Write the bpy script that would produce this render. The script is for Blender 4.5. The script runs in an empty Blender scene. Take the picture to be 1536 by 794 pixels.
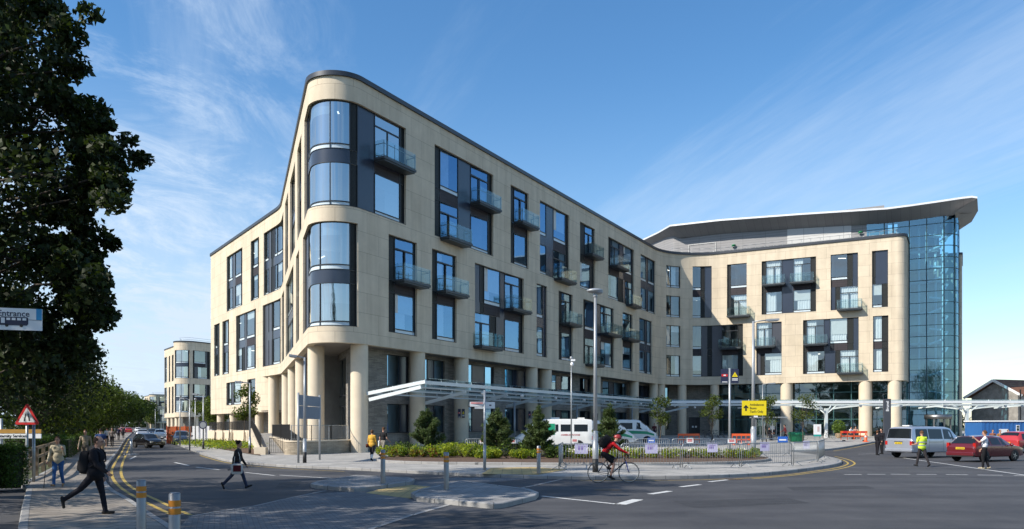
import bpy, bmesh, math, random
import numpy as np
from mathutils import Vector, Matrix, noise
from mathutils.geometry import tessellate_polygon
R = math.radians
random.seed(7)
SC = bpy.context.scene
COL = SC.collection
H, F, HY = 2.05, 1200.0, 638.0

def at(px, py, Y):
    return Vector(((px - 768) / F * Y, Y, H - (py - HY) / F * Y))

def gp(px, py, z=0.0):
    Y = F * (H - z) / (py - HY)
    return Vector(((px - 768) / F * Y, Y))

def sstep(a, b, x):
    t = min(1, max(0, (x - a) / (b - a)))
    return t * t * (3 - 2 * t)

def G(x, y):                                    # the forecourt rises gently towards the entrance
    return 0.5 * sstep(58, 97, y) * sstep(-4, 12, x)

# ------------------------------------------------------------------ materials
def new_mat(name):
    m = bpy.data.materials.new(name)
    m.use_nodes = True
    nt = m.node_tree
    for n in list(nt.nodes):
        nt.nodes.remove(n)
    out = nt.nodes.new('ShaderNodeOutputMaterial')
    return m, nt, out

def N(nt, t, **kw):
    n = nt.nodes.new(t)
    for k, v in kw.items():
        if k in n.inputs.keys() if hasattr(n.inputs, 'keys') else False:
            n.inputs[k].default_value = v
        else:
            setattr(n, k, v)
    return n

def principled(nt, out, col=(.5, .5, .5), rough=.6, metal=0., spec=.5):
    b = nt.nodes.new('ShaderNodeBsdfPrincipled')
    b.inputs['Base Color'].default_value = (*col, 1)
    b.inputs['Roughness'].default_value = rough
    b.inputs['Metallic'].default_value = metal
    b.inputs['Specular IOR Level'].default_value = spec
    nt.links.new(b.outputs[0], out.inputs[0])
    return b

def ramp(nt, src, stops):
    r = nt.nodes.new('ShaderNodeValToRGB')
    e = r.color_ramp.elements
    while len(e) > 1:
        e.remove(e[-1])
    e[0].position = stops[0][0]
    e[0].color = (*stops[0][1], 1)
    for p, c in stops[1:]:
        x = e.new(p)
        x.color = (*c, 1)
    nt.links.new(src, r.inputs[0])
    return r

def pm(name, col, rough=.6, metal=0., var=.12, scale=3., bump=0., bscale=40., spec=.5, coord='Object', coat=0.):
    """principled colour with soft noise variation, optional bump"""
    m, nt, out = new_mat(name)
    b = principled(nt, out, col, rough, metal, spec)
    if coat:
        b.inputs['Coat Weight'].default_value = coat
        b.inputs['Coat Roughness'].default_value = .05
    tc = nt.nodes.new('ShaderNodeTexCoord')
    if var:
        n = N(nt, 'ShaderNodeTexNoise')
        n.inputs['Scale'].default_value = scale
        n.inputs['Detail'].default_value = 6
        n.inputs['Roughness'].default_value = .65
        nt.links.new(tc.outputs[coord], n.inputs['Vector'])
        lo = tuple(max(0, c * (1 - var)) for c in col)
        hi = tuple(c * (1 + var) for c in col)
        r = ramp(nt, n.outputs[0], [(.3, lo), (.7, hi)])
        nt.links.new(r.outputs[0], b.inputs['Base Color'])
    if bump:
        n2 = N(nt, 'ShaderNodeTexNoise')
        n2.inputs['Scale'].default_value = bscale
        n2.inputs['Detail'].default_value = 4
        nt.links.new(tc.outputs[coord], n2.inputs['Vector'])
        bp = nt.nodes.new('ShaderNodeBump')
        bp.inputs['Strength'].default_value = bump
        bp.inputs['Distance'].default_value = .02
        nt.links.new(n2.outputs[0], bp.inputs['Height'])
        nt.links.new(bp.outputs[0], b.inputs['Normal'])
    return m

def brickmat(name, c1, c2, mortar, bw, rh, ms, rough=.8, coord='UV', offset=.5, bump=.4, var=.15, vscale=.35, rot=0., spec=.3, bias=0., streak=0.):
    m, nt, out = new_mat(name)
    b = principled(nt, out, c1, rough, 0, spec)
    tc = nt.nodes.new('ShaderNodeTexCoord')
    mp = nt.nodes.new('ShaderNodeMapping')
    mp.inputs['Rotation'].default_value = (0, 0, rot)
    nt.links.new(tc.outputs[coord], mp.inputs[0])
    br = nt.nodes.new('ShaderNodeTexBrick')
    br.offset = offset
    br.inputs['Color1'].default_value = (*c1, 1)
    br.inputs['Color2'].default_value = (*c2, 1)
    br.inputs['Mortar'].default_value = (*mortar, 1)
    br.inputs['Scale'].default_value = 1
    br.inputs['Mortar Size'].default_value = ms
    br.inputs['Mortar Smooth'].default_value = .1
    br.inputs['Bias'].default_value = bias
    br.inputs['Brick Width'].default_value = bw
    br.inputs['Row Height'].default_value = rh
    nt.links.new(mp.outputs[0], br.inputs['Vector'])
    n = N(nt, 'ShaderNodeTexNoise')
    n.inputs['Scale'].default_value = vscale
    n.inputs['Detail'].default_value = 8
    n.inputs['Roughness'].default_value = .7
    nt.links.new(mp.outputs[0], n.inputs['Vector'])
    r = ramp(nt, n.outputs[0], [(.3, (1 - var,) * 3), (.7, (1 + var,) * 3)])
    mx = nt.nodes.new('ShaderNodeMixRGB')
    mx.blend_type = 'MULTIPLY'
    mx.inputs[0].default_value = 1
    nt.links.new(br.outputs[0], mx.inputs[1])
    nt.links.new(r.outputs[0], mx.inputs[2])
    last = mx
    if streak:                                   # rain marks: noise stretched down the wall
        mp2 = nt.nodes.new('ShaderNodeMapping')
        mp2.inputs['Scale'].default_value = (1.3, .09, 1)
        nt.links.new(tc.outputs[coord], mp2.inputs[0])
        n3 = N(nt, 'ShaderNodeTexNoise')
        n3.inputs['Scale'].default_value = 1
        n3.inputs['Detail'].default_value = 5
        nt.links.new(mp2.outputs[0], n3.inputs['Vector'])
        r3 = ramp(nt, n3.outputs[0], [(.35, (1 - streak, 1 - streak * 1.05, 1 - streak * 1.15)), (.6, (1, 1, 1))])
        m3 = nt.nodes.new('ShaderNodeMixRGB')
        m3.blend_type = 'MULTIPLY'
        m3.inputs[0].default_value = 1
        nt.links.new(mx.outputs[0], m3.inputs[1])
        nt.links.new(r3.outputs[0], m3.inputs[2])
        last = m3
    nt.links.new(last.outputs[0], b.inputs['Base Color'])
    if bump:
        bp = nt.nodes.new('ShaderNodeBump')
        bp.inputs['Strength'].default_value = bump
        bp.inputs['Distance'].default_value = .01
        bp.invert = True
        nt.links.new(br.outputs['Fac'], bp.inputs['Height'])
        nt.links.new(bp.outputs[0], b.inputs['Normal'])
    return m

def glassmat(name, tint, refl=.4, gl=(.85, .93, 1.), rough=.015, wave=.0):
    """coated pane: part mirror, part tinted see-through"""
    m, nt, out = new_mat(name)
    g = N(nt, 'ShaderNodeBsdfGlossy')
    g.inputs['Color'].default_value = (*gl, 1)
    g.inputs['Roughness'].default_value = rough
    t = N(nt, 'ShaderNodeBsdfTransparent')
    t.inputs['Color'].default_value = (*tint, 1)
    lw = N(nt, 'ShaderNodeLayerWeight')
    fr = N(nt, 'ShaderNodeMath')
    fr.operation = 'POWER'
    fr.inputs[1].default_value = 4.5
    nt.links.new(lw.outputs['Facing'], fr.inputs[0])
    mr = N(nt, 'ShaderNodeMapRange')
    mr.inputs['From Min'].default_value = 0
    mr.inputs['From Max'].default_value = 1
    mr.inputs['To Min'].default_value = refl
    mr.inputs['To Max'].default_value = 1
    nt.links.new(fr.outputs[0], mr.inputs[0])
    mx = N(nt, 'ShaderNodeMixShader')
    nt.links.new(mr.outputs[0], mx.inputs[0])
    nt.links.new(t.outputs[0], mx.inputs[1])
    nt.links.new(g.outputs[0], mx.inputs[2])
    nt.links.new(mx.outputs[0], out.inputs[0])
    if wave:
        tc = N(nt, 'ShaderNodeTexCoord')
        n = N(nt, 'ShaderNodeTexNoise')
        n.inputs['Scale'].default_value = .6
        n.inputs['Detail'].default_value = 1
        nt.links.new(tc.outputs['Object'], n.inputs['Vector'])
        bp = N(nt, 'ShaderNodeBump')
        bp.inputs['Strength'].default_value = wave
        bp.inputs['Distance'].default_value = .05
        nt.links.new(n.outputs[0], bp.inputs['Height'])
        nt.links.new(bp.outputs[0], g.inputs['Normal'])
    return m

def leafmat(name, col, var=.5, trans=.35):
    m, nt, out = new_mat(name)
    d = N(nt, 'ShaderNodeBsdfPrincipled')
    d.inputs['Roughness'].default_value = .55
    d.inputs['Specular IOR Level'].default_value = .25
    t = N(nt, 'ShaderNodeBsdfTranslucent')
    geo = N(nt, 'ShaderNodeNewGeometry')
    lo = tuple(c * (1 - var) for c in col)
    hi = tuple(c * (1 + var) for c in col)
    r = ramp(nt, geo.outputs['Random Per Island'], [(0, lo), (1, hi)])
    nt.links.new(r.outputs[0], d.inputs['Base Color'])
    m2 = N(nt, 'ShaderNodeMixRGB')
    m2.blend_type = 'MULTIPLY'
    m2.inputs[0].default_value = 1
    m2.inputs[2].default_value = (1.5, 1.6, .6, 1)
    nt.links.new(r.outputs[0], m2.inputs[1])
    nt.links.new(m2.outputs[0], t.inputs['Color'])
    mx = N(nt, 'ShaderNodeMixShader')
    mx.inputs[0].default_value = trans
    nt.links.new(d.outputs[0], mx.inputs[1])
    nt.links.new(t.outputs[0], mx.inputs[2])
    nt.links.new(mx.outputs[0], out.inputs[0])
    return m

def emit(name, col, s):
    m, nt, out = new_mat(name)
    e = N(nt, 'ShaderNodeEmission')
    e.inputs[0].default_value = (*col, 1)
    e.inputs[1].default_value = s
    nt.links.new(e.outputs[0], out.inputs[0])
    return m

STONE = brickmat('pale_stone_cladding', (.655, .56, .425), (.62, .527, .395), (.33, .27, .20), 2.6, 1.42, .012, rough=.75, var=.11, vscale=.45, bump=.12, streak=.13)
STONE_RND = pm('pale_stone', (.645, .55, .415), .75, var=.07, scale=1.2, bump=.05)
SLATE = brickmat('grey_stone_courses', (.31, .285, .245), (.20, .183, .158), (.12, .11, .098), .62, .085, .008, rough=.85, var=.25, vscale=.8)
BUFFWALL = brickmat('buff_stone_courses', (.40, .34, .255), (.29, .245, .185), (.17, .145, .11), .55, .1, .007, rough=.85, var=.2, vscale=.8)
FRAME = pm('dark_frame_metal', (.022, .025, .03), .4, .2, var=.1)
PANEL = pm('navy_panel', (.028, .038, .062), .25, 0, var=.1, scale=.6, spec=.6)
PANELG = pm('grey_panel', (.055, .06, .075), .35, 0, var=.1, scale=.6)
BROWN = brickmat('brown_spandrel', (.042, .034, .038), (.036, .03, .034), (.012, .01, .012), 1.3, .26, .012, rough=.6, bump=.3, offset=0.)
LOUVRE = brickmat('black_louvre', (.028, .033, .032), (.024, .028, .028), (.004, .004, .004), 9., .085, .022, rough=.5, bump=.6, offset=0.)
STRIP = pm('pale_sill_glass', (.60, .68, .72), .15, 0, var=.05, spec=.7)
PANE = glassmat("coated_window_glass", (.66, .76, .82), .36, (.36, .62, .92), wave=.06)
PANE_G = glassmat('mirrored_front_glass', (.3, .4, .46), .66, (.36, .62, .92), wave=.06)
PANE_L = glassmat('clear_window_glass', (.84, .91, .92), .22, (.85, .94, 1.), wave=.06)
PANE_CURVE = glassmat('curved_window_glass', (.45, .56, .62), .50, (.9, .97, 1.), rough=.02)
TOWERGLASS = glassmat("teal_tower_glass", (.46, .78, .90), .24, (.52, .82, 1.), wave=.1)
ENTGLASS = glassmat('dark_entrance_glass', (.28, .42, .42), .2, (.75, .9, .95), wave=.08)
CLEAR = glassmat('clear_balcony_glass', (.80, .88, .87), .10, (.72, .88, .92))
CARGLASS = glassmat('vehicle_glass', (.22, .26, .26), .12)
ROOMWALL = pm('room_wall', (.30, .30, .30), .9, var=.2, scale=.7)
ROOMCEIL = pm('room_ceiling', (.6, .6, .58), .9, var=.05)
CURTAIN = pm('curtain_fabric', (.72, .74, .74), .9, var=.08, scale=2)
BALMETAL = pm('balcony_metal', (.055, .065, .072), .45, .3, var=.1)
BALRAIL = pm('balcony_rail_metal', (.15, .20, .21), .35, .5, var=.1)
COPING = pm('dark_coping_metal', (.05, .055, .065), .4, .4, var=.1)
SOFFIT = pm('grey_soffit', (.20, .18, .16), .6, var=.1)
CANOPYM = pm('canopy_grey_white_steel', (.60, .65, .66), .35, var=.05, spec=.6)
BLIND = pm('pale_blind', (.62, .63, .60), .8, var=.06)
ROOMLIGHT = emit('room_light_tube', (1., .93, .8), 2.2)
WHITEM = pm('white_painted_steel', (.78, .79, .79), .35, var=.05, spec=.6)
GREYCLAD = brickmat('grey_cladding', (.29, .285, .29), (.27, .265, .27), (.16, .16, .165), 3.2, .36, .02, rough=.5, bump=.3, offset=0., var=.06)
PALECLAD = brickmat('pale_louvre_cladding', (.56, .56, .55), (.52, .52, .515), (.3, .3, .3), 2.6, 1.9, .03, rough=.5, bump=.2, offset=0., var=.04)
ROOFEDGE = pm('pale_roof_edge', (.66, .67, .68), .4, .2, var=.05)
ROOFGREY = brickmat('grey_roof_soffit', (.36, .355, .36), (.33, .325, .33), (.22, .22, .22), 1.1, 2.4, .02, rough=.6, bump=.2, offset=0., var=.05)
GALV = pm('galvanised_steel', (.33, .35, .36), .45, .7, var=.15, scale=6)
STAINLESS = pm('stainless_steel', (.24, .24, .245), .42, .9, var=.12)
LAMPGREY = pm('pale_grey_post_paint', (.33, .35, .37), .4, .3, var=.06)
BLACK = pm('matt_black', (.012, .012, .013), .6, var=.1)
RUBBER = pm('tyre_rubber', (.015, .015, .016), .8, var=.1)
YELLOW = pm('sign_yellow', (.80, .62, .008), .5, var=.02)
TACTILE = brickmat('buff_tactile_paving', (.46, .34, .15), (.42, .31, .14), (.26, .2, .1), .4, .4, .012, coord='Object', offset=0., var=.25, vscale=1.)
ORANGE = pm('orange_plastic', (.75, .11, .025), .5, var=.1)
GREENP = pm('green_plastic', (.02, .20, .085), .5, var=.08)
BLUEP = pm('blue_paint', (.03, .13, .36), .5, var=.1, scale=1.)
SIGNBLUE = pm('sign_blue', (.02, .12, .50), .4, var=.03)
WHITEP = pm('white_sign_face', (.80, .80, .80), .4, var=.02)
NAVYP = pm('sign_navy', (.02, .025, .06), .5, var=.03)
REDP = pm('sign_red', (.60, .02, .02), .45, var=.03)
WOOD = pm('weathered_timber', (.24, .17, .10), .8, var=.3, scale=8, bump=.3)
BARK = pm('bark', (.075, .06, .045), .9, var=.4, scale=9, bump=.6)

# ------------------------------------------------------------------ mesh builder
class MB:
    def __init__(self):
        self.v, self.f, self.m, self.s, self.uv = [], [], [], [], []
        self.hasuv = False

    def add(self, vs, fs, m=0, smooth=False, uvs=None):
        b = len(self.v)
        self.v.extend([tuple(p) for p in vs])
        for i, f in enumerate(fs):
            self.f.append(tuple(b + k for k in f))
            self.m.append(m)
            self.s.append(smooth)
            if uvs is not None:
                self.hasuv = True
                self.uv.append([uvs[k] for k in f])
            else:
                self.uv.append(None)

    def box(self, c, size, rz=0., m=0, rot=None):
        x, y, z = (s / 2 for s in size)
        M = rot if rot is not None else Matrix.Rotation(rz, 3, 'Z')
        c = Vector(c)
        vs = [c + M @ Vector((sx * x, sy * y, sz * z)) for sz in (-1, 1) for sy in (-1, 1) for sx in (-1, 1)]
        self.add(vs, [(0, 2, 3, 1), (4, 5, 7, 6), (0, 1, 5, 4), (2, 6, 7, 3), (0, 4, 6, 2), (1, 3, 7, 5)], m)

    def beam(self, a, b, w, h, m=0, up=(0, 0, 1)):
        a, b = Vector(a), Vector(b)
        d = b - a
        L = d.length
        d.normalize()
        upv = Vector(up)
        s = d.cross(upv)
        if s.length < 1e-4:
            s = d.cross(Vector((1, 0, 0)))
        s.normalize()
        t = s.cross(d)
        M = Matrix((d, s, t)).transposed()
        self.box((a + b) / 2, (L, w, h), m=m, rot=M)

    def tube(self, pts, r, n=8, m=0, cap=True, closed=False, smooth=True):
        pts = [Vector(p) for p in pts]
        k = len(pts)
        rs = r if isinstance(r, (list, tuple)) else [r] * k
        vs, fs = [], []
        prev = None
        for i, p in enumerate(pts):
            if closed:
                d = pts[(i + 1) % k] - pts[i - 1]
            else:
                d = pts[min(i + 1, k - 1)] - pts[max(i - 1, 0)]
            if d.length < 1e-9:
                d = Vector((0, 0, 1))
            d.normalize()
            if prev is None:
                a = d.cross(Vector((0, 0, 1)))
                if a.length < .05:
                    a = d.cross(Vector((1, 0, 0)))
            else:
                a = prev - d * prev.dot(d)
                if a.length < 1e-6:
                    a = d.cross(Vector((1, 0, 0)))
            a.normalize()
            prev = a
            bvec = d.cross(a)
            for j in range(n):
                an = 2 * math.pi * j / n
                vs.append(p + (a * math.cos(an) + bvec * math.sin(an)) * rs[i])
        for i in range(k if closed else k - 1):
            i2 = (i + 1) % k
            for j in range(n):
                j2 = (j + 1) % n
                fs.append((i * n + j, i * n + j2, i2 * n + j2, i2 * n + j))
        self.add(vs, fs, m, smooth)
        if cap and not closed:
            b = len(self.v) - len(vs)
            self.f.append(tuple(b + j for j in range(n))[::-1]); self.m.append(m); self.s.append(False); self.uv.append(None)
            self.f.append(tuple(b + (k - 1) * n + j for j in range(n))); self.m.append(m); self.s.append(False); self.uv.append(None)

    def lathe(self, prof, c=(0, 0, 0), n=24, m=0, axis='Z', smooth=True, sub=None):
        c = Vector(c)
        vs, fs = [], []
        for r, z in prof:
            for j in range(n):
                a = 2 * math.pi * j / n
                if axis == 'Z':
                    p = Vector((r * math.cos(a), r * math.sin(a), z))
                elif axis == 'Y':
                    p = Vector((r * math.cos(a), z, r * math.sin(a)))
                else:
                    p = Vector((z, r * math.cos(a), r * math.sin(a)))
                vs.append(c + p)
        for i in range(len(prof) - 1):
            for j in range(n):
                j2 = (j + 1) % n
                fs.append((i * n + j, i * n + j2, (i + 1) * n + j2, (i + 1) * n + j))
        self.add(vs, fs, m, smooth)

    def ell(self, c, r, rot=None, m=0, seg=12, rings=8):
        M = rot if rot is not None else Matrix.Identity(3)
        c = Vector(c)
        vs, fs = [], []
        for i in range(rings + 1):
            th = math.pi * i / rings
            for j in range(seg):
                ph = 2 * math.pi * j / seg
                vs.append(c + M @ Vector((r[0] * math.sin(th) * math.cos(ph), r[1] * math.sin(th) * math.sin(ph), r[2] * math.cos(th))))
        for i in range(rings):
            for j in range(seg):
                j2 = (j + 1) % seg
                fs.append((i * seg + j, (i + 1) * seg + j, (i + 1) * seg + j2, i * seg + j2))
        self.add(vs, fs, m, True)

    def prism(self, poly, z0, z1, m=0):
        n = len(poly)
        vs = [(p[0], p[1], z0) for p in poly] + [(p[0], p[1], z1) for p in poly]
        fs = [(i, (i + 1) % n, n + (i + 1) % n, n + i) for i in range(n)]
        tris = tessellate_polygon([[Vector((p[0], p[1], 0)) for p in poly]])
        for t in tris:
            a, b, c = (Vector((poly[k][0], poly[k][1])) for k in t)
            ccw = (b - a).cross(c - a) > 0
            t = t if ccw else t[::-1]
            fs.append(tuple(n + k for k in t))
            fs.append(tuple(t[::-1]))
        self.add(vs, fs, m)

    def extrude(self, poly, M, d0, d1, m=0):
        """poly in the local xy plane of matrix M (4x4), thickness along local z"""
        b = MB()
        b.prism(poly, d0, d1, m)
        self.add([M @ Vector(p) for p in b.v], b.f, m)

    def quad(self, pts, m=0, uvs=None):
        self.add(pts, [tuple(range(len(pts)))], m, False, uvs)

    def build(self, name, mats, parent=None, world=False, loc=None):
        me = bpy.data.meshes.new(name)
        me.from_pydata(self.v, [], self.f)
        if not isinstance(mats, (list, tuple)):
            mats = [mats]
        for mm in mats:
            me.materials.append(mm)
        if len(mats) > 1:
            me.polygons.foreach_set('material_index', self.m)
        me.polygons.foreach_set('use_smooth', self.s)
        if self.hasuv:
            l = me.uv_layers.new(name='UVMap')
            flat = []
            for f, u in zip(self.f, self.uv):
                if u is None:
                    flat.extend([0.0] * (2 * len(f)))
                else:
                    for q in u:
                        flat.extend(q)
            l.data.foreach_set('uv', flat)
        me.update()
        o = bpy.data.objects.new(name, me)
        COL.objects.link(o)
        if parent is not None:
            o.parent = parent
            if world:
                o.location = -WORLDLOC(parent)
        if loc is not None:
            o.location = loc
        return o

def WORLDLOC(o):
    p = Vector((0, 0, 0))
    while o is not None:
        p = p + o.location
        o = o.parent
    return p

def tag(o, label=None, cat=None, group=None, kind=None):
    if label: o['label'] = label
    if cat: o['category'] = cat
    if group: o['group'] = group
    if kind: o['kind'] = kind
    return o

def thing(name, label, cat, loc=(0, 0, 0), rz=0., group=None):
    o = bpy.data.objects.new(name, None)
    o.empty_display_size = .2
    COL.objects.link(o)
    o.location = loc
    o.rotation_euler = (0, 0, rz)
    return tag(o, label, cat, group)

def dup(root, loc, rz=0., label=None, scale=None):
    def cp(o, par):
        c = o.copy()
        COL.objects.link(c)
        c.parent = par
        for ch in list(o.children):
            cp(ch, c)
        return c
    r = cp(root, None)
    r.location = loc
    r.rotation_euler = (0, 0, rz)
    if scale is not None:
        r.scale = (scale,) * 3 if not isinstance(scale, tuple) else scale
    if label:
        r['label'] = label
    return r

def text_mesh(mb, s, size, M, m=0, depth=.004, align='CENTER', bold=0.0, sx=1.):
    """lettering as solid mesh on plane M (local x right, y up, z out)"""
    cu = bpy.data.curves.new('lettering', 'FONT')
    cu.body = s
    cu.size = size
    cu.align_x = align
    cu.align_y = 'CENTER'
    cu.extrude = depth
    cu.offset = bold
    cu.resolution_u = 2
    ob = bpy.data.objects.new('lettering', cu)
    COL.objects.link(ob)
    dg = bpy.context.evaluated_depsgraph_get()
    me = bpy.data.meshes.new_from_object(ob.evaluated_get(dg))
    vs = [M @ Vector((v.co.x * sx, v.co.y, v.co.z)) for v in me.vertices]
    fs = [tuple(p.vertices) for p in me.polygons]
    mb.add(vs, fs, m)
    bpy.data.objects.remove(ob)
    bpy.data.curves.remove(cu)
    bpy.data.meshes.remove(me)

def plane_M(o, xdir, up=(0, 0, 1)):
    x = Vector(xdir).normalized()
    y = Vector(up).normalized()
    z = x.cross(y).normalized()
    M = Matrix((x, y, z)).transposed().to_4x4()
    M.translation = Vector(o)
    return M

# ------------------------------------------------------------------ plan paths
class Path:
    def __init__(self, verts, step=4.):
        """verts: (x, y, fillet radius)"""
        P = []
        n = len(verts)
        for i, (x, y, r) in enumerate(verts):
            p = Vector((x, y))
            if r <= 0 or i in (0, n - 1):
                P.append(p)
                continue
            a = (Vector(verts[i - 1][:2]) - p).normalized()
            b = (Vector(verts[i + 1][:2]) - p).normalized()
            half = a.angle(b) / 2
            T = r / math.tan(half)
            t0, t1 = p + a * T, p + b * T
            c = p + (a + b).normalized() * (r / math.sin(half))
            a0, a1 = t0 - c, t1 - c
            tot = a0.angle_signed(a1)            # mathutils: clockwise positive
            k = max(3, int(abs(math.degrees(tot)) / step))
            for j in range(k + 1):
                an = -tot * j / k
                P.append(c + Vector((a0.x * math.cos(an) - a0.y * math.sin(an), a0.x * math.sin(an) + a0.y * math.cos(an))))
        self.p = P
        self.s = [0.]
        for a, b in zip(P, P[1:]):
            self.s.append(self.s[-1] + (b - a).length)
        sn = []
        for a, b in zip(P, P[1:]):
            d = (b - a).normalized()
            sn.append(Vector((d.y, -d.x)))
        self.vn = []
        for i in range(len(P)):
            if i == 0: q = sn[0]
            elif i == len(P) - 1: q = sn[-1]
            else:
                q = sn[i - 1] + sn[i]
                q = q / max(.2, q.length_squared) * 2
            self.vn.append(q)
        self.L = self.s[-1]

    def seg(self, s):
        lo, hi = 0, len(self.s) - 2
        while lo < hi:
            mid = (lo + hi + 1) // 2
            if self.s[mid] <= s: lo = mid
            else: hi = mid - 1
        return lo

    def pt(self, s, d=0., z=0.):
        i = self.seg(s)
        L = self.s[i + 1] - self.s[i]
        t = (s - self.s[i]) / L if L else 0
        p = self.p[i].lerp(self.p[i + 1], t)
        n = self.vn[i].lerp(self.vn[i + 1], t)
        q = p - n * d
        return Vector((q.x, q.y, z))

    def nrm(self, s):
        i = self.seg(s)
        d = (self.p[i + 1] - self.p[i]).normalized()
        return Vector((d.y, -d.x, 0))

    def nodes(self, s0, s1):
        return [s0] + [q for q in self.s if s0 + 1e-3 < q < s1 - 1e-3] + [s1]

    def px(self, px, d=0., lo=None, hi=None):
        k = (px - 768) / F
        best = None
        ss = self.nodes(lo if lo is not None else 0, hi if hi is not None else self.L)
        prev = None
        for s in ss:
            q = self.pt(s, d)
            g = q.x - k * q.y
            if prev is not None and prev[1] * g <= 0 and prev[1] != g:
                t = prev[1] / (prev[1] - g)
                sv = prev[0] + (s - prev[0]) * t
                qq = self.pt(sv, d)
                if qq.y > 1 and (best is None or qq.y < best[1]):
                    best = (sv, qq.y)
            prev = (s, g)
        assert best is not None, px
        return best[0]

def fbox(mb, path, s0, s1, z0, z1, d0, d1, m=0):
    """block following the plan path: depth d0 (outer) to d1 (inner)"""
    ss = path.nodes(s0, s1)
    vs, uv = [], []
    for s in ss:
        for d, z in ((d0, z0), (d0, z1), (d1, z1), (d1, z0)):
            vs.append(path.pt(s, d, z))
    k = len(ss)
    # separate faces so that uv can run along the wall
    for i in range(k - 1):
        a, b = i * 4, (i + 1) * 4
        sa, sb = ss[i], ss[i + 1]
        mb.add([vs[a], vs[b], vs[b + 1], vs[a + 1]], [(0, 1, 2, 3)], m, False, [(sa, z0), (sb, z0), (sb, z1), (sa, z1)])
        mb.add([vs[a + 3], vs[a + 2], vs[b + 2], vs[b + 3]], [(0, 1, 2, 3)], m, False, [(sa, z0), (sa, z1), (sb, z1), (sb, z0)])
        mb.add([vs[a + 1], vs[b + 1], vs[b + 2], vs[a + 2]], [(0, 1, 2, 3)], m, False, [(sa, d0), (sb, d0), (sb, d1), (sa, d1)])
        mb.add([vs[a], vs[a + 3], vs[b + 3], vs[b]], [(0, 1, 2, 3)], m, False, [(sa, d0), (sa, d1), (sb, d1), (sb, d0)])
    mb.add(vs[:4], [(0, 1, 2, 3)], m, False, [(d0, z0), (d0, z1), (d1, z1), (d1, z0)])
    mb.add(vs[-4:], [(3, 2, 1, 0)], m, False, [(d0, z0), (d0, z1), (d1, z1), (d1, z0)])

def fsheet(mb, path, s0, s1, z0, z1, d, m=0, smooth=True):
    ss = path.nodes(s0, s1)
    vs = [path.pt(s, d, z) for s in ss for z in (z0, z1)]
    uv = [(s, z) for s in ss for z in (z0, z1)]
    mb.add(vs, [(2 * i, 2 * i + 2, 2 * i + 3, 2 * i + 1) for i in range(len(ss) - 1)], m, smooth, uv)

def psheet(mb, path, s0, s1, z0, z1, d0, d1):
    vs = [path.pt(s0, d0, z0), path.pt(s1, d1, z0), path.pt(s1, d1, z1), path.pt(s0, d0, z1)]
    mb.add(vs, [(0, 1, 2, 3)], 0, False, [(s0, z0), (s1, z0), (s1, z1), (s0, z1)])

def wall_grid(mb, path, s0, s1, z0, z1, ops, reveal, m=0, d=0.):
    """outer skin with rectangular openings cut out and reveals turned inwards"""
    sc = set(path.nodes(s0, s1))
    zc = {z0, z1}
    for a, b, c, e in ops:
        sc.update((a, b)); zc.update((c, e))
    ss = sorted(q for q in sc if s0 <= q <= s1)
    ss = [q for i, q in enumerate(ss) if i == 0 or q - ss[i - 1] > 1e-4]
    zs = sorted(zc)
    zs = [q for i, q in enumerate(zs) if i == 0 or q - zs[i - 1] > 1e-4]
    vs = [path.pt(s, d, z) for s in ss for z in zs]
    uv = [(s, z) for s in ss for z in zs]
    nz = len(zs)
    fs = []
    for i in range(len(ss) - 1):
        cs = (ss[i] + ss[i + 1]) / 2
        for j in range(nz - 1):
            cz = (zs[j] + zs[j + 1]) / 2
            if any(a < cs < b and c < cz < e for a, b, c, e in ops):
                continue
            fs.append((i * nz + j, (i + 1) * nz + j, (i + 1) * nz + j + 1, i * nz + j + 1))
    mb.add(vs, fs, m, True, uv)
    for a, b, c, e in ops:
        A0, A1 = path.pt(a, d, c), path.pt(a, d, e)
        A2, A3 = path.pt(a, d + reveal, e), path.pt(a, d + reveal, c)
        mb.add([A0, A1, A2, A3], [(3, 2, 1, 0)], m, False, [(0, c), (0, e), (reveal, e), (reveal, c)])
        B0, B1 = path.pt(b, d, c), path.pt(b, d, e)
        B2, B3 = path.pt(b, d + reveal, e), path.pt(b, d + reveal, c)
        mb.add([B0, B1, B2, B3], [(0, 1, 2, 3)], m, False, [(0, c), (0, e), (reveal, e), (reveal, c)])
        nn = path.nodes(a, b)
        for q0, q1 in zip(nn, nn[1:]):
            mb.add([path.pt(q0, d, e), path.pt(q1, d, e), path.pt(q1, d + reveal, e), path.pt(q0, d + reveal, e)], [(0, 1, 2, 3)], m, False, [(q0, 0), (q1, 0), (q1, reveal), (q0, reveal)])
            mb.add([path.pt(q0, d, c), path.pt(q1, d, c), path.pt(q1, d + reveal, c), path.pt(q0, d + reveal, c)], [(3, 2, 1, 0)], m, False, [(q0, 0), (q1, 0), (q1, reveal), (q0, reveal)])
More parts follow.
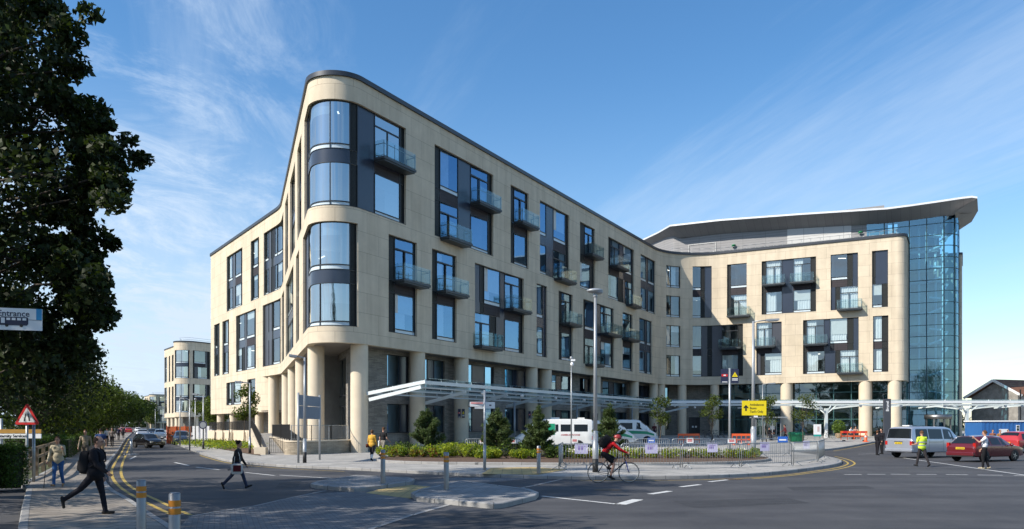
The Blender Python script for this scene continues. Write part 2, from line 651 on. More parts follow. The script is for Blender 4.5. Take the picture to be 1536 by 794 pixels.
# ================================================================== hospital building
U = Vector((.4904, .8714)); Wd = Vector((.8826, -.4701)); Ld = Vector((.3298, -.9440))
def isect(p, d, q, e):
    den = d.x * e.y - d.y * e.x
    t = ((q.x - p.x) * e.y - (q.y - p.y) * e.x) / den
    return p + d * t
PM, PL, PW = Vector((-10.8, 55.6)), Vector((-14.7, 57.2)), Vector((26.7, 113.7))
V1 = Vector((-43.2, 114.3)); V2 = Vector((-25.6, 88.6)); V2d = (V2 - V1).normalized()
V3 = isect(PL, Ld, PM, U); V4 = isect(PM, U, PW, Wd); V5 = Vector((49.9, 101.3)); V6 = V5 + U * 26
V0 = V1 + Vector((26, 17))
def offset_path(dl, dm, dw, radii, step=6.):
    nl = Vector((V2d.y, -V2d.x)); n2 = Vector((Ld.y, -Ld.x)); n3 = Vector((U.y, -U.x)); n4 = Vector((Wd.y, -Wd.x))
    a, b = V1 - nl * dl, V2 - nl * dl
    q2 = isect(a, V2d, PL - n2 * dl, Ld)
    q3 = isect(PL - n2 * dl, Ld, PM - n3 * dm, U)
    q4 = isect(PM - n3 * dm, U, PW - n4 * dw, Wd)
    q5 = V5 - n4 * dw
    return [(a.x, a.y, 0), (q2.x, q2.y, radii[0]), (q3.x, q3.y, radii[1]), (q4.x, q4.y, radii[2]), (q5.x, q5.y, 0)]
main = Path([(V0.x, V0.y, 0), (V1.x, V1.y, .7), (V2.x, V2.y, 12), (V3.x, V3.y, 2.15), (V4.x, V4.y, 7.5), (V5.x, V5.y, 1.1), (V6.x, V6.y, 0)], step=3.)
ground = Path(offset_path(3.2, 1.65, 1.7, (8, .15, 5.5)), step=6.)
inner = Path(offset_path(5.5, 5.2, 5.2, (5, .1, 3)), step=15.)
Z = {'U': (17.2, 24.5), 'L': (8.9, 16.1), 'GU': (5.05, 7.5), 'GL': (1.45, 3.7), 'D': (4.7, 7.7)}
ZB, ZT = 7.75, 26.1

hosp = thing('hospital_building', 'large curved pale stone hospital block with balconies and rounded glazed corner', 'building', (-12.8, 52.5, 0))
rng = random.Random(3)

def parse(t):
    out = []
    for w in t.split():
        out.append((float(w[:-1]), w[-1]))
    return out

BALC = []
def window(root, path, px0, px1, z0, z1, top, bot=None, two=True, dz=.20, ops=None, curve=False, cur=.45, glass=None, s01=None, one='w'):
    """one glazed opening: dark frame, panes, panels, spandrels, louvres, curtains"""
    s0, s1 = s01 if s01 else (path.px(px0), path.px(px1))
    if ops is not None:
        ops.append((s0, s1, z0, z1))
    hgt = z1 - z0
    za, zb = z1 - .455 * hgt, z1 - .585 * hgt
    fr, pn, pl, bw, lv, st, cu, gl, bd, lt = (MB() for _ in range(10))
    skew = 560 < px0 < 945 and not s01
    gm = glass or (PANE_CURVE if curve else (PANE if 560 < px0 < 992 else PANE_L))
    D = dz
    def tos(px):
        if s01: return s0 + (s1 - s0) * px
        return min(s1, max(s0, path.px(px, D)))
    def cols(t):
        a = s0; out = []
        for px, c in parse(t):
            b = tos(px)
            if b - a > .05: out.append((a, b, c))
            a = max(a, b)
        if out and out[-1][1] < s1: out[-1] = (out[-1][0], s1, out[-1][2])
        return out
    def cell(a, b, lo, hi, c):
        e = .035
        if c in 'wWdg':
            stripz = lo
            if c in 'wW' and hi - lo > 1.4:
                stripz = lo + .34
                fsheet(st, path, a + e, b - e, lo + e, stripz - e, D + .03)
                fbox(fr, path, a, b, stripz - e, stripz + e, D - .02, D + .06)
            if skew: psheet(pn, path, a + e, b - e, stripz + e, hi - e, D + .03 + .05 * (b - a), D + .03)
            else: fsheet(pn, path, a + e, b - e, stripz + e, hi - e, D + .035)
            for z in (lo, hi):
                fbox(fr, path, a, b, z - e if z == hi else z, z if z == hi else z + e, D - .02, D + .07)
            if c == 'd':
                m = (a + b) / 2
                fbox(fr, path, m - .05, m + .05, lo, hi - .85, D - .015, D + .06)
                fbox(fr, path, a, b, hi - .9, hi - .8, D - .015, D + .06)
                BALC.append((root, path, a, b, lo))
            if c in 'wW' and rng.random() < .3 and b - a > .7:
                fsheet(bd, path, a + .05, b - .05, hi - rng.choice((.5, .9, 1.4, 2.1)), hi - .03, D + .13)
            if c in 'wWd' and rng.random() < .2 and b - a > .9:
                q0 = path.pt(a + (b - a) * rng.uniform(.25, .5), D + 1.5, hi - .22); q1 = path.pt(a + (b - a) * rng.uniform(.6, .9), D + 1.9, hi - .22)
                lt.beam(q0, q1, .10, .05)
            if rng.random() < cur and b - a > .8 and c != 'g':
                wd = (b - a) * (rng.uniform(.5, .96) if px0 > 1000 else rng.uniform(.3, .62))
                aa = a if rng.random() < .5 else b - wd
                k = max(8, int(wd / .09))
                q = [path.pt(aa + wd * i / k, D + .20 + .06 * math.sin(i * 1.9 + rng.random()), z) for i in range(k + 1) for z in (lo + .05, hi - .02)]
                cu.add(q, [(2 * i, 2 * i + 2, 2 * i + 3, 2 * i + 1) for i in range(k)], 0, True)
        elif c == 'p':
            fsheet(pl, path, a + .012, b - .012, lo, hi, D + .02)
        elif c == 'n':
            fsheet(gl, path, a + .012, b - .012, lo, hi, D + .02)
        elif c == 'l':
            fsheet(lv, path, a + .03, b - .03, lo + .03, hi - .03, D + .03)
            fbox(fr, path, a, b, lo, lo + .03, D - .01, D + .05)
    T = cols(top)
    if two:
        B = cols(bot) if bot else T
        for a, b, c in T:
            cell(a, b, za, z1, c)
            if c in 'wd': fsheet(bw, path, a, b, zb, za, D + .02)
            elif c == 'l': cell(a, b, zb, za, 'l')
            elif c == 'W': fsheet(pl, path, a, b, zb, za, D + .02)
            else: cell(a, b, zb, za, c)
        for a, b, c in B:
            cell(a, b, z0, zb, c)
        rows = ((T, za, z1), (B, z0, zb))
    else:
        for a, b, c in T:
            cell(a, b, z0, z1, c)
        rows = ((T, z0, z1),)
    for t, lo, hi in rows:
        for a, b, c in t[:-1]:
            fbox(fr, path, b - .03, b + .03, lo, hi, D - .025, D + .06)
    for a, b in ((s0, s0 + .05), (s1 - .05, s1)):
        fbox(fr, path, a, b, z0, z1, D - .03, D + .08)
    fbox(fr, path, s0 + .05, s1 - .05, z1 - .05, z1, D - .028, D + .08)
    fbox(fr, path, s0 + .05, s1 - .05, z0, z0 + .045, D - .22, D + .08)     # projecting dark sill
    w = fr.build('window', FRAME, root, True)
    for mb, nm, mt in ((pn, 'pane', gm), (pl, 'panel', PANEL), (gl, 'panel', PANELG), (bw, 'spandrel', BROWN), (lv, 'louvre', LOUVRE), (st, 'sill_glass', STRIP), (cu, 'curtain', CURTAIN), (bd, 'blind', BLIND), (lt, 'ceiling_light', ROOMLIGHT)):
        if mb.v:
            o = mb.build(nm, mt, w)
    # children share the world coordinates of the window through its own offset
    return s0, s1

def balcony(root, path, a, b, zf, p=.95, ext=.32):
    a, b = a - ext, b + ext + .22
    fl, gs, rl = MB(), MB(), MB()
    zt = zf + .02
    fbox(fl, path, a, b, zt - .17, zt, -p, .05)
    fbox(fl, path, a + .1, b - .1, zt - .28, zt - .172, -p + .08, .0)
    hh = 1.18
    fsheet(gs, path, a + .04, b - .04, zt + .06, zt + hh, -p + .03)
    for s in (a + .03, b - .03):
        q = [path.pt(s, -p + .05, zt + .06), path.pt(s, -.02, zt + .06), path.pt(s, -.02, zt + hh), path.pt(s, -p + .05, zt + hh)]
        gs.quad(q)
    n = max(2, round((b - a) / 1.1))
    for i in range(n + 1):
        s = a + .08 + (b - a - .16) * i / n
        rl.tube([path.pt(s, -p + .1, zt), path.pt(s, -p + .1, zt + hh - .06)], .026, 6)
    for s in (a + .08, b - .08):
        rl.tube([path.pt(s, -.06, zt), path.pt(s, -.06, zt + .95)], .026, 6)
        rl.tube([path.pt(s, -.06, zt + .93), path.pt(s, -p + .12, zt + .93)], .024, 6)
        rl.tube([path.pt(s, -.06, zt + .1), path.pt(s, -p + .12, zt + .1)], .02, 6)
    rl.tube([path.pt(a + .08, -p + .12, zt + .93), path.pt(b - .08, -p + .12, zt + .93)], .024, 6)
    rl.tube([path.pt(a + .08, -p + .12, zt + .1), path.pt(b - .08, -p + .12, zt + .1)], .02, 6)
    f = fl.build('balcony', BALMETAL, root, True)
    gs.build('glass_screen', CLEAR, f); rl.build('railing', BALRAIL, f)

OPS = []
def W2(px0, px1, row, top, bot=None, **k):
    z0, z1 = Z[row]
    return window(hosp, main, px0, px1, z0, z1, top, bot, ops=OPS, **k)
# rounded corner
W2(456.5, 609, 'U', '462.5p 495W 525W 536l 562p 600d 609l', '462.5p 495W 525W 536l 562p 600w 609l', curve=True)
W2(454.5, 537, 'L', '463p 480W 525W 537l', curve=True)
# main front, upper pair of storeys
W2(652, 740, 'U', '660l 687w 706p 732d 740l', '660l 687d 706p 732w 740l')
W2(766, 793, 'U', '771l 793d', '771l 793w')
W2(810, 854, 'U', '819W 830p 848w 854l', '819W 830p 848d 854l')
W2(870, 892.5, 'U', '877l 892.5d', '885w 892.5l')
W2(912.5, 951, 'U', '915l 929d 935p 947w 951l', '927w 934l 938p 951d')
W2(961, 983, 'U', '969W 972p 983W')
# main front, lower pair
W2(583, 625.5, 'L', '592l 625.5d', '592l 625.5w')
W2(648, 685, 'L', '655l 685d', '655l 685w')
W2(712.5, 786, 'L', '720p 726l 750w 757p 779d 786l', '735d 744l 757p 779w 786l')
W2(805, 821, 'L', '814W 821p')
W2(838, 859, 'L', '842l 859d', '842l 859w')
W2(875, 921, 'L', '877l 891w 901p 918d 921l', '877l 891d 901p 917w 921l')
W2(934, 949, 'L', '946d 949l', '946w 949l')
W2(959, 978, 'L', '967W 970p 978W')
# single windows in the inner curve
for z0, z1 in ((21.35, 24.4), (17.2, 20.2), (13.0, 16.05), (8.85, 11.85)):
    window(hosp, main, 999.5, 1020.5, z0, z1, '1006w 1020.5w', two=False, ops=OPS)
# wing
W2(1039, 1067.5, 'U', '1051w 1057l 1067.5p', cur=.2)
W2(1090.5, 1120, 'U', '1096l 1120w', '1096l 1120d', cur=.8)
W2(1142.5, 1224, 'U', '1149l 1173d 1190p 1216d 1224l', '1149l 1173w 1190p 1216w 1224l', cur=.9)
W2(1246, 1287, 'U', '1271w 1279l 1287p', '1253p 1260l 1287d')
W2(1308, 1332, 'U', '1313l 1332p', '1323w 1332l')
W2(1039, 1114.5, 'L', '1052w 1061n 1068l 1083n 1107d 1114.5l', '1052w 1061n 1068l 1083n 1107w 1114.5l', cur=.2)
W2(1134.5, 1172.5, 'L', '1158d 1172.5n', '1141n 1147l 1172.5w', cur=.9)
W2(1204.5, 1288, 'L', '1210l 1236d 1245p 1271w 1280l 1288p', '1210l 1237w 1253p 1260l 1288d', cur=.9)
W2(1309.5, 1332.5, 'L', '1323w 1332.5l', cur=.8)
# street side
W2(340, 363.5, 'U', '343l 349W 353n 362w 363.5l', cur=.2)
W2(376, 388.5, 'U', '380l 387w 388.5l', cur=.2)
W2(395.5, 425, 'U', '397l 403W 407n 410l 412n 416W 424W 425l', cur=.2)
W2(427.5, 432, 'U', '429l 432W')
W2(435, 442.5, 'U', '437l 442.5W')
W2(446, 452, 'U', '448.5l 452W')
W2(321.2, 329.5, 'L', '326W 329.5l', cur=.2)
W2(333.5, 343.5, 'L', '336l 342W 343.5l', cur=.2)
W2(354, 384, 'L', '359l 367W 370n 382w 384l', '363w 367l 370n 382w 384l', cur=.2)
W2(394, 421, 'L', '397l 403n 408n 410l 420W 421l', cur=.2)
W2(422.5, 426, 'L', '424l 426W')
W2(428.5, 440, 'L', '430l 439W 440l')
W2(444, 448.5, 'L', '446l 448.5W')
for a, b, t in ((339.5, 361.5, '343l 347w 351n 361.5w'), (371, 383, '376w 383w')):
    window(hosp, main, a, b, *Z['D'], t, two=False, ops=OPS, cur=.3)
for q in BALC:
    balcony(*q)

# ---- stone skin
sD = main.px(391.5); s_end = main.L
wm = MB()
sV1 = main.px(320.6)
inop = lambda o, a, b: o[1] > a and o[0] < b
wall_grid(wm, main, 0, sD, 3.6, ZT, [o for o in OPS if inop(o, 0, sD)] , .30)
wall_grid(wm, main, sD, s_end, ZB, ZT, [o for o in OPS if inop(o, sD, s_end)], .30)
# lower edge returns of the stone band
def underside(mb, path, s0, s1, z, d0, d1):
    nn = path.nodes(s0, s1)
    for a, b in zip(nn, nn[1:]):
        mb.add([path.pt(a, d0, z), path.pt(b, d0, z), path.pt(b, d1, z), path.pt(a, d1, z)], [(3, 2, 1, 0)], 0, False, [(a, 0), (b, 0), (b, .5), (a, .5)])
underside(wm, main, sD, s_end, ZB, 0, .5)
underside(wm, main, 0, sD, 3.6, 0, .5)
wm.build('wall', STONE, hosp, True)
# rounded drum closing the lower stone storey
pD = main.pt(sD); tD = Vector((main.nrm(sD).y, -main.nrm(sD).x, 0)) * -1
tD = Vector((-main.nrm(sD).y, main.nrm(sD).x, 0)); nD = main.nrm(sD)
e1 = pD + tD * 3.4; e2 = e1 - nD * 7
drum = Path([(pD.x, pD.y, 0), (e1.x, e1.y, 3.2), (e2.x, e2.y, 0)], step=5.)
dm = MB(); fsheet(dm, drum, 0, drum.L, 3.6, ZB, 0)
b2 = [drum.pt(s) for s in drum.nodes(0, drum.L)]
dm.build('curved_wall', STONE, hosp, True)

def footprint(d, s0=0, s1=None):
    return [main.pt(s, d) for s in main.nodes(s0, s1 or main.L)]
sf = MB()
fp = [(q.x, q.y) for q in footprint(.45, sD)] + [(V6.x - 14, V6.y - 2), (20, 135), (pD.x + 12, pD.y + 8)]
sf.prism(fp, ZB + .03, ZB + .25)
sf.build('soffit', SOFFIT, hosp, True)
sf = MB()
q = [main.pt(s, .45) for s in main.nodes(0, sD)] + [Vector((b.x, b.y, 0)) for b in b2[1:]]
sf.prism([(k.x, k.y) for k in q], 3.63, 3.8)
sf.build('soffit', SOFFIT, hosp, True)
rf = MB()
fp = [(q.x, q.y) for q in footprint(.3)]
rf.prism(fp, 25.3, 25.6)
rf.build('roof', COPING, hosp, True)
cp = MB(); fbox(cp, main, 0, main.L, ZT, ZT + .32, -.14, .5)
cp.build('coping', COPING, hosp, True)
# rooms behind the glass
iw = MB()
fsheet(iw, inner, 0, inner.L, ZB + .3, 25.2, 0)
for k in range(1, 60):                                   # partitions between rooms
    s = k * 6.3
    if s < inner.L - 1:
        c = inner.pt(s); n = inner.nrm(s)
        iw.quad([c + Vector((0, 0, 8.1)), c + n * 4.6 + Vector((0, 0, 8.1)), c + n * 4.6 + Vector((0, 0, 25.2)), c + Vector((0, 0, 25.2))])
iw.build('room_wall', ROOMWALL, hosp, True)
fs = MB()
for z in (8.55, 12.72, 16.85, 21.0):
    fs.prism([(q.x, q.y) for q in footprint(.42)], z - .3, z)
fs.build('floor_slab', ROOMCEIL, hosp, True)

# ---- ground storeys, set back behind the columns
gop = []
GW = [(581, 614, '599w 614p'), (636, 667, '641w 651p 667w'), (701, 741, '708w 727p 741w'), (757.5, 790, '769w 790p'), (826, 856, '834w 842p 856w'), (869.5, 885, '877w 885p'), (904, 940, '913w 921p 940w'), (956, 974, '962w 974p'), (997, 1003, '1003w')]
for a, b, t in GW:
    for row in ('GU', 'GL'):
        window(hosp, ground, a, b, *Z[row], t.replace('w', 'g'), two=False, ops=gop, dz=.16, cur=0, glass=PANE_G if row == 'GU' else None)
sT0, sT1 = ground.px(498), ground.px(519)
window(hosp, ground, 498, 519, .9, 7.3, '503n 508g 513g 519g', '503n 508g 513g 519g', ops=gop, dz=.16)
window(hosp, ground, 489, 494, .9, 7.3, '491n 494g', '491n 494g', ops=gop, dz=.16)
sG = ground.px(1078)
dr0, dr1 = ground.px(1033), ground.px(1050)
gop.append((dr0, dr1, .45, 3.2))
gm = MB()
wall_grid(gm, ground, 0, sG, -.1, ZB + .05, gop, .22)
gm.build('ground_floor_wall', SLATE, hosp, True)
d = MB()
fbox(d, ground, dr0, dr1, .45, 3.2, .1, .16)
for s in (dr0 + .06, (dr0 + dr1) / 2 - .03, (dr0 + dr1) / 2 + .03, dr1 - .06):
    fbox(d, ground, s - .05, s + .05, .45, 3.15, .06, .1)
do = d.build('door', FRAME, hosp, True)
h = MB()
for s in ((dr0 + dr1) / 2 - .22, (dr0 + dr1) / 2 + .22):
    fbox(h, ground, s - .12, s + .12, 1.7, 1.95, .03, .058)
h.build('door_notice', WHITEP, do)
# glazed entrance front of the wing
eg, em = MB(), MB()
fsheet(eg, ground, sG, ground.L, .4, ZB, 0)
n = 11
for i in range(n + 1):
    s = sG + (ground.L - sG) * i / n
    fbox(em, ground, max(sG, s - .05), min(ground.L, s + .05), .4, ZB, -.06, .12)
for z in (.45, 2.8, 5.0, 6.4):
    fbox(em, ground, sG, ground.L, z, z + .09, -.05, .1)
fo = em.build('entrance_glazing', pm('teal_frame_metal', (.05, .13, .13), .4, .3, var=.1), hosp, True)
eg.build('pane', ENTGLASS, fo)
# rooms behind it
ir = MB()
fsheet(ir, ground, ground.px(570), ground.L, 0, ZB, 6.5)
ir.build('lobby_wall', ROOMWALL, hosp, True)
wl = MB()
pe = ground.pt(ground.L)
wl.box((pe.x + 4, pe.y + 9, 4), (.3, 18, 8))
fl = MB(); fl.prism([(q.x, q.y) for q in [ground.pt(s, .3) for s in ground.nodes(sG, ground.L)] + [ground.pt(ground.L, 14), ground.pt(sG, 14)]], .38, .42)
fl.build('lobby_floor', ROOMCEIL, hosp, True)
# ---- columns
def column(s, dd, z1, r=.62):
    mb = MB()
    q = main.pt(s, dd)
    zb = -.1 if q.x < 0 else G(q.x, q.y) - .1
    mb.lathe([(r, zb), (r, z1 * .5), (r, z1 * .5 + .02), (r, z1 + .02)], (q.x, q.y, 0), 28)
    mb.build('column', STONE_RND, hosp, True)
for px in (539, 626, 692, 797, 818.5, 893, 951, 980, 991, 1023, 1072):
    column(main.px(px, .68), .68, ZB, .62)
for px in (1180, 1298, 1342):
    column(main.px(px, .8), .8, ZB, .80)
for px in (474, 453.5, 441, 431, 410.5):
    column(main.px(px, .75), .75, ZB, .60)
for px in (331, 350, 389):
    column(main.px(px, .75), .75, 3.62, .5)

# ================================================================== plant storey, swept roof and glass tower
plant = thing('entrance_tower', 'tall teal glass entrance tower under a grey swept roof behind the wing', 'tower', (57, 106, 0))
nW = Vector((Wd.y, -Wd.x))
def onwing(px, off):
    """plan point on the line parallel to the wing, set back by off"""
    k = (px - 768) / F
    p0 = PW - nW * off
    t = (k * p0.y - p0.x) / (Wd.x - k * Wd.y)
    return p0 + Wd * t
roofpts = [(1005, 337.5), (1040, 333.5), (1080, 329), (1200, 320), (1330, 311.5), (1365, 307), (1400, 302), (1440, 296), (1458, 293.8), (1466, 295)]
fr = []
for px, y in roofpts:
    q = onwing(px, 3.0)
    fr.append(Vector((q.x, q.y, H + (HY - y) / F * q.y)))
q0 = Vector((20.9, 126.6, fr[0].z - .2)); qa = Vector((14, 143, fr[0].z - .6))
edge = [qa, q0, (q0 + fr[0]) / 2 + Vector((.25, .1, .05))] + fr
# right hand end runs back
last = fr[-1]
edge += [Vector((last.x + U.x * 6 + .2, last.y + U.y * 6, last.z - .15)), Vector((last.x + U.x * 11 - .6, last.y + U.y * 11, last.z - .5)), Vector((last.x + U.x * 20 - 4, last.y + U.y * 20, last.z - .8))]
n = len(edge)
rm, re, rs = MB(), MB(), MB()
cen = []
for i, p in enumerate(edge):
    a = edge[max(0, i - 1)]; b = edge[min(n - 1, i + 1)]
    d = Vector((b.x - a.x, b.y - a.y)).normalized()
    inn = Vector((-d.y, d.x))
    cen.append((p, inn))
for i in range(n - 1):
    (p, a), (q, b) = cen[i], cen[i + 1]
    P0, Q0 = p, q
    th = Vector((0, 0, -.24))
    re.quad([P0 + th, Q0 + th, Q0, P0])
    wi = 2.5
    P1 = P0 + th + Vector((a.x * wi, a.y * wi, -1.35)); Q1 = Q0 + th + Vector((b.x * wi, b.y * wi, -1.35))
    L = (Q0 - P0).length
    rs.quad([P0 + th, P1, Q1, Q0 + th], uvs=[(i * 7, 0), (i * 7, wi), (i * 7 + L, wi), (i * 7 + L, 0)])
    P2 = P0 + Vector((a.x * 9, a.y * 9, -.3)); Q2 = Q0 + Vector((b.x * 9, b.y * 9, -.3))
    rm.quad([P0, Q0, Q2, P2])
rm.build('roof', COPING, plant, True); re.build('roof_edge', ROOFEDGE, plant, True)
rs.build('roof_soffit', ROOFGREY, plant, True)
# plant wall
wa, wb, wc = onwing(1010, 5.5), onwing(1181, 5.5), onwing(1277, 5.5)
wd_ = onwing(1326.5, 5.5)
pl0 = wa + Vector((-4.6, 11)); pl00 = pl0 + Vector((-6, 15))
pp = Path([(pl00.x, pl00.y, 0), (pl0.x, pl0.y, .0), (wa.x, wa.y, .6), (wd_.x, wd_.y, 0)])
pw = MB(); fsheet(pw, pp, 0, pp.L, 25.4, 31.6, 0); pw.build('plant_wall', GREYCLAD, plant, True)
pw = MB(); fbox(pw, pp, pp.px(1181), pp.px(1277), 26.0, 30.3, -.06, .05); pw.build('louvre_panel', PALECLAD, plant, True)
pw = MB()
s0, s1 = pp.px(1033), pp.px(1074)
for a, b, c, e in ((s0, s1, 29.0, 29.08), (s0, s0 + .08, 26, 29.0), (s1 - .08, s1, 26, 29.0)):
    fbox(pw, pp, a, b, c, e, -.08, .02)
pw.build('door_frame', PALECLAD, plant, True)
pw = MB()
s0, s1 = main.px(1015), main.px(1350)
for z in (26.75, 27.2):
    ss = [s0 + (s1 - s0) * i / 24 for i in range(25)]
    for a, b in zip(ss, ss[1:]):
        pw.tube([main.pt(a, 1.2, z), main.pt(b, 1.2, z)], .025, 5)
for i in range(25):
    s = s0 + (s1 - s0) * i / 24
    pw.tube([main.pt(s, 1.2, 25.5), main.pt(s, 1.2, 27.2)], .025, 5)
pw.build('roof_railing', GALV, hosp, True)
for px, col in ((1101, GREENP), (1291, GREENP)):
    q = pp.pt(pp.px(px), -.2, 28.3)
    mb = MB(); mb.ell(q, (.3, .3, .14)); mb.box(q - Vector((0, 0, .15)), (.5, .3, .12))
    mb.build('roof_vent', col, plant, True)
# tower glazing
TW = 5.4
tr = onwing(1437.5, TW); ta = onwing(1300, TW)
tback = tr + U * 22
tower = Path([(ta.x, ta.y, 0), (tr.x, tr.y, 2.0), (tback.x, tback.y, 0)], step=6.)
def ztop(s):
    q = tower.pt(s)
    px = 768 + F * q.x / q.y
    return np.interp(px, [1300, 1326, 1434, 1445], [30.2, 30.35, 30.6, 30.6])
tg, tm = MB(), MB()
for a, b in zip(tower.nodes(0, tower.L), tower.nodes(0, tower.L)[1:]):
    tg.quad([tower.pt(a, 0, .4), tower.pt(b, 0, .4), tower.pt(b, 0, ztop(b)), tower.pt(a, 0, ztop(a))])
zl = .45
while zl < 30:
    fbox(tm, tower, 0, tower.L, zl, zl + .07, -.05, .14); zl += 1.47
ms = [tower.px(p) for p in (1326.5, 1339.5, 1364, 1390, 1416)] + [tower.px(1432)]
ms += [tower.px(1432) + 2.9 + 3.0 * i for i in range(6)]
for s in ms:
    fbox(tm, tower, s - .07, s + .07, .4, 30.3, -.08, .2)
o = tm.build('curtain_frame', pm('tower_mullion', (.02, .05, .065), .4, .3), plant, True)
tg.build('pane', TOWERGLASS, o)
ti = MB()                                         # steel posts, gallery floors and stair flights seen through the glass
for s in ms[:5]:
    ti.tube([tower.pt(s, .7, .4), tower.pt(s, .7, 30)], .13, 8)
    ti.tube([tower.pt(s - .9, 3.2, .4), tower.pt(s - .9, 3.2, 30)], .16, 8)
ti.build('steel_post', WHITEM, plant, True)
ti = MB()
for k, z in enumerate(np.arange(4.55, 30, 4.15)):
    fbox(ti, tower, tower.px(1345), tower.px(1432), z, z + .32, 3.0, 7.5)
ti.build('gallery_floor', ROOMCEIL, plant, True)
ti = MB()
for k, z in enumerate(np.arange(2.4, 29, 2.07)):
    a, b = (1396, 1413) if k % 2 else (1413, 1396)
    p0, p1 = tower.pt(tower.px(1394), 1.6, z), tower.pt(tower.px(1413), 1.6, z + .55 * (1 if k % 2 else -.4))
    ti.beam(p0, p1, 1.3, .2)
    q0, q1 = tower.pt(tower.px(1419), 1.3, z + 1.0), tower.pt(tower.px(1431), 1.3, z + 1.6)
    ti.beam(q0, q1, 1.0, .25)
ti.build('stair_flight', WHITEM, plant, True)
ti = MB()
fsheet(ti, tower, 0, tower.px(1433), .4, 30.2, 8.0)
ti.build('lift_wall', pm('lift_wall', (.20, .29, .36), .6, var=.4, scale=.5), plant, True)
# revolving door drum
c = onwing(1407, TW - .9)
rd, rg = MB(), MB()
rd.lathe([(1.55, 2.75), (1.62, 2.75), (1.62, 3.3), (0, 3.3)], (c.x, c.y, .1), 28)
for k in range(8):
    a = k * math.pi / 4
    rd.box((c.x + 1.5 * math.cos(a), c.y + 1.5 * math.sin(a), 1.6), (.12, .12, 2.6), a)
rg.lathe([(1.45, .5), (1.45, 2.85)], (c.x, c.y, 0), 28)
o = rd.build('revolving_door', STAINLESS, plant, True); rg.build('pane', ENTGLASS, o)
# stone stair core at the far end
cpos = onwing(1443.3, TW + 4)
sc_ = MB(); pcs = Path([(cpos.x - 6, cpos.y + 3.2, 0), (cpos.x, cpos.y, .3), (cpos.x + U.x * 9, cpos.y + U.y * 9, 0)], step=20)
fsheet(sc_, pcs, 0, pcs.L, 0, 24.8, 0, smooth=False)
core = sc_.build('stair_core_wall', STONE, plant, True)
sc_ = MB(); fbox(sc_, pcs, 0, pcs.L, 24.8, 25.1, -.08, .5); sc_.build('coping', COPING, plant, True)

# ================================================================== further blocks down the street
def far_block(name, label, dx, dy, roof, stone, up, lo, L1, L2):
    root = thing(name, label, 'building', (V3.x + dx, V3.y + dy, 0))
    off = Vector((dx, dy))
    v3 = V3 + off
    a = v3 - Ld * 17
    b = a - V2d * L1
    c = v3 + U * L2
    p = Path([(b.x + 20, b.y + 14, 0), (b.x, b.y, .7), (a.x, a.y, 9), (v3.x, v3.y, 3.4), (c.x, c.y, 0)], step=4.)
    ops = []
    cs = p.px(768 + F * (v3.x + .2) / (v3.y + 3.5))
    sA = 0
    dist = {}
    for i, q in enumerate(p.p):
        pass
    sc = [p.s[i] for i in range(len(p.p)) if (p.p[i] - v3).length < 5.6]
    c0, c1 = min(sc), max(sc)
    for z0, z1 in (up, lo):
        window(root, p, 0, 0, z0, z1, '.06p .5W .92W 1l', s01=(c0 - .6, c1 + .4), ops=ops, curve=True)
        window(root, p, 0, 0, z0, z1, '.1l .75w .85p 1l', '.1l .3p .85w 1l', s01=(c1 + 1.2, c1 + 6.6), ops=ops)
        for i, (u0, wd) in enumerate(((3.5, 2.4), (7.6, 1.5), (13.2, 3.8), (19.2, 1.8), (23.5, 3.6))):
            if c0 - u0 - wd > 22:
                window(root, p, 0, 0, z0, z1, '.2l .6W .7n .95W 1l', s01=(c0 - u0 - wd, c0 - u0), ops=ops, cur=.2)
        for i in range(int((p.L - c1 - 9) / 6)):
            s = c1 + 9 + i * 6
            window(root, p, 0, 0, z0, z1, '.2l .9w 1l', s01=(s, s + 3), ops=ops)
    w = MB(); wall_grid(w, p, 0, p.L, stone, roof - .3, ops, .3); w.build('wall', STONE, root, True)
    g = MB(); 
    fsheet(g, p, 2, p.L, -.1, stone + .1, 1.9); g.build('ground_floor_wall', SLATE, root, True)
    s_ = MB(); s_.prism([(q.x, q.y) for q in [p.pt(s, .2) for s in p.nodes(0, p.L)]], stone + .02, stone + .2); s_.build('soffit', SOFFIT, root, True)
    s_ = MB(); s_.prism([(q.x, q.y) for q in [p.pt(s, .2) for s in p.nodes(0, p.L)]], roof - 1, roof - .7); s_.build('roof', COPING, root, True)
    s_ = MB(); fbox(s_, p, 0, p.L, roof - .3, roof, -.12, .4); s_.build('coping', COPING, root, True)
    iw = MB(); fsheet(iw, p, 3, p.L - 1, stone + .3, roof - 1, 2.6); iw.build('room_wall', ROOMWALL, root, True)
    for s in [c0 + 1 + 5.2 * k for k in range(-5, 6)]:
        if 3 < s < p.L - 2:
            m = MB(); q = p.pt(s, .8); m.lathe([(.55, -.1), (.55, stone + .03)], (q.x, q.y, 0), 16); m.build('column', STONE_RND, root, True)
    rl = MB()
    for z in (roof + .5, roof + 1.):
        rl.tube([p.pt(s, 1.5, z) for s in p.nodes(c0 - 20, p.L)], .03, 4)
    rl.build('roof_railing', GALV, root, True)
    return root
far_block('hospital_block', 'second pale stone block along the street with teal rounded corner', -73.5, 151, 24.0, 4.2, (14.3, 21.6), (5.4, 12.8), 16, 24)
far_block('hospital_block', 'farthest small pale block with rounded teal corner at the street end', -168, 345, 17.6, 3.0, (11., 16.4), (3.8, 10.), 18, 20)
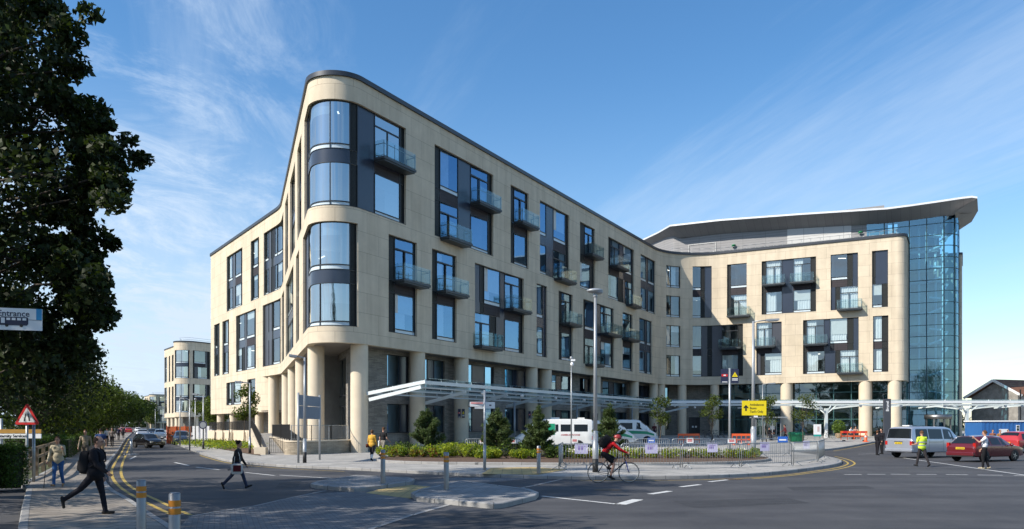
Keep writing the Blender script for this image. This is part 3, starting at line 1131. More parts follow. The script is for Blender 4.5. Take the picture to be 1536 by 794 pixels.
# ================================================================== ground, roads, pavements
def asphalt():
    m, nt, out = new_mat('asphalt')
    b = principled(nt, out, (.05, .05, .055), .82, 0, .35)
    tc = N(nt, 'ShaderNodeTexCoord')
    n1 = N(nt, 'ShaderNodeTexNoise'); n1.inputs['Scale'].default_value = .35; n1.inputs['Detail'].default_value = 8; n1.inputs['Roughness'].default_value = .7
    n2 = N(nt, 'ShaderNodeTexNoise'); n2.inputs['Scale'].default_value = 45; n2.inputs['Detail'].default_value = 3
    mp = N(nt, 'ShaderNodeMapping'); mp.inputs['Rotation'].default_value = (0, 0, .12); mp.inputs['Scale'].default_value = (.05, .9, 1)
    n3 = N(nt, 'ShaderNodeTexNoise'); n3.inputs['Scale'].default_value = 1.; n3.inputs['Detail'].default_value = 4
    for n in (n1, n2): nt.links.new(tc.outputs['Object'], n.inputs['Vector'])
    nt.links.new(tc.outputs['Object'], mp.inputs[0]); nt.links.new(mp.outputs[0], n3.inputs['Vector'])
    r1 = ramp(nt, n1.outputs[0], [(.3, (.040, .040, .045)), (.7, (.080, .079, .082))])
    r2 = ramp(nt, n2.outputs[0], [(.35, (.75, .75, .75)), (.65, (1.25, 1.25, 1.25))])
    r3 = ramp(nt, n3.outputs[0], [(.35, (.86, .86, .86)), (.65, (1.14, 1.14, 1.13))])
    a = N(nt, 'ShaderNodeMixRGB'); a.blend_type = 'MULTIPLY'; a.inputs[0].default_value = 1
    c = N(nt, 'ShaderNodeMixRGB'); c.blend_type = 'MULTIPLY'; c.inputs[0].default_value = 1
    nt.links.new(r1.outputs[0], a.inputs[1]); nt.links.new(r2.outputs[0], a.inputs[2])
    nt.links.new(a.outputs[0], c.inputs[1]); nt.links.new(r3.outputs[0], c.inputs[2])
    nt.links.new(c.outputs[0], b.inputs['Base Color'])
    bp = N(nt, 'ShaderNodeBump'); bp.inputs['Strength'].default_value = .5; bp.inputs['Distance'].default_value = .008
    nt.links.new(n2.outputs[0], bp.inputs['Height']); nt.links.new(bp.outputs[0], b.inputs['Normal'])
    return m
ASPHALT = asphalt()
PAVE = brickmat('pale_paving_slabs', (.38, .362, .335), (.29, .28, .26), (.17, .165, .155), .9, .6, .012, coord='Object', var=.2, vscale=.6, rot=.5)
PAVE2 = brickmat('street_paving_slabs', (.30, .265, .225), (.22, .195, .168), (.085, .078, .07), .62, .42, .016, coord='Object', var=.2, vscale=.8, rot=.18)
BLOCK = brickmat('grey_block_paving', (.19, .19, .195), (.125, .125, .13), (.06, .06, .062), .22, .11, .008, coord='Object', var=.25, vscale=.5, rot=-.35)
ISL = brickmat('island_paving', (.26, .255, .25), (.19, .187, .185), (.1, .1, .1), .4, .4, .01, coord='Object', var=.2, vscale=.6, rot=-.35)
KERB = brickmat('granite_kerb', (.32, .315, .305), (.25, .245, .24), (.12, .12, .12), .9, 3., .012, coord='Object', var=.15, vscale=3)
SOIL = pm('bark_mulch', (.10, .058, .035), .95, var=.5, scale=7, bump=.9, bscale=18)
EARTH = pm('earth_and_grass', (.06, .07, .025), .95, var=.4, scale=.4)
ROADWHITE = pm('road_marking_white', (.55, .55, .53), .7, var=.25, scale=5)
ROADYEL = pm('road_marking_yellow', (.42, .29, .055), .7, var=.35, scale=4)

def sheet(name, poly, z, mat, sub=0, kind='structure'):
    bm = bmesh.new()
    vs = [bm.verts.new((p[0], p[1], 0)) for p in poly]
    for t in tessellate_polygon([[Vector((p[0], p[1], 0)) for p in poly]]):
        f = bm.faces.new([vs[k] for k in t])
    bmesh.ops.recalc_face_normals(bm, faces=bm.faces[:])
    for f in bm.faces:
        f.normal_update()
        if f.normal.z < 0: f.normal_flip()
    if sub:
        for k in range(-10, 40):
            for co, no in (((0, 56 + k * 4.2, 0), (0, 1, 0)), ((-6 + k * 4.2, 0, 0), (1, 0, 0))):
                if 50 < 56 + k * 4.2 < 106 or no[0]:
                    bmesh.ops.bisect_plane(bm, geom=bm.verts[:] + bm.edges[:] + bm.faces[:], plane_co=co, plane_no=no)
    for v in bm.verts:
        v.co.z = z + G(v.co.x, v.co.y)
    me = bpy.data.meshes.new(name); bm.to_mesh(me); bm.free(); me.materials.append(mat)
    o = bpy.data.objects.new(name, me); COL.objects.link(o)
    if kind: o['kind'] = kind
    return o

def inset(poly, d):
    n = len(poly); out = []
    for i in range(n):
        p, a, b = Vector(poly[i][:2]), Vector(poly[i - 1][:2]), Vector(poly[(i + 1) % n][:2])
        u, v = (p - a).normalized(), (b - p).normalized()
        q = Vector((-u.y, u.x)) + Vector((-v.y, v.x))
        q = q / max(.35, q.length_squared) * 2
        out.append(p + q * d)
    return out

def area(poly):
    return sum(poly[i - 1][0] * poly[i][1] - poly[i][0] * poly[i - 1][1] for i in range(len(poly))) / 2

def smooth_line(pts, n=4, closed=False):
    P = [Vector(p[:2]) for p in pts]; out = []; k = len(P)
    rngi = range(k) if closed else range(k - 1)
    for i in rngi:
        p0, p1, p2, p3 = (P[(i - 1) % k] if closed or i else P[0]), P[i], P[(i + 1) % k], (P[(i + 2) % k] if closed or i + 2 < k else P[-1])
        for j in range(n):
            t = j / n
            out.append(.5 * ((2 * p1) + (p2 - p0) * t + (2 * p0 - 5 * p1 + 4 * p2 - p3) * t * t + (3 * p1 - p0 - 3 * p2 + p3) * t ** 3))
    if not closed: out.append(P[-1])
    return out

def kerbed(name, poly, z, top, kerbname='kerb', kw=.16, ktop=None, kmat=None):
    if area(poly) < 0: poly = poly[::-1]
    inn = inset(poly, kw); n = len(poly)
    sheet(name, inn, z, top, sub=1)
    mb = MB()
    for i in range(n):
        j = (i + 1) % n
        a, b, c, d = poly[i], poly[j], inn[j], inn[i]
        za, zb = G(a[0], a[1]), G(b[0], b[1])
        q = lambda p, zz: (p[0], p[1], zz)
        zt = z + .006
        mb.quad([q(a, za - .05), q(b, zb - .05), q(b, zb + zt - .02), q(a, za + zt - .02)])
        mid = lambda p, r: (p[0] + (r[0] - p[0]) * .15, p[1] + (r[1] - p[1]) * .15)
        a2, b2 = mid(a, d), mid(b, c)
        mb.quad([q(a, za + zt - .02), q(b, zb + zt - .02), q(b2, zb + zt), q(a2, za + zt)])
        mb.quad([q(a2, za + zt), q(b2, zb + zt), q(c, zb + zt), q(d, za + zt)])
    o = mb.build(kerbname, kmat or KERB); o['kind'] = 'structure'
    return inn

def stripe(mb, pts, w, z=.004):
    P = [Vector(p[:2]) for p in pts]; n = len(P); L, Rr = [], []
    for i in range(n):
        d = (P[min(i + 1, n - 1)] - P[max(i - 1, 0)]).normalized(); q = Vector((-d.y, d.x)) * w / 2
        L.append(P[i] + q); Rr.append(P[i] - q)
    vs = [(p.x, p.y, z + G(p.x, p.y)) for pr in zip(L, Rr) for p in pr]
    mb.add(vs, [(2 * i + 1, 2 * i + 3, 2 * i + 2, 2 * i) for i in range(n - 1)])

g = MB()
g.box((0, 900, -.56), (5000, 5000, 1.)); o = g.build('ground', EARTH); o['kind'] = 'structure'
sheet('road', [(-90, -60), (150, -60), (150, 118), (-44, 118), (-415, 900), (-432, 900), (-95, 130)], 0, ASPHALT, sub=1)

# main forecourt: from the street, round the traffic-island nose, to the entrance
fk = [(278, 673), (289, 677), (301, 682), (318, 687), (339, 692.5), (367, 696), (400, 699), (440, 701.8), (517, 705), (600, 709.5), (687, 714), (760, 717), (866, 719.5), (961, 719), (1040, 718), (1128, 714.5), (1180, 710), (1216, 705.5), (1243, 701.5), (1257, 698.5), (1263, 695), (1256, 691), (1238, 687), (1212, 683), (1192, 680.5)]
front = smooth_line([gp(*p) for p in fk], 4)
back = smooth_line([gp(*p) for p in [(1192, 680.5), (1186, 678.5), (1198, 677.6), (1240, 676.5), (1280, 672.5), (1313, 668.5), (1345, 665), (1372, 663.3)]], 4)
PLAZA = [(-137, 300)] + [tuple(gp(268, 668.5))] + front + back[1:] + [Vector((46, 93.0)), Vector((64, 91.5)), Vector((150, 91.0)), (150, 175), (-60, 310)]
kerbed('pavement', PLAZA, .12, PAVE)
# street-side pavement on the left
lk = [(330, 850), (285, 815), (252, 793), (226, 776), (205, 761), (188, 750), (173, 741.6), (161, 730), (157.5, 721), (158.5, 708), (166, 694), (176, 681), (184, 667), (189, 659)]
li = [(152, 658), (137, 664), (118, 676), (98, 690), (78, 705), (58, 716), (30, 731)]
LP = smooth_line([gp(*p) for p in lk], 4) + [Vector((-146, 310)), Vector((-152, 310))] + [gp(*p) for p in li] + [gp(40, 738), gp(33, 765), gp(27, 800), gp(20, 850)]
kerbed('pavement', LP, .12, PAVE2)
VG = [gp(29, 732.5), gp(60, 717), gp(80, 705), gp(100, 690), gp(120, 676), gp(139, 664), gp(153, 658.3), Vector((-153, 310)), Vector((-700, 900)), Vector((-400, 20)), Vector((-40, 22))]
sheet('grass_verge', VG, .09, EARTH)
# crossing table and its islands
cr = [(262, 800), (283, 776), (330, 768), (380, 760.5), (430, 749), (470, 741), (540, 737), (575, 730), (604, 725), (690, 716), (795, 718.3), (662, 731), (612, 749), (672, 757), (615, 774), (559, 793), (520, 806), (470, 830), (330, 850)]
crossing = sheet('crossing_table', [gp(*p) for p in cr], .005, BLOCK)
ms = MB()
stripe(ms, [gp(*p) for p in [(674, 757.5), (615, 774), (559, 793), (520, 807), (470, 832)]], .13, .009)
stripe(ms, [gp(*p) for p in [(283, 775.5), (330, 767.5), (380, 760), (430, 748.5), (489, 736.5)]], .1, .009)
stripe(ms, [gp(*p) for p in [(757, 737.5), (800, 729), (845, 718.8)]], .12, .009)
o = ms.build('crossing_edging', KERB); o['kind'] = 'structure'
i1 = [gp(*p) for p in [(466, 731), (474, 728), (534, 717.8), (614, 721.8), (622, 724), (617, 728), (541, 738), (531, 738.5), (474, 733.5)]]
kerbed('traffic_island', i1, .13, ISL, kw=.2)
i2 = [gp(*p) for p in [(616, 746), (626, 741), (692, 727), (795, 740), (808, 745), (804, 750), (757, 762), (741, 764), (625, 752.5)]]
kerbed('traffic_island', i2, .13, ISL, kw=.2)
for q in ([(548, 740), (602, 726.3), (664, 732.5), (616, 748.5)], [(722, 716.2), (736, 706.5), (800, 705), (850, 709), (806, 717.3)]):
    sheet('tactile_paving', [gp(*p) for p in q], .009 if q[0][0] < 700 else .132, TACTILE)
PATCH = pm('asphalt_patch', (.034, .034, .037), .85, var=.3, scale=2, bump=.5, bscale=45)
for q in ([(660, 771), (760, 768), (800, 781), (690, 786)], [(1010, 752), (1180, 747), (1215, 755), (1040, 762)], [(420, 724), (452, 722), (446, 732), (412, 733)], [(1180, 731), (1300, 729), (1312, 733), (1190, 736)]):
    sheet('road_patch', [gp(*p) for p in q], .003, PATCH)
# markings
yl = MB()
for w in (0, 1):
    pts = [(285 - 20 * w, 774 + 5 * w * 0 + (1 - 2 * w) * 0)] 
outer = [(286, 773), (262, 763), (238, 751.5), (215, 741), (197, 731), (187, 722), (182.5, 714), (181.5, 706), (183.5, 696), (187, 687), (190.5, 679), (194.5, 669), (198, 660)]
innr = [(266, 776), (240, 764), (214, 751.5), (193, 740), (179, 730), (170.5, 720), (167.5, 711), (168.5, 703), (173, 694), (179, 684.5), (183.5, 677), (188.5, 667), (193.5, 658.5)]
for line in (outer, innr):
    stripe(yl, smooth_line([gp(*p) for p in line], 4), .11)
off = [gp(*p) for p in [(300, 683.5), (320, 689.5), (341, 694.5), (368, 698.2), (400, 701), (440, 704), (517, 707.5)]]
stripe(yl, smooth_line(off, 3), .1)
k0 = [gp(*p) for p in [(870, 721.5), (961, 721), (1040, 720.3), (1128, 717), (1182, 712.3), (1219, 707.4), (1248, 703.2), (1265, 699.4), (1272, 695), (1263, 690), (1246, 686)]]
k1 = [gp(*p) for p in [(1128, 718.6), (1184, 713.8), (1222, 709), (1254, 704.6), (1274, 700), (1282, 695), (1271, 689.3), (1252, 684.6)]]
for k in (k0, k1): stripe(yl, smooth_line(k, 5), .1)
stripe(yl, [gp(*p) for p in [(1250, 677.3), (1282, 673.4), (1313, 669.3), (1345, 665.9)]], .09)
o = yl.build('road_marking', ROADYEL); o['kind'] = 'structure'
wl = MB()
for a, b, w in (((812, 744.3), (930, 757), .13), ((930, 757), (957, 749.5), .32), ((975, 741.5), (1005, 737), .22), ((1021, 730.6), (1050, 727.2), .2), ((1064, 723), (1091, 720), .18),
                ((420, 713), (498, 717.8), .12), ((262, 694), (283, 698.5), .14), ((294, 701), (329, 705), .13), ((368, 709), (412, 713.6), .12), ((195, 689), (204, 684.5), .1), ((1288, 681.5), (1313, 681), .12), ((1355, 687.2), (1540, 713.4), .13),
                ((1266, 712), (1292, 712), .16), ((1301, 711.7), (1328, 711.8), .16), ((1336, 711.6), (1365, 711.8), .16), ((1375, 711.8), (1405, 712), .16), ((1419, 712.2), (1452, 712.5), .16), ((1466, 712.8), (1504, 713.2), .16), ((1521, 713.6), (1560, 714), .16)):
    p, q = gp(*a), gp(*b)
    stripe(wl, [p.lerp(q, t / 4) for t in range(5)], w)
o = wl.build('road_marking', ROADWHITE); o['kind'] = 'structure'
mh = MB(); c = gp(912, 735); mh.lathe([(0, .006), (.42, .006), (.46, 0)], (c.x, c.y, .001), 20)
mm = pm('rusted_iron_cover', (.12, .085, .055), .7, .3, var=.4, scale=14, bump=.6, bscale=30)
o = mh.build('manhole_cover', mm); tag(o, 'round rusty manhole cover set in the dark road by the cyclist', 'manhole cover')
for px, py, lb in ((700, 716.2, 'drain grate in the gutter opposite the white finger sign'), (1100, 719.2, 'drain grate in the gutter below the front barriers')):
    c = gp(px, py); m = MB()
    for i in range(7): m.box((-.24 + i * .08, 0, .006), (.035, .40, .012))
    for s in (-1, 1): m.box((0, s * .21, .006), (.56, .04, .013))
    o = m.build('drain_grate', mm, loc=(c.x, c.y, 0)); tag(o, 'iron ' + lb, 'drain')

# planting beds
BED = [gp(*p, .12) for p in [(566, 691), (574, 694), (640, 696.5), (730, 697.5), (850, 698.3), (980, 698), (1090, 696.3), (1140, 693.7), (1156, 691), (1148, 688.3), (1110, 686.5), (1000, 685), (880, 684.5), (780, 683.5), (700, 683), (630, 684), (580, 687.5)]]
BED = smooth_line(BED, 3, True)
if area(BED) < 0: BED = BED[::-1]
kerbed('planting_bed', BED, .24, SOIL, kw=.14)
GB = [gp(*p, .1) for p in [(296, 667), (312, 663.6), (345, 665.5), (376, 667.5), (391, 684.4), (372, 681.6), (343, 676.6), (318, 671.5)]]
sheet('planting_bed', GB, .155, SOIL)
# ================================================================== walls, railings, canopy
def gp3(px, py, z=0.):
    p = gp(px, py, z); return Vector((p.x, p.y, z))
back_dir = -Ld
wallA = [gp(429.5, 686)]; 
far = wallA[0] + back_dir * 31
tw = thing('terrace_wall', 'low buff stone terrace wall below the columns at the rounded corner', 'wall', (wallA[0].x, wallA[0].y, 0))
c1, c2, c3 = gp(429.5, 686), gp(470, 684.6), gp(528, 681.2)
tp = Path([(far.x, far.y, 0), (c1.x, c1.y, .9), (c2.x, c2.y, 3), (c3.x, c3.y, 0), (c3.x + 1.5, c3.y + 9, 0)], step=8)
mb = MB(); fbox(mb, tp, 0, tp.L, -.1, .96, 0, .35); mb.build('wall', BUFFWALL, tw, True)
mb = MB(); fbox(mb, tp, 0, tp.L, .96, 1.04, -.04, .39); mb.build('wall_coping', STONE_RND, tw, True)
mb = MB(); mb.prism([(q.x, q.y) for q in [tp.pt(s, .3) for s in tp.nodes(0, tp.L)]] + [(c3.x + 4, c3.y + 14), (far.x + 8, far.y + 4)], .80, .88); mb.build('terrace_paving', PAVE, tw, True)

def pickets(name, label, pts, h=1.05, sp=.115, group=None, mat=BLACK, r=.009):
    t = thing(name, label, 'railing', pts[0], group=group)
    rl, pk, po = MB(), MB(), MB()
    P = [Vector(p) for p in pts]
    for a, b in zip(P, P[1:]):
        rl.beam(a + Vector((0, 0, h)), b + Vector((0, 0, h)), .05, .03); rl.beam(a + Vector((0, 0, .1)), b + Vector((0, 0, .1)), .04, .02)
        L = (b - a).length; n = max(1, int(L / sp))
        for i in range(n + 1):
            q = a.lerp(b, i / n)
            if i % 16 == 0 or i == n:
                po.beam(q, q + Vector((0, 0, h + .02)), .045, .045)
            else:
                pk.beam(q + Vector((0, 0, .1)), q + Vector((0, 0, h)), r * 2, r * 2)
    rl.build('rail', mat, t, True); po.build('post', mat, t, True); pk.build('baluster', mat, t, True)
    return t
def tpt(px, z=1.04, d=.18):
    q = tp.pt(tp.px(px), d); return Vector((q.x, q.y, z))
pickets('terrace_railing', 'black picket railing on the terrace wall left of the notice board', [tpt(405.5), tpt(418), tpt(431)], 1.05)
pickets('terrace_railing', 'thin dark railing along the terrace wall behind the notice board', [tpt(434), tpt(447), tpt(470), tpt(500), tpt(526)], 1.0, mat=GALV, r=.006)
# ramp beside it
rA, rB = gp(391.5, 684.5), gp(391.5, 684.5) + back_dir * 27
rw = thing('retaining_wall', 'pale stone wall beside the ramp and along the raised planting', 'wall', (rA.x, rA.y, 0))
mb = MB()
w1, w2 = gp(314.5, 664.8), gp(376, 666.8)
rd_ = (rB - rA).normalized(); rn = Vector((-rd_.y, rd_.x)) * .2
def slope_wall(mb, a, b, za, zb, n):
    mb.add([(a.x - n.x, a.y - n.y, -.1), (b.x - n.x, b.y - n.y, -.1), (b.x - n.x, b.y - n.y, zb), (a.x - n.x, a.y - n.y, za), (a.x + n.x, a.y + n.y, -.1), (b.x + n.x, b.y + n.y, -.1), (b.x + n.x, b.y + n.y, zb), (a.x + n.x, a.y + n.y, za)],
           [(0, 1, 2, 3), (5, 4, 7, 6), (3, 2, 6, 7), (1, 5, 6, 2), (4, 0, 3, 7)])
slope_wall(mb, rA, rB, .45, 1.75, rn)
wn = (rB - w1).normalized(); wn = Vector((-wn.y, wn.x)) * .2
slope_wall(mb, w1, rB, 1.45, 1.55, wn)
wq = w1 + (pD.xy - w1) * 0 + Vector((-3, 12))
mb.box((rA.x + .1, rA.y - .3, .25), (.75, .6, .7))
mb.build('wall', STONE_RND, rw, True)
st = MB()
rr = Vector((-rd_.y, rd_.x)) * -1
W_ = 2.3
a0, b0 = rA + rr * .2, rB + rr * .2
st.add([(a0.x, a0.y, .13), (a0.x + rr.x * W_, a0.y + rr.y * W_, .13), (b0.x + rr.x * W_, b0.y + rr.y * W_, 1.25), (b0.x, b0.y, 1.25)], [(0, 1, 2, 3)])
o = st.build('ramp', PAVE); o['kind'] = 'structure'
pickets('ramp_railing', 'dark picket handrail sloping down the left side of the ramp', [Vector((rA.x, rA.y, .45)), Vector((rB.x, rB.y, 1.75))], .95)
ra2 = rA + rr * (W_ + .35); rb2 = rB + rr * (W_ + .35)
pickets('ramp_railing', 'dark picket handrail sloping down the right side of the ramp', [Vector((ra2.x, ra2.y, .13)), Vector((ra2.x + rd_.x * 24, ra2.y + rd_.y * 24, 1.15))], 1.0)
pickets('ramp_gate', 'short dark picket gate across the foot of the ramp', [Vector((rA.x + .55, rA.y + .1, .13)), Vector((ra2.x, ra2.y, .13))], 1.05)
pickets('terrace_railing', 'dark railing on top of the pale wall above the strip planting', [Vector((w1.x, w1.y, 1.45)), Vector((rB.x, rB.y, 1.55))], .9)

# glass canopy along the front and across the entrance
nM = Vector((U.y, -U.x))
PMl = lambda t, w: PM + U * t + nM * w
t0 = 1.2
can = thing('glass_canopy', 'long white steel canopy with glass roof along the building front', 'canopy', (PMl(t0, 2).x, PMl(t0, 2).y, 0))
tend = 60
Wo = 4.95
zi, zo = 4.25, 4.95
beam_, arm, gl_, lam, hang = MB(), MB(), MB(), MB(), MB()
def cpt(t, w, dz=0):
    q = PMl(t, w); return Vector((q.x, q.y, zi + (zo - zi) * w / Wo + dz))
beam_.beam(cpt(t0, Wo), cpt(tend, Wo), .14, .24)
for w in (.35, 1.9, 3.4):
    beam_.beam(cpt(t0, w, -.02), cpt(tend, w, -.02), .08, .10)
beam_.beam(cpt(t0, -.1, .04), cpt(t0, Wo + .05, .04), .12, .24); beam_.beam(cpt(t0, .15, -.42), cpt(t0, Wo - .3, -.26), .14, .24)
arms = []
for px in (626, 692, 797, 893, 951, 991):
    q = main.pt(main.px(px, .68), .68)
    arms.append((q.xy - PM).dot(U))
arms = [arms[0], arms[1], (arms[1] + arms[2]) / 2, arms[2], (arms[2] + arms[3]) / 2, arms[3], arms[4], arms[5]]
for t in arms:
    arm.beam(cpt(t, .1, -.5), cpt(t, Wo - 1.1, -.22), .13, .24)
    arm.beam(cpt(t, 2.6, -.12), cpt(t, 2.6, .05), .1, .1)
    lam.ell(cpt(t + 1.8, Wo - .7, -.33), (.16, .16, .14))
n = 30
for i in range(n):
    ta, tb = t0 + (tend - t0) * i / n, t0 + (tend - t0) * (i + 1) / n - .04
    gl_.quad([cpt(ta, 0.1, .2), cpt(tb, .1, .2), cpt(tb, Wo + .35, .22), cpt(ta, Wo + .35, .22)])
    for w in (.5, 2.2, 4.0, Wo):
        beam_.beam(cpt(ta, w, .05), cpt(ta, w, .2), .05, .05)
beam_.build('beam', CANOPYM, can, True); arm.build('bracket_arm', CANOPYM, can, True); gl_.build('glass_roof', CLEAR, can, True); lam.build('lamp', WHITEP, can, True)
po = MB()
for px in (749, 845, 930, 972):                                   # downpipes and slim posts under it
    q = PMl((main.pt(main.px(px, .4), .4).xy - PM).dot(U), 1.2)
    po.tube([(q.x, q.y, 0), (q.x, q.y, 4.2)], .09, 10)
po.build('post', LAMPGREY, can, True)

cy0, cy1 = 91.0, 96.5
ec = thing('entrance_canopy', 'white steel canopy on branching posts across the entrance plaza', 'canopy', (30, cy0 + 1.5, .5))
bm_, gq, pst, lam, am = MB(), MB(), MB(), MB(), MB()
xs0, xs1 = 17, 84
def ez(y): return 4.62 + .0 * y
bm_.beam((xs0, cy0 - .3, 4.68), (xs1, cy0 - .3, 4.68), .14, .27); bm_.beam((xs0, cy0 + .1, 4.36), (xs1, cy0 + .1, 4.36), .10, .10)
for y in (92.8, 94.6, cy1): bm_.beam((xs0, y, 4.45), (xs1, y, 4.45), .1, .16)
for i in range(28):
    x = xs0 + (xs1 - xs0) * i / 27
    bm_.beam((x, cy0 - .05, 4.83), (x, cy0 + .05, 4.93), .05, .1)
    if i < 27:
        x2 = xs0 + (xs1 - xs0) * (i + 1) / 27 - .05
        gq.quad([(x, cy0 - .4, 4.95), (x2, cy0 - .4, 4.95), (x2, cy1, 4.72), (x, cy1, 4.72)])
for px in (1239, 1450, 1610):
    x = (px - 768) / F * 92.6
    pst.beam((x, 92.6, G(x, 92)), (x, 92.6, 4.0), .34, .30)
    for dx, dy in ((1.9, -1.3), (-1.7, -1.2), (1.9, 2.6), (-1.7, 2.6)):
        am.beam((x, 92.6, 3.3), (x + dx * .55, 92.6 + dy * .4, 4.4), .1, .12)
        am.beam((x + dx * .3, 92.6 + dy * .3, 3.95), (x + dx * 2.0, 92.6 + dy * .9, 4.42), .12, .16)
for px in (1130, 1280, 1340, 1405, 1495, 1520):
    x = (px - 768) / F * 92
    am.beam((x - 1.4, 93.4, 4.05), (x + 1.6, 91.4, 4.42), .12, .16)
    lam.ell((x + .5, 91.2, 4.22), (.17, .17, .14))
bm_.build('beam', WHITEM, ec, True); gq.build('glass_roof', CLEAR, ec, True); pst.build('post', WHITEM, ec, True); am.build('branch_arm', WHITEM, ec, True); lam.build('lamp', WHITEP, ec, True)
for px in (1496, 1506, 1518):                                     # bent ducts behind the hoarding
    pass

# ================================================================== street furniture
def bollard(loc, label, h=1.12, r=.078, band=True):
    t = thing('bollard', label, 'bollard', loc, group='stainless steel bollards')
    b = MB(); b.lathe([(r, 0), (r, h - .02), (r - .015, h), (0, h)], n=20); b.build('post', STAINLESS, t)
    y = MB()
    for z in (h - .30, h - .19): y.lathe([(r + .003, z), (r + .003, z + .085)], n=20)
    y.build('reflective_band', pm('amber_band', (.55, .20, .012), .45, var=.15) if 'amber_band' not in bpy.data.materials else bpy.data.materials['amber_band'], t)
    s = MB(); s.lathe([(r + .06, 0), (r + .06, .012), (r, .012)], n=20); s.build('base_plate', STAINLESS, t)
    return t
b1 = at(212, 720, 13.6); bollard((b1.x, b1.y, 0), 'steel bollard with amber bands, left of the front pair')
b2_ = at(262, 739, 11.05); bollard((b2_.x, b2_.y, 0), 'steel bollard with amber bands, nearest in the photo')
q = gp(574.5, 726, .13); bollard((q.x, q.y, .13), 'steel bollard on the smaller far traffic island')
q = gp(669.5, 735, .13); bollard((q.x, q.y, .13), 'steel bollard on the larger near traffic island')
q = gp(808, 711, .12); bollard((q.x, q.y, .12), 'steel bollard at the kerb in front of the dark pine', r=.075)
q = gp(197, 683, 0); t = thing('bollard', 'slim grey post on a tiny island in the street mouth', 'bollard', (q.x, q.y, 0))
b = MB(); b.tube([(0, 0, 0), (0, 0, 1.15)], .09, 10); b.build('post', LAMPGREY, t); b = MB(); b.lathe([(.5, 0), (.5, .1), (0, .12)], n=14); b.build('base', KERB, t)

def lamp(name, label, base, h, arm=(0, 0), head='flat', r0=.09, r1=.055, stub=0., black=False, group='street lamps'):
    t = thing(name, label, 'street lamp', base, group=group)
    p = MB()
    if stub: p.tube([(0, 0, 0), (0, 0, stub)], r0 * 1.35, 14); p.tube([(0, 0, stub), (0, 0, stub + .15)], [r0 * 1.35, r0], 14, cap=False)
    p.tube([(0, 0, stub), (0, 0, h)], [r0, r1], 12); p.build('post', GALV if not black else LAMPGREY, t)
    if black:
        k = MB(); k.tube([(0, 0, 0), (0, 0, .55)], r0 * 1.4, 12); k.build('base_sleeve', BLACK, t)
    a = Vector((arm[0], arm[1], 0))
    hd = MB()
    if a.length > .1:
        m = MB(); m.tube([(0, 0, h - .03), a * .4 + Vector((0, 0, h + .04)), a * .6 + Vector((0, 0, h + .06))], .035, 8); m.build('arm', GALV, t)
        d = a.normalized()
        hd.beam(a * .5 + Vector((0, 0, h + .05)), a + Vector((0, 0, h + .09)), .3, .11); hd.beam(a * .58 + Vector((0, 0, h - .02)), a * .95 + Vector((0, 0, h + .02)), .22, .04)
    elif head == 'dome':
        hd.ell((-.02, 0, h + .10), (.34, .24, .10)); hd.ell((.1, 0, h + .04), (.22, .18, .10)); hd.lathe([(.09, h - .15), (.10, h + .05)], n=12)
    else:
        hd.lathe([(.05, h - .1), (.11, h), (.09, h + .12), (0, h + .14)], n=12)
    hd.build('lamp_head', LAMPGREY, t)
    return t
q = gp(893, 708.5, .12); lamp('street_lamp', 'tall galvanised lamp post with rounded head behind the cyclist', (q.x, q.y, .12), 7.35, (.0, 0), 'dome', .085, .055, stub=1.55, black=True)
q = gp(457, 694.5, .12); lamp('street_lamp', 'galvanised lamp post standing beside the blank notice board', (q.x, q.y, .12), 5.4, (-.75, -.2), r0=.07, r1=.05, stub=1.1, black=True)
q = gp(1130, 686, .12); lamp('street_lamp', 'tall lamp post that carries the yellow direction sign', (q.x, q.y, .12), 8.2, (1.5, -.1), r0=.12, r1=.07, stub=1.7, black=True)
q = at(1144, 638, 78); lamp('street_lamp', 'shorter lamp post with flat head right of the yellow sign', (q.x, q.y, .3), 5.75, (1.2, 0), r0=.07, r1=.05)
q = gp(374.8, 680.5, .12); lamp('street_lamp', 'grey lamp post in the strip planting by the ramp wall', (q.x, q.y, .12), 4.8, (-.95, -.1), r0=.065, r1=.05, stub=1, black=True)
q = gp(305, 674, .12); ls = lamp('street_lamp', 'lamp post carrying a round speed sign on the street corner', (q.x, q.y, .12), 4.35, (-.85, 0), r0=.065, r1=.05, black=True)
mb = MB(); mb.lathe([(0, -.075), (.34, -.075), (.34, -.05), (0, -.05)], (0, 0, 1.95), 24, axis='Y', smooth=False); so_ = mb.build('sign_disc', LAMPGREY, ls)
mb = MB(); mb.lathe([(.25, -.079), (.33, -.079)], (0, 0, 1.95), 24, axis='Y', smooth=False); mb.build('sign_ring', NAVYP, so_)
for i, (px, py, h, lb) in enumerate(((284.5, 676, 3.9, 'slim lamp post on the kerb beside the parked dark car'), (270, 668.5, 4.6, 'slim post behind the orange enclosure'), (293, 668, 4.4, 'slim post at the mouth of the side access'), (245, 656, 4.8, 'far slim lamp post before the third block'), (233, 652.5, 5.0, 'farthest slim lamp post along the street'))):
    q = gp(px, py, .12); lamp('street_lamp', lb, (q.x, q.y, .12), h, (-.7, 0) if i in (0, 3) else (0, 0), 'cap', r0=.06, r1=.045)
q = gp(857, 677, .12)
t = lamp('camera_post', 'thin pale post with a white camera head in front of the white minibus', (q.x, q.y, .12), 6.9, (0, 0), 'cap', .06, .04, group='poles on the forecourt'); t['category'] = 'camera post'
mb = MB(); mb.box((.12, -.05, 6.75), (.32, .14, .14)); mb.ell((.05, -.1, 6.45), (.13, .13, .15)); mb.build('camera', WHITEP, t)

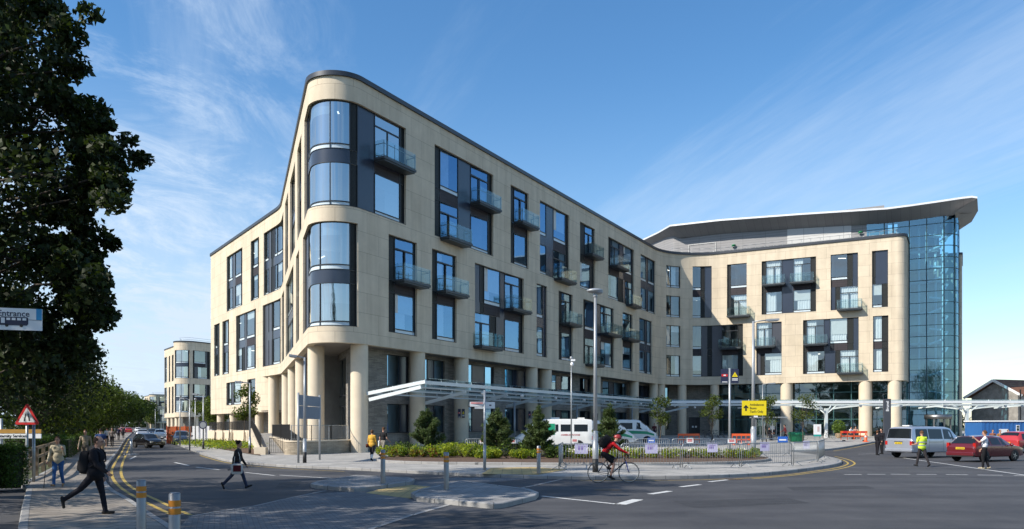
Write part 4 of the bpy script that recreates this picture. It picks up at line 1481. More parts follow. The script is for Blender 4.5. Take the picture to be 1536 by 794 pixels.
# blank notice board on two posts
pa, pb = gp(447.5, 694.5, .12), gp(479.5, 690, .12)
t = thing('notice_board', 'blank blue-grey notice board on two posts before the corner columns', 'notice board', (pa.x, pa.y, .12))
for p in (pa, pb):
    m = MB(); m.tube([(p.x, p.y, .12), (p.x, p.y, 3.72)], .055, 10); m.build('post', LAMPGREY, t, True)
m = MB(); d = (pb - pa).normalized(); nn = Vector((d.y, -d.x))
for z0, z1 in ((2.38, 3.05), (3.07, 3.62)):
    a, b = pa + d * .07, pb - d * .07
    m.beam((a.x, a.y, (z0 + z1) / 2), (b.x, b.y, (z0 + z1) / 2), .05, z1 - z0)
m.build('board', pm('board_grey_blue', (.20, .245, .31), .45, .2, var=.06), t, True)

# direction sign at the kerb
q = gp(727, 706, .12)
t = thing('direction_sign', 'slim post with small white finger signs at the kerb', 'sign', (q.x, q.y, .12))
m = MB(); m.tube([(0, 0, 0), (0, 0, 3.42)], .05, 10); m.tube([(0, 0, 0), (0, 0, 1.1)], .066, 10); m.build('post', LAMPGREY, t)
for lab, x0, x1, z0, z1, ya, col in (('panel', -.63, -.02, 2.72, 2.92, -.05, WHITEP), ('panel', -.42, -.02, 2.63, 2.70, -.05, WHITEP), ('panel', .03, .43, 2.64, 2.92, .1, WHITEP)):
    m = MB(); m.beam((x0, ya * (1 if x0 < 0 else 0) - .02, (z0 + z1) / 2), (x1, .0 if x0 < 0 else .18, (z0 + z1) / 2), .02, z1 - z0); o = m.build('panel', col, t)
    if z1 - z0 > .15:
        m = MB()
        k = 0 if x0 < 0 else .18
        if x0 < 0: m.box((-.33, -.072, 2.87), (.52, .006, .07)); m.build('red_band', pm('faded_red', (.62, .25, .25), .5), o)
        else: m.box((.24, .06, 2.78), (.09, .03, .05)); m.build('pictogram', NAVYP, o)

# paired hanging signs
def pair_sign(t, z, w, h, y, gap=.04):
    for sx in (-1, 1):
        m = MB(); m.box((sx * (gap + w / 2), y, z), (w, .03, h)); o = m.build('sign_panel', NAVYP, t)
        k = MB(); kk = MB()
        cx = sx * (gap + w / 2); yy = y - .02
        if sx < 0:
            kk.box((cx, yy, z + .05 * h), (w * .8, .008, h * .16)); kk.build('red_band', REDP, o)
            k.box((cx, yy - .006, z + .05 * h), (w * .3, .008, h * .08)); k.box((cx, yy, z - .42 * h), (w * .7, .008, h * .05))
            k.build('white_marks', WHITEP, o)
        else:
            M = Matrix(((1, 0, 0), (0, 0, -1), (0, 1, 0))).to_4x4(); M.translation = Vector((cx, yy, z + .08 * h))
            kk.extrude([(-w * .38, -.14 * h), (w * .38, -.14 * h), (0, .2 * h)], M, -.004, .006); kk.build('warning_triangle', YELLOW, o)
            k.box((cx, yy - .008, z + .06 * h), (w * .05, .006, h * .13)); kb = k.build('exclamation', BLACK, o)
            k = MB(); k.box((cx, yy, z - .2 * h), (w * .75, .008, h * .05)); k.box((cx, yy, z - .29 * h), (w * .75, .008, h * .05)); k.build('white_marks', WHITEP, o)
q = gp(1094.5, 679, .12)
t = thing('bus_stop_flag', 'pale post with two navy sign plates, one showing a yellow triangle', 'sign', (q.x, q.y, .12))
m = MB(); m.tube([(0, 0, 0), (0, 0, 5.95)], .075, 10); m.build('post', LAMPGREY, t)
pair_sign(t, 5.4, .54, 1.0, -.02, .09)
for i, px in enumerate((692, 797, 893)):
    s = main.px(px, .68); c = main.pt(s, .68)
    view = Vector((-c.x, -c.y, 0)).normalized()
    ang = math.atan2(view.x, -view.y)
    t = thing('column_sign', ('pair of small dark signs on the second column behind the shrubs', 'pair of small dark signs on the column left of the minibus', 'pair of small dark signs on the column above the minibus')[i], 'sign', (c.x + view.x * .66, c.y + view.y * .66, 2.55), ang, group='paired signs on the front columns')
    pair_sign(t, .5, .24, .75, -.02, .05)

# yellow direction sign
q = gp(1130, 686, .12)
t = thing('direction_sign', 'yellow sign reading Ambulances Buses Taxis Only with an up arrow', 'sign', (q.x, q.y - .16, 2.65))
m = MB(); m.box((0, 0, .43), (1.46, .03, .88)); b = m.build('sign_panel', YELLOW, t)
k = MB(); M = Matrix(((1, 0, 0), (0, 0, -1), (0, 1, 0))).to_4x4(); M.translation = Vector((0, -.018, .43))
for i, s in enumerate(('Ambulances', 'Buses', "Taxi's Only")):
    text_mesh(k, s, .19, M @ Matrix.Translation((-.27, .2 - .21 * i, 0)), align='LEFT', bold=.004, sx=.92)
k.build('lettering', pm('olive_lettering', (.16, .13, .01), .6, var=0), b)
k = MB(); k.extrude([(-.045, -.17), (.045, -.17), (.045, .02), (.14, -.02), (.14, .05), (0, .19), (-.14, .05), (-.14, -.02), (-.045, .02)], M @ Matrix.Translation((-.5, 0, 0)), 0, .006); k.build('arrow', BLACK, b)
m = MB(); m.box((.1, 0, -.08), (.24, .02, .1)); m.build('notice', WHITEP, t)

# dark totem with vertical white lettering
x = (1330.5 - 768) / F * 74
t = thing('totem_sign', 'tall dark grey totem with white upright lettering behind the silver van', 'sign', (x, 74, G(x, 74)))
m = MB(); m.box((0, 0, 2.15), (.64, .22, 4.3)); b = m.build('panel', pm('totem_grey', (.075, .08, .095), .45, .2, var=.06), t)
k = MB(); M = Matrix(((0, -1, 0), (0, 0, -1), (1, 0, 0))).to_4x4(); M.translation = Vector((.0, -.113, 3.62))
text_mesh(k, 'Brunel', .36, M, bold=.008); k.build('lettering', WHITEP, b)

# red warning triangle, second post, long visitor sign
M0 = Matrix(((1, 0, 0), (0, 0, -1), (0, 1, 0))).to_4x4()
q = gp(40.6, 724, .1)
t = thing('warning_sign', 'red bordered road narrows triangle on a grey post by the timber fence', 'sign', (q.x, q.y, .1))
m = MB(); m.tube([(0, 0, 0), (0, 0, 2.35)], .045, 10); m.build('post', GALV, t)
m = MB(); m.tube([(.17, .1, 0), (.17, .1, 2.0)], .05, 10); m.build('post', GALV, t)
def tri(r, rd=.05):
    out = []
    for k in range(3):
        a = math.pi / 2 + k * 2 * math.pi / 3
        for j in range(-3, 4):
            b = a + j * R(20)
            out.append(((r - rd * 2) * math.cos(a) + rd * math.cos(b), (r - rd * 2) * math.sin(a) + rd * math.sin(b)))
    return out
Mt = M0.copy(); Mt.translation = Vector((.04, -.06, 2.22))
m = MB(); m.extrude(tri(.50), Mt, -.01, .01); p = m.build('triangle', REDP, t)
m = MB(); m.extrude(tri(.34, .02), Mt, .011, .014); p2 = m.build('triangle_face', WHITEP, p)
m = MB()
for s in (-1, 1):
    m.extrude([(s * .11, -.13), (s * .06, -.13), (s * .05, -.02), (s * .03, .05), (s * .03, .12), (s * .06, .12), (s * .06, .06), (s * .085, 0)][::s], Mt, .015, .018)
m.build('road_symbol', BLACK, p)
Y = 30.
a, b = at(-60, 651, Y), at(62, 651, Y)
t = thing('visitor_sign', 'long two-part sign with amber strip reading maternity Services behind the fence', 'sign', (a.x, Y, .1))
m = MB(); m.box(((a.x + b.x) / 2, Y, at(0, 647.2, Y).z), (b.x - a.x, .05, .15)); m.build('amber_strip', pm('amber_sign', (.42, .22, .03), .5), t, True)
m = MB(); m.box(((a.x + b.x) / 2, Y, at(0, 654.3, Y).z), (b.x - a.x, .05, .17)); w_ = m.build('white_strip', WHITEP, t, True)
k = MB(); M = M0.copy(); M.translation = Vector((at(40, 654, Y).x, Y - .028, at(0, 654.3, Y).z))
text_mesh(k, 'Maternity Services', .155, M, align='RIGHT', bold=.003); k.build('lettering', BLACK, w_).location = (0, 0, 0)
for px in (-40, 2):
    m = MB(); p = at(px, 640, Y + .08); m.tube([(p.x, p.y, .1), (p.x, p.y, 2.3)], .05, 8); m.build('post', LAMPGREY, t, True)
# near entrance sign hanging into the frame from the left
Y = 12.
A = at(-95, 0, Y); 
t = thing('entrance_sign', 'white sign reading Entrance with a bus pictogram and blue end strip', 'sign', (at(-100, 0, Y).x, Y, .12))
yaw = .30
def ep(u, v): # u metres along the sign from its right hand end (negative = left), v height
    e = at(62.8, 480, Y); d = Vector((math.cos(yaw), math.sin(yaw), 0))
    return Vector((e.x, e.y, 0)) + d * u + Vector((0, 0, v))
d = Vector((math.cos(yaw), math.sin(yaw), 0))
zb_, zt_ = at(0, 496.5, Y).z, at(0, 464, Y).z; zm = at(0, 480.5, Y).z
Msg = Matrix((d, Vector((0, 0, 1)), d.cross(Vector((0, 0, 1))))).transposed().to_4x4()
def Mat_(u, v, w=0):
    M = Msg.copy(); M.translation = ep(u, v) + d.cross(Vector((0, 0, 1))) * w; return M
m = MB(); m.extrude([(-1.75, zb_), (0, zb_), (0, zt_), (-1.75, zt_)], Mat_(0, 0), -.03, .0); bd = m.build('panel', WHITEP, t, True)
m = MB(); m.extrude([(-.075, zm), (0, zm), (0, zt_), (-.075, zt_)], Mat_(0, 0), .001, .004); m.build('blue_strip', pm('sky_blue', (.02, .28, .55), .4), bd)
m = MB(); m.extrude([(-1.75, zm - .006), (0, zm - .006), (0, zm), (-1.75, zm)], Mat_(0, 0), .001, .004); text_mesh(m, 'Entrance', .125, Mat_(-.16, (zm + zt_) / 2 + .0, .001), align='RIGHT', bold=.001, sx=.95)
m.build('lettering', NAVYP, bd)
m = MB(); bz = zb_ + .05
cx = -.56
m.extrude([(cx, bz + .02), (cx + .36, bz + .02), (cx + .38, bz + .04), (cx + .38, bz + .13), (cx + .365, bz + .145), (cx + .03, bz + .145), (cx, bz + .12)], Mat_(0, 0), .001, .004)
bus = m.build('bus_pictogram', NAVYP, bd)
m = MB()
for i in range(5):
    u = cx + .025 + i * .07; m.extrude([(u, bz + (.05 if i == 0 else .095)), (u + .05, bz + (.05 if i == 0 else .095)), (u + .05, bz + .13), (u, bz + .13)], Mat_(0, 0), .005, .007)
m.build('bus_windows', WHITEP, bd)
m = MB()
for u in (cx + .1, cx + .29):
    m.extrude([(u + .024 * math.cos(a * .7), bz + .018 + .024 * math.sin(a * .7)) for a in range(9)], Mat_(0, 0), .0045, .008)
m.build('bus_wheels', BLACK, bd)
for u in (-1.3,):
    m = MB(); p = ep(u, 0); m.tube([(p.x, p.y + .06, .12), (p.x, p.y + .06, zt_ + .05)], .05, 10); m.build('post', LAMPGREY, t, True)

# timber fence
t = thing('timber_fence', 'weathered post and rail fence beside the left pavement', 'fence', (*gp(29, 728), .1))
P = [gp(29, 728), gp(53, 719), gp(65, 711), gp(75, 704), gp(84, 697)]
for i, p in enumerate(P):
    m = MB(); w = .2 if i == 1 else .13; m.box((p.x, p.y, .62), (w, w, 1.15), .4); m.build('post', WOOD, t, True)
m = MB()
for a, b in zip(P, P[1:]):
    for z in (.36, .72, 1.08):
        m.beam((a.x, a.y, z + .09), (b.x, b.y, z + .09), .05, .12)
m.build('rail', WOOD, t, True)

# crowd barriers
def make_barrier(w):
    t = thing('crowd_barrier', 'x', 'barrier', (0, 0, 0), group='galvanised crowd barriers')
    f = MB(); r = .1; h = 1.1
    def corner(cx, cz, a0):
        return [(cx + r * math.cos(a0 + i * R(30)), 0, cz + r * math.sin(a0 + i * R(30))) for i in range(4)]
    pts = [(-w / 2 + .02, 0, .03)] + [(p[0], 0, p[2]) for p in corner(-w / 2 + r + .02, h - r, math.pi)[::1]]
    pts = [(-w / 2 + .02, 0, .05), (-w / 2 + .02, 0, h - r), (-w / 2 + .02 + .03, 0, h - .03), (-w / 2 + .12, 0, h), (w / 2 - .12, 0, h), (w / 2 - .05, 0, h - .03), (w / 2 - .02, 0, h - r), (w / 2 - .02, 0, .05)]
    f.tube(pts, .021, 8); f.tube([(-w / 2 + .02, 0, .17), (w / 2 - .02, 0, .17)], .017, 6)
    f.build('frame', GALV, t)
    b = MB(); n = int(w / .125)
    for i in range(1, n):
        x = -w / 2 + w * i / n; b.tube([(x, 0, .17), (x, 0, h - .02)], .0085, 5)
    b.build('bars', GALV, t)
    for sx in (-1, 1):
        l = MB(); x = sx * (w / 2 - .28); l.tube([(x, -.33, .01), (x, 0, .2), (x, .33, .01)], .015, 6); l.build('foot', GALV, t)
    return t
BAR = {}
def barrier(pa, pb, label, z=.12):
    a, b = Vector(pa[:2]), Vector(pb[:2]); w = (b - a).length
    t = make_barrier(w)
    c = (a + b) / 2
    t.location = (c.x, c.y, z); d = b - a; t.rotation_euler = (0, 0, math.atan2(d.y, d.x)); t['label'] = label
    return t
bl = [((840, 703), (929, 703.4), 'galvanised barrier standing directly behind the cyclist and lamp post'), ((931, 703.4), (1021, 703), 'galvanised barrier just right of the cyclist holding a lilac notice'),
      ((1023, 703), (1110, 701.5), 'galvanised barrier second right of the cyclist, before white flowers'), ((1112, 701.5), (1188, 699), 'galvanised barrier near the yellow sign post holding a blue sign'),
      ((1190, 699), (1226, 694.5), 'short turned barrier at the rounded kerb nose'), ((1227.5, 694), (1236.5, 688), 'end barrier seen edge on at the kerb nose')]
for a, b, l in bl: barrier(gp(*a, .12), gp(*b, .12), l)
FB = [barrier(gp(838.5, 705.5, .12), gp(844, 698, .12), 'barrier seen end on at the left end of the front row')]
backs = [((698, 686), (738, 686), 'far barrier behind the shrubs, left of the second pine'), ((740, 686), (781, 686), 'far barrier between second and third pines'), ((905, 685.5), (953, 685.6), 'far barrier in front of the first green striped van'),
         ((954, 685.6), (1005, 685.8), 'far barrier in front of the second green striped van'), ((1008, 685.8), (1067, 686), 'far barrier in front of the orange barrier'), ((1069, 686), (1122, 686), 'far barrier left of the yellow sign post'), ((1140, 685.5), (1185, 684), 'far barrier right of the yellow sign post')]
for a, b, l in backs: barrier(gp(*a, .12), gp(*b, .12), l)
# notices tied to the barriers
def notice(px, py, Y, w, h, kind, label):
    p = at(px, py, Y)
    t = thing('barrier_notice', label, 'notice', (p.x, p.y, p.z - h / 2))
    col = {'r': WHITEP, 'b': SIGNBLUE, 'l': pm('lilac_paper', (.42, .40, .58), .7, var=.08)}[kind]
    m = MB(); m.box((0, 0, h / 2), (w, .012, h)); o = m.build('sheet', col, t)
    k = MB()
    if kind == 'r':
        for z in (.64, .38): k.box((0, -.009, h * z), (w * .68, .006, h * .17))
        k.build('red_print', REDP, o)
    elif kind == 'b':
        k.box((0, -.009, h * .5), (w * .72, .006, h * .22)); k.build('white_print', WHITEP, o)
    else:
        k.box((0, -.009, h * .72), (w * .6, .006, h * .06)); k.box((-.05, -.009, h * .5), (w * .45, .006, h * .25)); k.build('print', pm('violet_print', (.20, .15, .36), .7), o)
for a in ((977, 661, 49.9, .45, .33, 'b', 'blue notice with white print on the far barrier by the striped vans'), (1174, 660, 41.0, .5, .34, 'b', 'blue notice on the front barrier right of the yellow sign'),
          (1035, 661, 49.9, .42, .31, 'r', 'white notice with red print left of the navy sign post'), (1097.5, 661.5, 49.9, .48, .31, 'r', 'white notice with red print at the foot of the navy sign post'),
          (862, 661, 49.9, .40, .28, 'r', 'white notice with red print in front of the minibus'), (723, 662, 49.6, .3, .28, 'r', 'small red and white notice on the leftmost far barrier'), (769, 662, 49.6, .36, .27, 'r', 'white notice with red print between two pines'),
          (872, 673, 38.0, .62, .5, 'l', 'lilac notice on the barrier behind the cyclist'), (977, 672.5, 37.9, .58, .5, 'l', 'lilac notice on the barrier right of the cyclist'), (1068.5, 671.5, 38.3, .5, .45, 'l', 'lilac notice on the barrier below the navy sign post'),
          (1147, 670, 40.4, .48, .45, 'l', 'lilac notice on the barrier below the yellow sign'), (1209.5, 667.5, 42.4, .34, .42, 'l', 'lilac notice on the turned barrier at the nose')):
    notice(*a)

def wbarrier(px, Y, w, label, red=False):
    x = (px - 768) / F * Y; z = G(x, Y) + .12
    t = thing('work_barrier', label, 'barrier', (x, Y, z), group='plastic work barriers')
    m = MB(); m.beam((-w / 2, 0, .92), (w / 2, 0, .92), .06, .2); m.beam((-w / 2, 0, .5), (w / 2, 0, .5), .05, .14); m.build('board', ORANGE, t)
    m = MB()
    for i in range(5):
        xx = -w / 2 + .03 + (w - .06) * i / 4; m.beam((xx, 0, .12), (xx, 0, .9), .05, .05)
    m.build('upright', ORANGE, t)
    for s in (-1, 1):
        m = MB(); m.box((s * w * .38, 0, .06), (.12, .5, .1)); m.build('foot', BLACK if red else ORANGE, t)
    if red:
        m = MB()
        for i in range(3): m.box((-w / 3 + i * w / 3, -.036, .92), (w * .16, .008, .2))
        m.build('red_stripe', REDP, t)
    return t
wbarrier(1033, 72, 1.95, 'orange plastic barrier before the dark double door')
wbarrier(1112, 72, 1.7, 'orange plastic barrier behind the yellow sign post')
wbarrier(1281, 81, 2.7, 'orange and red plastic barrier before the entrance column', True)
x = (1298.5 - 768) / F * 79
t = thing('traffic_cone', 'orange and white cone beside the red barrier at the entrance', 'traffic cone', (x, 79, G(x, 79) + .12))
m = MB(); m.box((0, 0, .03), (.42, .42, .06)); m.build('base', ORANGE, t); m = MB(); m.lathe([(.16, .06), (.03, .95), (0, .95)], n=14); c = m.build('cone', ORANGE, t)
m = MB(); m.lathe([(.123, .30), (.08, .62)], n=14); m.build('white_sleeve', WHITEP, c)
x = (1194.5 - 768) / F * 80
t = thing('grit_bin', 'dark green plastic grit bin with ribbed front on the plaza', 'bin', (x, 80, G(x, 80) + .12))
m = MB(); m.prism([(-.62, -.4), (.62, -.4), (.62, .4), (-.62, .4)], 0, .68)
for i in range(7): m.box((-.51 + i * .17, -.41, .35), (.05, .03, .6))
m.build('body', GREENP, t)
m = MB(); M = Matrix(((0, 0, 1), (1, 0, 0), (0, 1, 0))).to_4x4(); m.extrude([(-.46, .69), (.46, .69), (.44, .78), (.2, .95), (-.2, .95), (-.44, .78)], M, -.68, .68); m.build('lid', GREENP, t)
x = (1226 - 768) / F * 84
t = thing('poster_board', 'white poster board with teal foot standing by the glass entrance', 'sign', (x, 84, G(x, 84) + .12))
m = MB(); m.box((0, 0, 1.05), (.78, .06, 1.2)); b = m.build('panel', WHITEP, t); m = MB(); m.box((0, -.002, .48), (.78, .062, .2)); m.build('teal_foot_band', pm('teal_band', (.02, .33, .30), .5), b)
m = MB(); m.box((.1, -.034, 1.15), (.22, .006, .55)); m.build('print', pm('faded_print', (.55, .42, .40), .6), b)
for s in (-.3, .3):
    m = MB(); m.box((s, 0, .19), (.05, .3, .38)); m.build('leg', LAMPGREY, t)
# bus shelter
x0, x1 = (1134 - 768) / F * 84, (1171 - 768) / F * 84
cx = (x0 + x1) / 2; w = x1 - x0
t = thing('bus_shelter', 'glass waiting shelter with flat roof beside the entrance column', 'shelter', (cx, 84, G(cx, 84) + .12))
m = MB()
for xx in (-w / 2, -w / 6, w / 6, w / 2):
    m.beam((xx, .0, 0), (xx, .0, 2.3), .07, .07); m.beam((xx, 1.4, 0), (xx, 1.4, 2.3), .07, .07)
m.build('frame', LAMPGREY, t)
m = MB(); m.box((.2, .6, 2.38), (w + .8, 2.0, .12)); m.build('roof', LAMPGREY, t)
m = MB()
for i in range(3): m.box((-w / 3 + i * w / 3, 1.4, 1.2), (w / 3 - .1, .02, 1.9))
m.box((-w / 2, .7, 1.2), (.02, 1.2, 1.9)); m.build('pane', CLEAR, t)
m = MB(); m.box((.2, 1.1, .5), (w * .7, .35, .06)); m.box((-.5, 1.1, .25), (.08, .3, .5)); m.box((.9, 1.1, .25), (.08, .3, .5)); m.build('bench', GALV, t)
m = MB(); m.box((w * .33, 1.37, 1.3), (.5, .02, .4)); m.build('notice', WHITEP, t)

# blue site cabin on the right and gabled house behind
Y = 80.; xa = (1473 - 768) / F * Y
t = thing('site_cabin', 'long blue site cabin with a white edged flat roof at right', 'cabin', (xa, Y, 0))
m = MB(); L_ = 16
m.box((L_ / 2, 1.5, 1.2), (L_, 3, 2.4))
for i in range(40): m.box((.2 + i * .4, -.015, 1.2), (.16, .03, 2.2))
m.build('body', BLUEP, t)
m = MB(); m.box((L_ / 2, 1.5, 2.46), (L_ + .2, 3.2, .13)); m.build('roof', WHITEP, t)
m = MB(); m.box((2.15, -.04, 1.45), (.9, .03, .42)); m.build('sign', WHITEP, t)
m = MB(); m.box((3.55, -.04, 1.75), (.34, .04, .62)); f_ = m.build('window', WHITEP, t)
m = MB(); m.box((3.55, -.065, 1.62), (.24, .012, .26)); m.box((3.55, -.065, 1.9), (.24, .012, .2)); m.build('pane', CARGLASS, f_)
HY_ = 112.
t = thing('gabled_house', 'grey stone gabled house with brown tiled roof behind the blue cabin', 'house', (at(1450, 0, HY_).x, HY_, 0))
ap, le, re_ = at(1493, 570.5, HY_), at(1449, 597.5, HY_ + 3), at(1537, 594, HY_ - 4)
ridge = Vector((.93, .36, 0)).normalized()
gd = Vector((re_.x - le.x, re_.y - le.y, 0)); 
apx = Vector((ap.x, ap.y, ap.z))
m = MB(); L_ = 24
body = [Vector((le.x + .8, le.y, -.2)), Vector((re_.x - .9, re_.y, -.2)), Vector((re_.x - .9, re_.y, re_.z + .1)), apx - Vector((0, 0, .3)), Vector((le.x + .8, le.y, le.z + .1))]
b2v = [p + ridge * L_ for p in body]
m.add(body + b2v, [(0, 1, 2, 3, 4), (1, 6, 7, 2)])
HSTONE = brickmat('house_rubble_stone', (.30, .28, .25), (.20, .19, .17), (.16, .15, .14), .5, .22, .02, coord='Object', var=.25)
m.build('wall', pm('house_stone', (.27, .255, .235), .9, var=.3, scale=1.6, bump=.6, bscale=5), t, True)
HTILE = pm('brown_roof_tiles', (.17, .075, .04), .85, var=.35, scale=2.5, bump=.5, bscale=12)
m = MB(); o_ = Vector((0, 0, .12))
for e in (le, re_):
    m.add([apx + o_ - ridge * .4, apx + o_ + ridge * L_, Vector(e) + o_ + ridge * L_, Vector(e) + o_ - ridge * .4, apx - ridge * .4, apx + ridge * L_, Vector(e) + ridge * L_, Vector(e) - ridge * .4], [(0, 1, 2, 3), (7, 6, 5, 4), (0, 3, 7, 4), (3, 2, 6, 7)])
rf_ = m.build('roof', HTILE, t, True)
m = MB()
for e in (le, re_):
    m.beam(apx - ridge * .5 + Vector((0, 0, -.02)), Vector(e) - ridge * .5 + Vector((0, 0, -.02)), .08, .34)
m.build('bargeboard', WHITEP, t, True)
m = MB(); p = at(1535, 618, HY_ - 4.2); m.box((p.x - .4, p.y, p.z), (.12, .12, 6)); m.build('drainpipe', BLACK, t, True)
# orange hoarding, white site boards by the street
q = gp(269, 665.5)
t = thing('skip_enclosure', 'orange mesh enclosure at the roadside behind the parked dark car', 'enclosure', (q.x, q.y, 0))
m = MB(); s_ = 90. / 1200
m.box((0, 0, .95), (1.95, 1.7, 1.9)); m.build('mesh_panel', pm('orange_mesh', (.42, .10, .03), .8, var=.3, scale=4), t)
m = MB()
for xx in (-1, 0, 1):
    m.beam((xx, -.9, 0), (xx, -.9, 2), .06, .06)
m.build('post', ORANGE, t)
q = gp(306, 664)
t = thing('site_board', 'white hoarding boards left of the pale retaining wall', 'hoarding', (q.x, q.y, .1))
for i in range(3):
    m = MB(); m.box((-1.0 + i * .75, .1 * i, 1.0), (.72, .05, 1.7)); m.build('panel', WHITEP, t)
# ================================================================== vegetation
NR = np.random.default_rng(11)
LEAF_DARK = leafmat('oak_leaf', (.024, .037, .010), .5, .26)
LEAF_MID = leafmat('street_tree_leaf', (.046, .072, .016), .45, .4)
LEAF_WILLOW = leafmat('willow_leaf', (.064, .088, .018), .45, .45)
LEAF_YOUNG = leafmat('young_tree_leaf', (.075, .10, .022), .4, .35)
LEAF_HEDGE = leafmat('hedge_leaf', (.055, .10, .018), .45, .3)
LEAF_LIME = leafmat('lime_shrub_leaf', (.27, .31, .03), .4, .4)
LEAF_SHRUB = leafmat('green_shrub_leaf', (.11, .17, .03), .45, .35)
LEAF_DKSHRUB = leafmat('dark_shrub_leaf', (.030, .050, .016), .5, .25)
NEEDLE = leafmat('pine_needle', (.062, .092, .028), .45, .2)
PETAL = pm('white_petal', (.78, .76, .62), .6, var=.08)
RUSTLEAF = leafmat('bronze_leaf', (.20, .085, .025), .4, .35)

def leafcloud(P, size, aspect=.55, up=.35, mats=None, mi=None, name='crown', parent=None, jitter=.35, direc=None):
    """one mesh of many small folded leaves at points P (n,3)"""
    n = len(P)
    if n == 0: return None
    nrm = NR.normal(size=(n, 3)); nrm[:, 2] += up * 2; nrm /= np.linalg.norm(nrm, axis=1, keepdims=True)
    if direc is None:
        t = NR.normal(size=(n, 3))
    else:
        t = direc + NR.normal(size=(n, 3)) * .25
    t -= nrm * (t * nrm).sum(1, keepdims=True); t /= np.linalg.norm(t, axis=1, keepdims=True) + 1e-9
    b = np.cross(nrm, t)
    s = size * (1 + jitter * NR.uniform(-1, 1, size=(n, 1)))
    w = s * aspect * .5
    fold = nrm * s * .12
    V = np.stack([P - t * s * .5, P + b * w + fold, P + t * s * .5, P - b * w + fold], axis=1).reshape(-1, 3)
    me = bpy.data.meshes.new(name)
    me.vertices.add(4 * n); me.loops.add(4 * n); me.polygons.add(n)
    me.vertices.foreach_set('co', V.astype(np.float32).ravel())
    me.loops.foreach_set('vertex_index', np.arange(4 * n, dtype=np.int32))
    me.polygons.foreach_set('loop_start', np.arange(0, 4 * n, 4, dtype=np.int32))
    for m in mats: me.materials.append(m)
    if mi is not None: me.polygons.foreach_set('material_index', mi.astype(np.int32))
    me.update(calc_edges=True)
    o = bpy.data.objects.new(name, me); COL.objects.link(o)
    if parent is not None: o.parent = parent
    return o

def blob_points(c, r, n, shell=.55, flat=1.):
    d = NR.normal(size=(n, 3)); d /= np.linalg.norm(d, axis=1, keepdims=True)
    rad = NR.uniform(shell ** 3, 1, size=(n, 1)) ** (1 / 3)
    q = d * rad * np.array([r, r, r * flat])
    return q + np.array(c)

def limb(mb, a, b, r0, r1, wob=.12, n=6, seg=7):
    a, b = Vector(a), Vector(b); L = (b - a).length; pts = []; rs = []
    for i in range(n + 1):
        t = i / n; p = a.lerp(b, t)
        if 0 < i < n: p += Vector(NR.normal(size=3)) * wob * L * .35
        pts.append(p); rs.append(r0 + (r1 - r0) * t)
    mb.tube(pts, rs, seg); return pts

def tree(name, label, loc, h, cr, trunk_h, nleaf, lsize, leaf, cat='tree', group=None, flat=.8, trunk_r=None, clump=None, nclump=26, crown_c=None, seedpts=None, droop=0.):
    t = thing(name, label, cat, loc, group=group)
    tr = trunk_r or h * .022
    mb = MB()
    top = Vector((0, 0, trunk_h + (h - trunk_h) * .55))
    limb(mb, (0, 0, -.2), top, tr * 1.15, tr * .35, .05, 8, 9)
    cz = trunk_h + (h - trunk_h) * .52; rz = (h - trunk_h) * .5
    cl = clump or cr * .36
    P = []; ends = []
    for i in range(nclump):
        d = NR.normal(size=3); d /= np.linalg.norm(d)
        k = NR.uniform(.45, 1) ** .6
        ext = 1 if d[2] > -.2 else .85
        c = np.array([d[0] * (cr - cl * .6) * k * ext, d[1] * (cr - cl * .6) * k * ext, cz + d[2] * (rz - cl * .55) * k])
        ends.append(c)
        r = cl * NR.uniform(.65, 1.2)
        m = int(nleaf / nclump * (r / cl) ** 2)
        q = blob_points(c, r, m, .35, flat)
        P.append(q)
    for c in ends[:16]:
        s0 = Vector((0, 0, trunk_h * NR.uniform(.75, 1.0) + max(0, (c[2] - trunk_h)) * .3))
        limb(mb, s0, c, tr * .38, tr * .06, .10, 5, 6)
    mb.build('trunk', BARK, t)
    P = np.concatenate(P)
    dr = None
    if droop:
        P[:, 2] -= NR.uniform(0, droop, len(P)) * (NR.uniform(size=len(P)) < .5); dr = np.tile(np.array([[0, 0, -1.]]), (len(P), 1))
    leafcloud(P, lsize, mats=[leaf], parent=t, direc=dr)
    return t

# ---- big dark tree leaning in from the left, outlined clump by clump
bt = thing('broadleaf_tree', 'large dark broadleaf tree filling the left edge above the entrance sign', 'tree', (-20.5, 19.5, 0))
mb = MB()
limb(mb, (0, 0, -.2), (.4, .3, 8.5), .55, .34, .03, 8, 14); limb(mb, (.4, .3, 8.5), (.0, .5, 17), .32, .08, .06, 7, 10)
outl = [(60, -40), (90, 15), (110, 50), (120, 105), (100, 150), (150, 168), (140, 195), (165, 218), (192, 240), (175, 262), (182, 288), (150, 275), (120, 290), (95, 300), (90, 318), (125, 330), (150, 348), (140, 372), (118, 365), (100, 395), (140, 405), (155, 422), (132, 445), (152, 462), (160, 478), (130, 500), (110, 520), (118, 545), (95, 560)]
P = []
for (px, py) in outl:
    Y = 18.5 + NR.uniform(-1.2, 1.6); c = at(px - 14, py, Y) - bt.location
    P.append(blob_points(c, NR.uniform(.30, .55), int(NR.uniform(170, 300)), .15, .7))
    for kk in range(5):
        c2 = at(px - 14 + NR.normal() * 22 - 10, py + NR.normal() * 18, Y + NR.normal() * .6) - bt.location
        P.append(blob_points(c2, NR.uniform(.18, .4), int(NR.uniform(50, 150)), .1, .7))
    limb(mb, Vector((.2, .3, max(3., min(12, c.z * .75)))), c, .10, .015, .1, 6, 6)
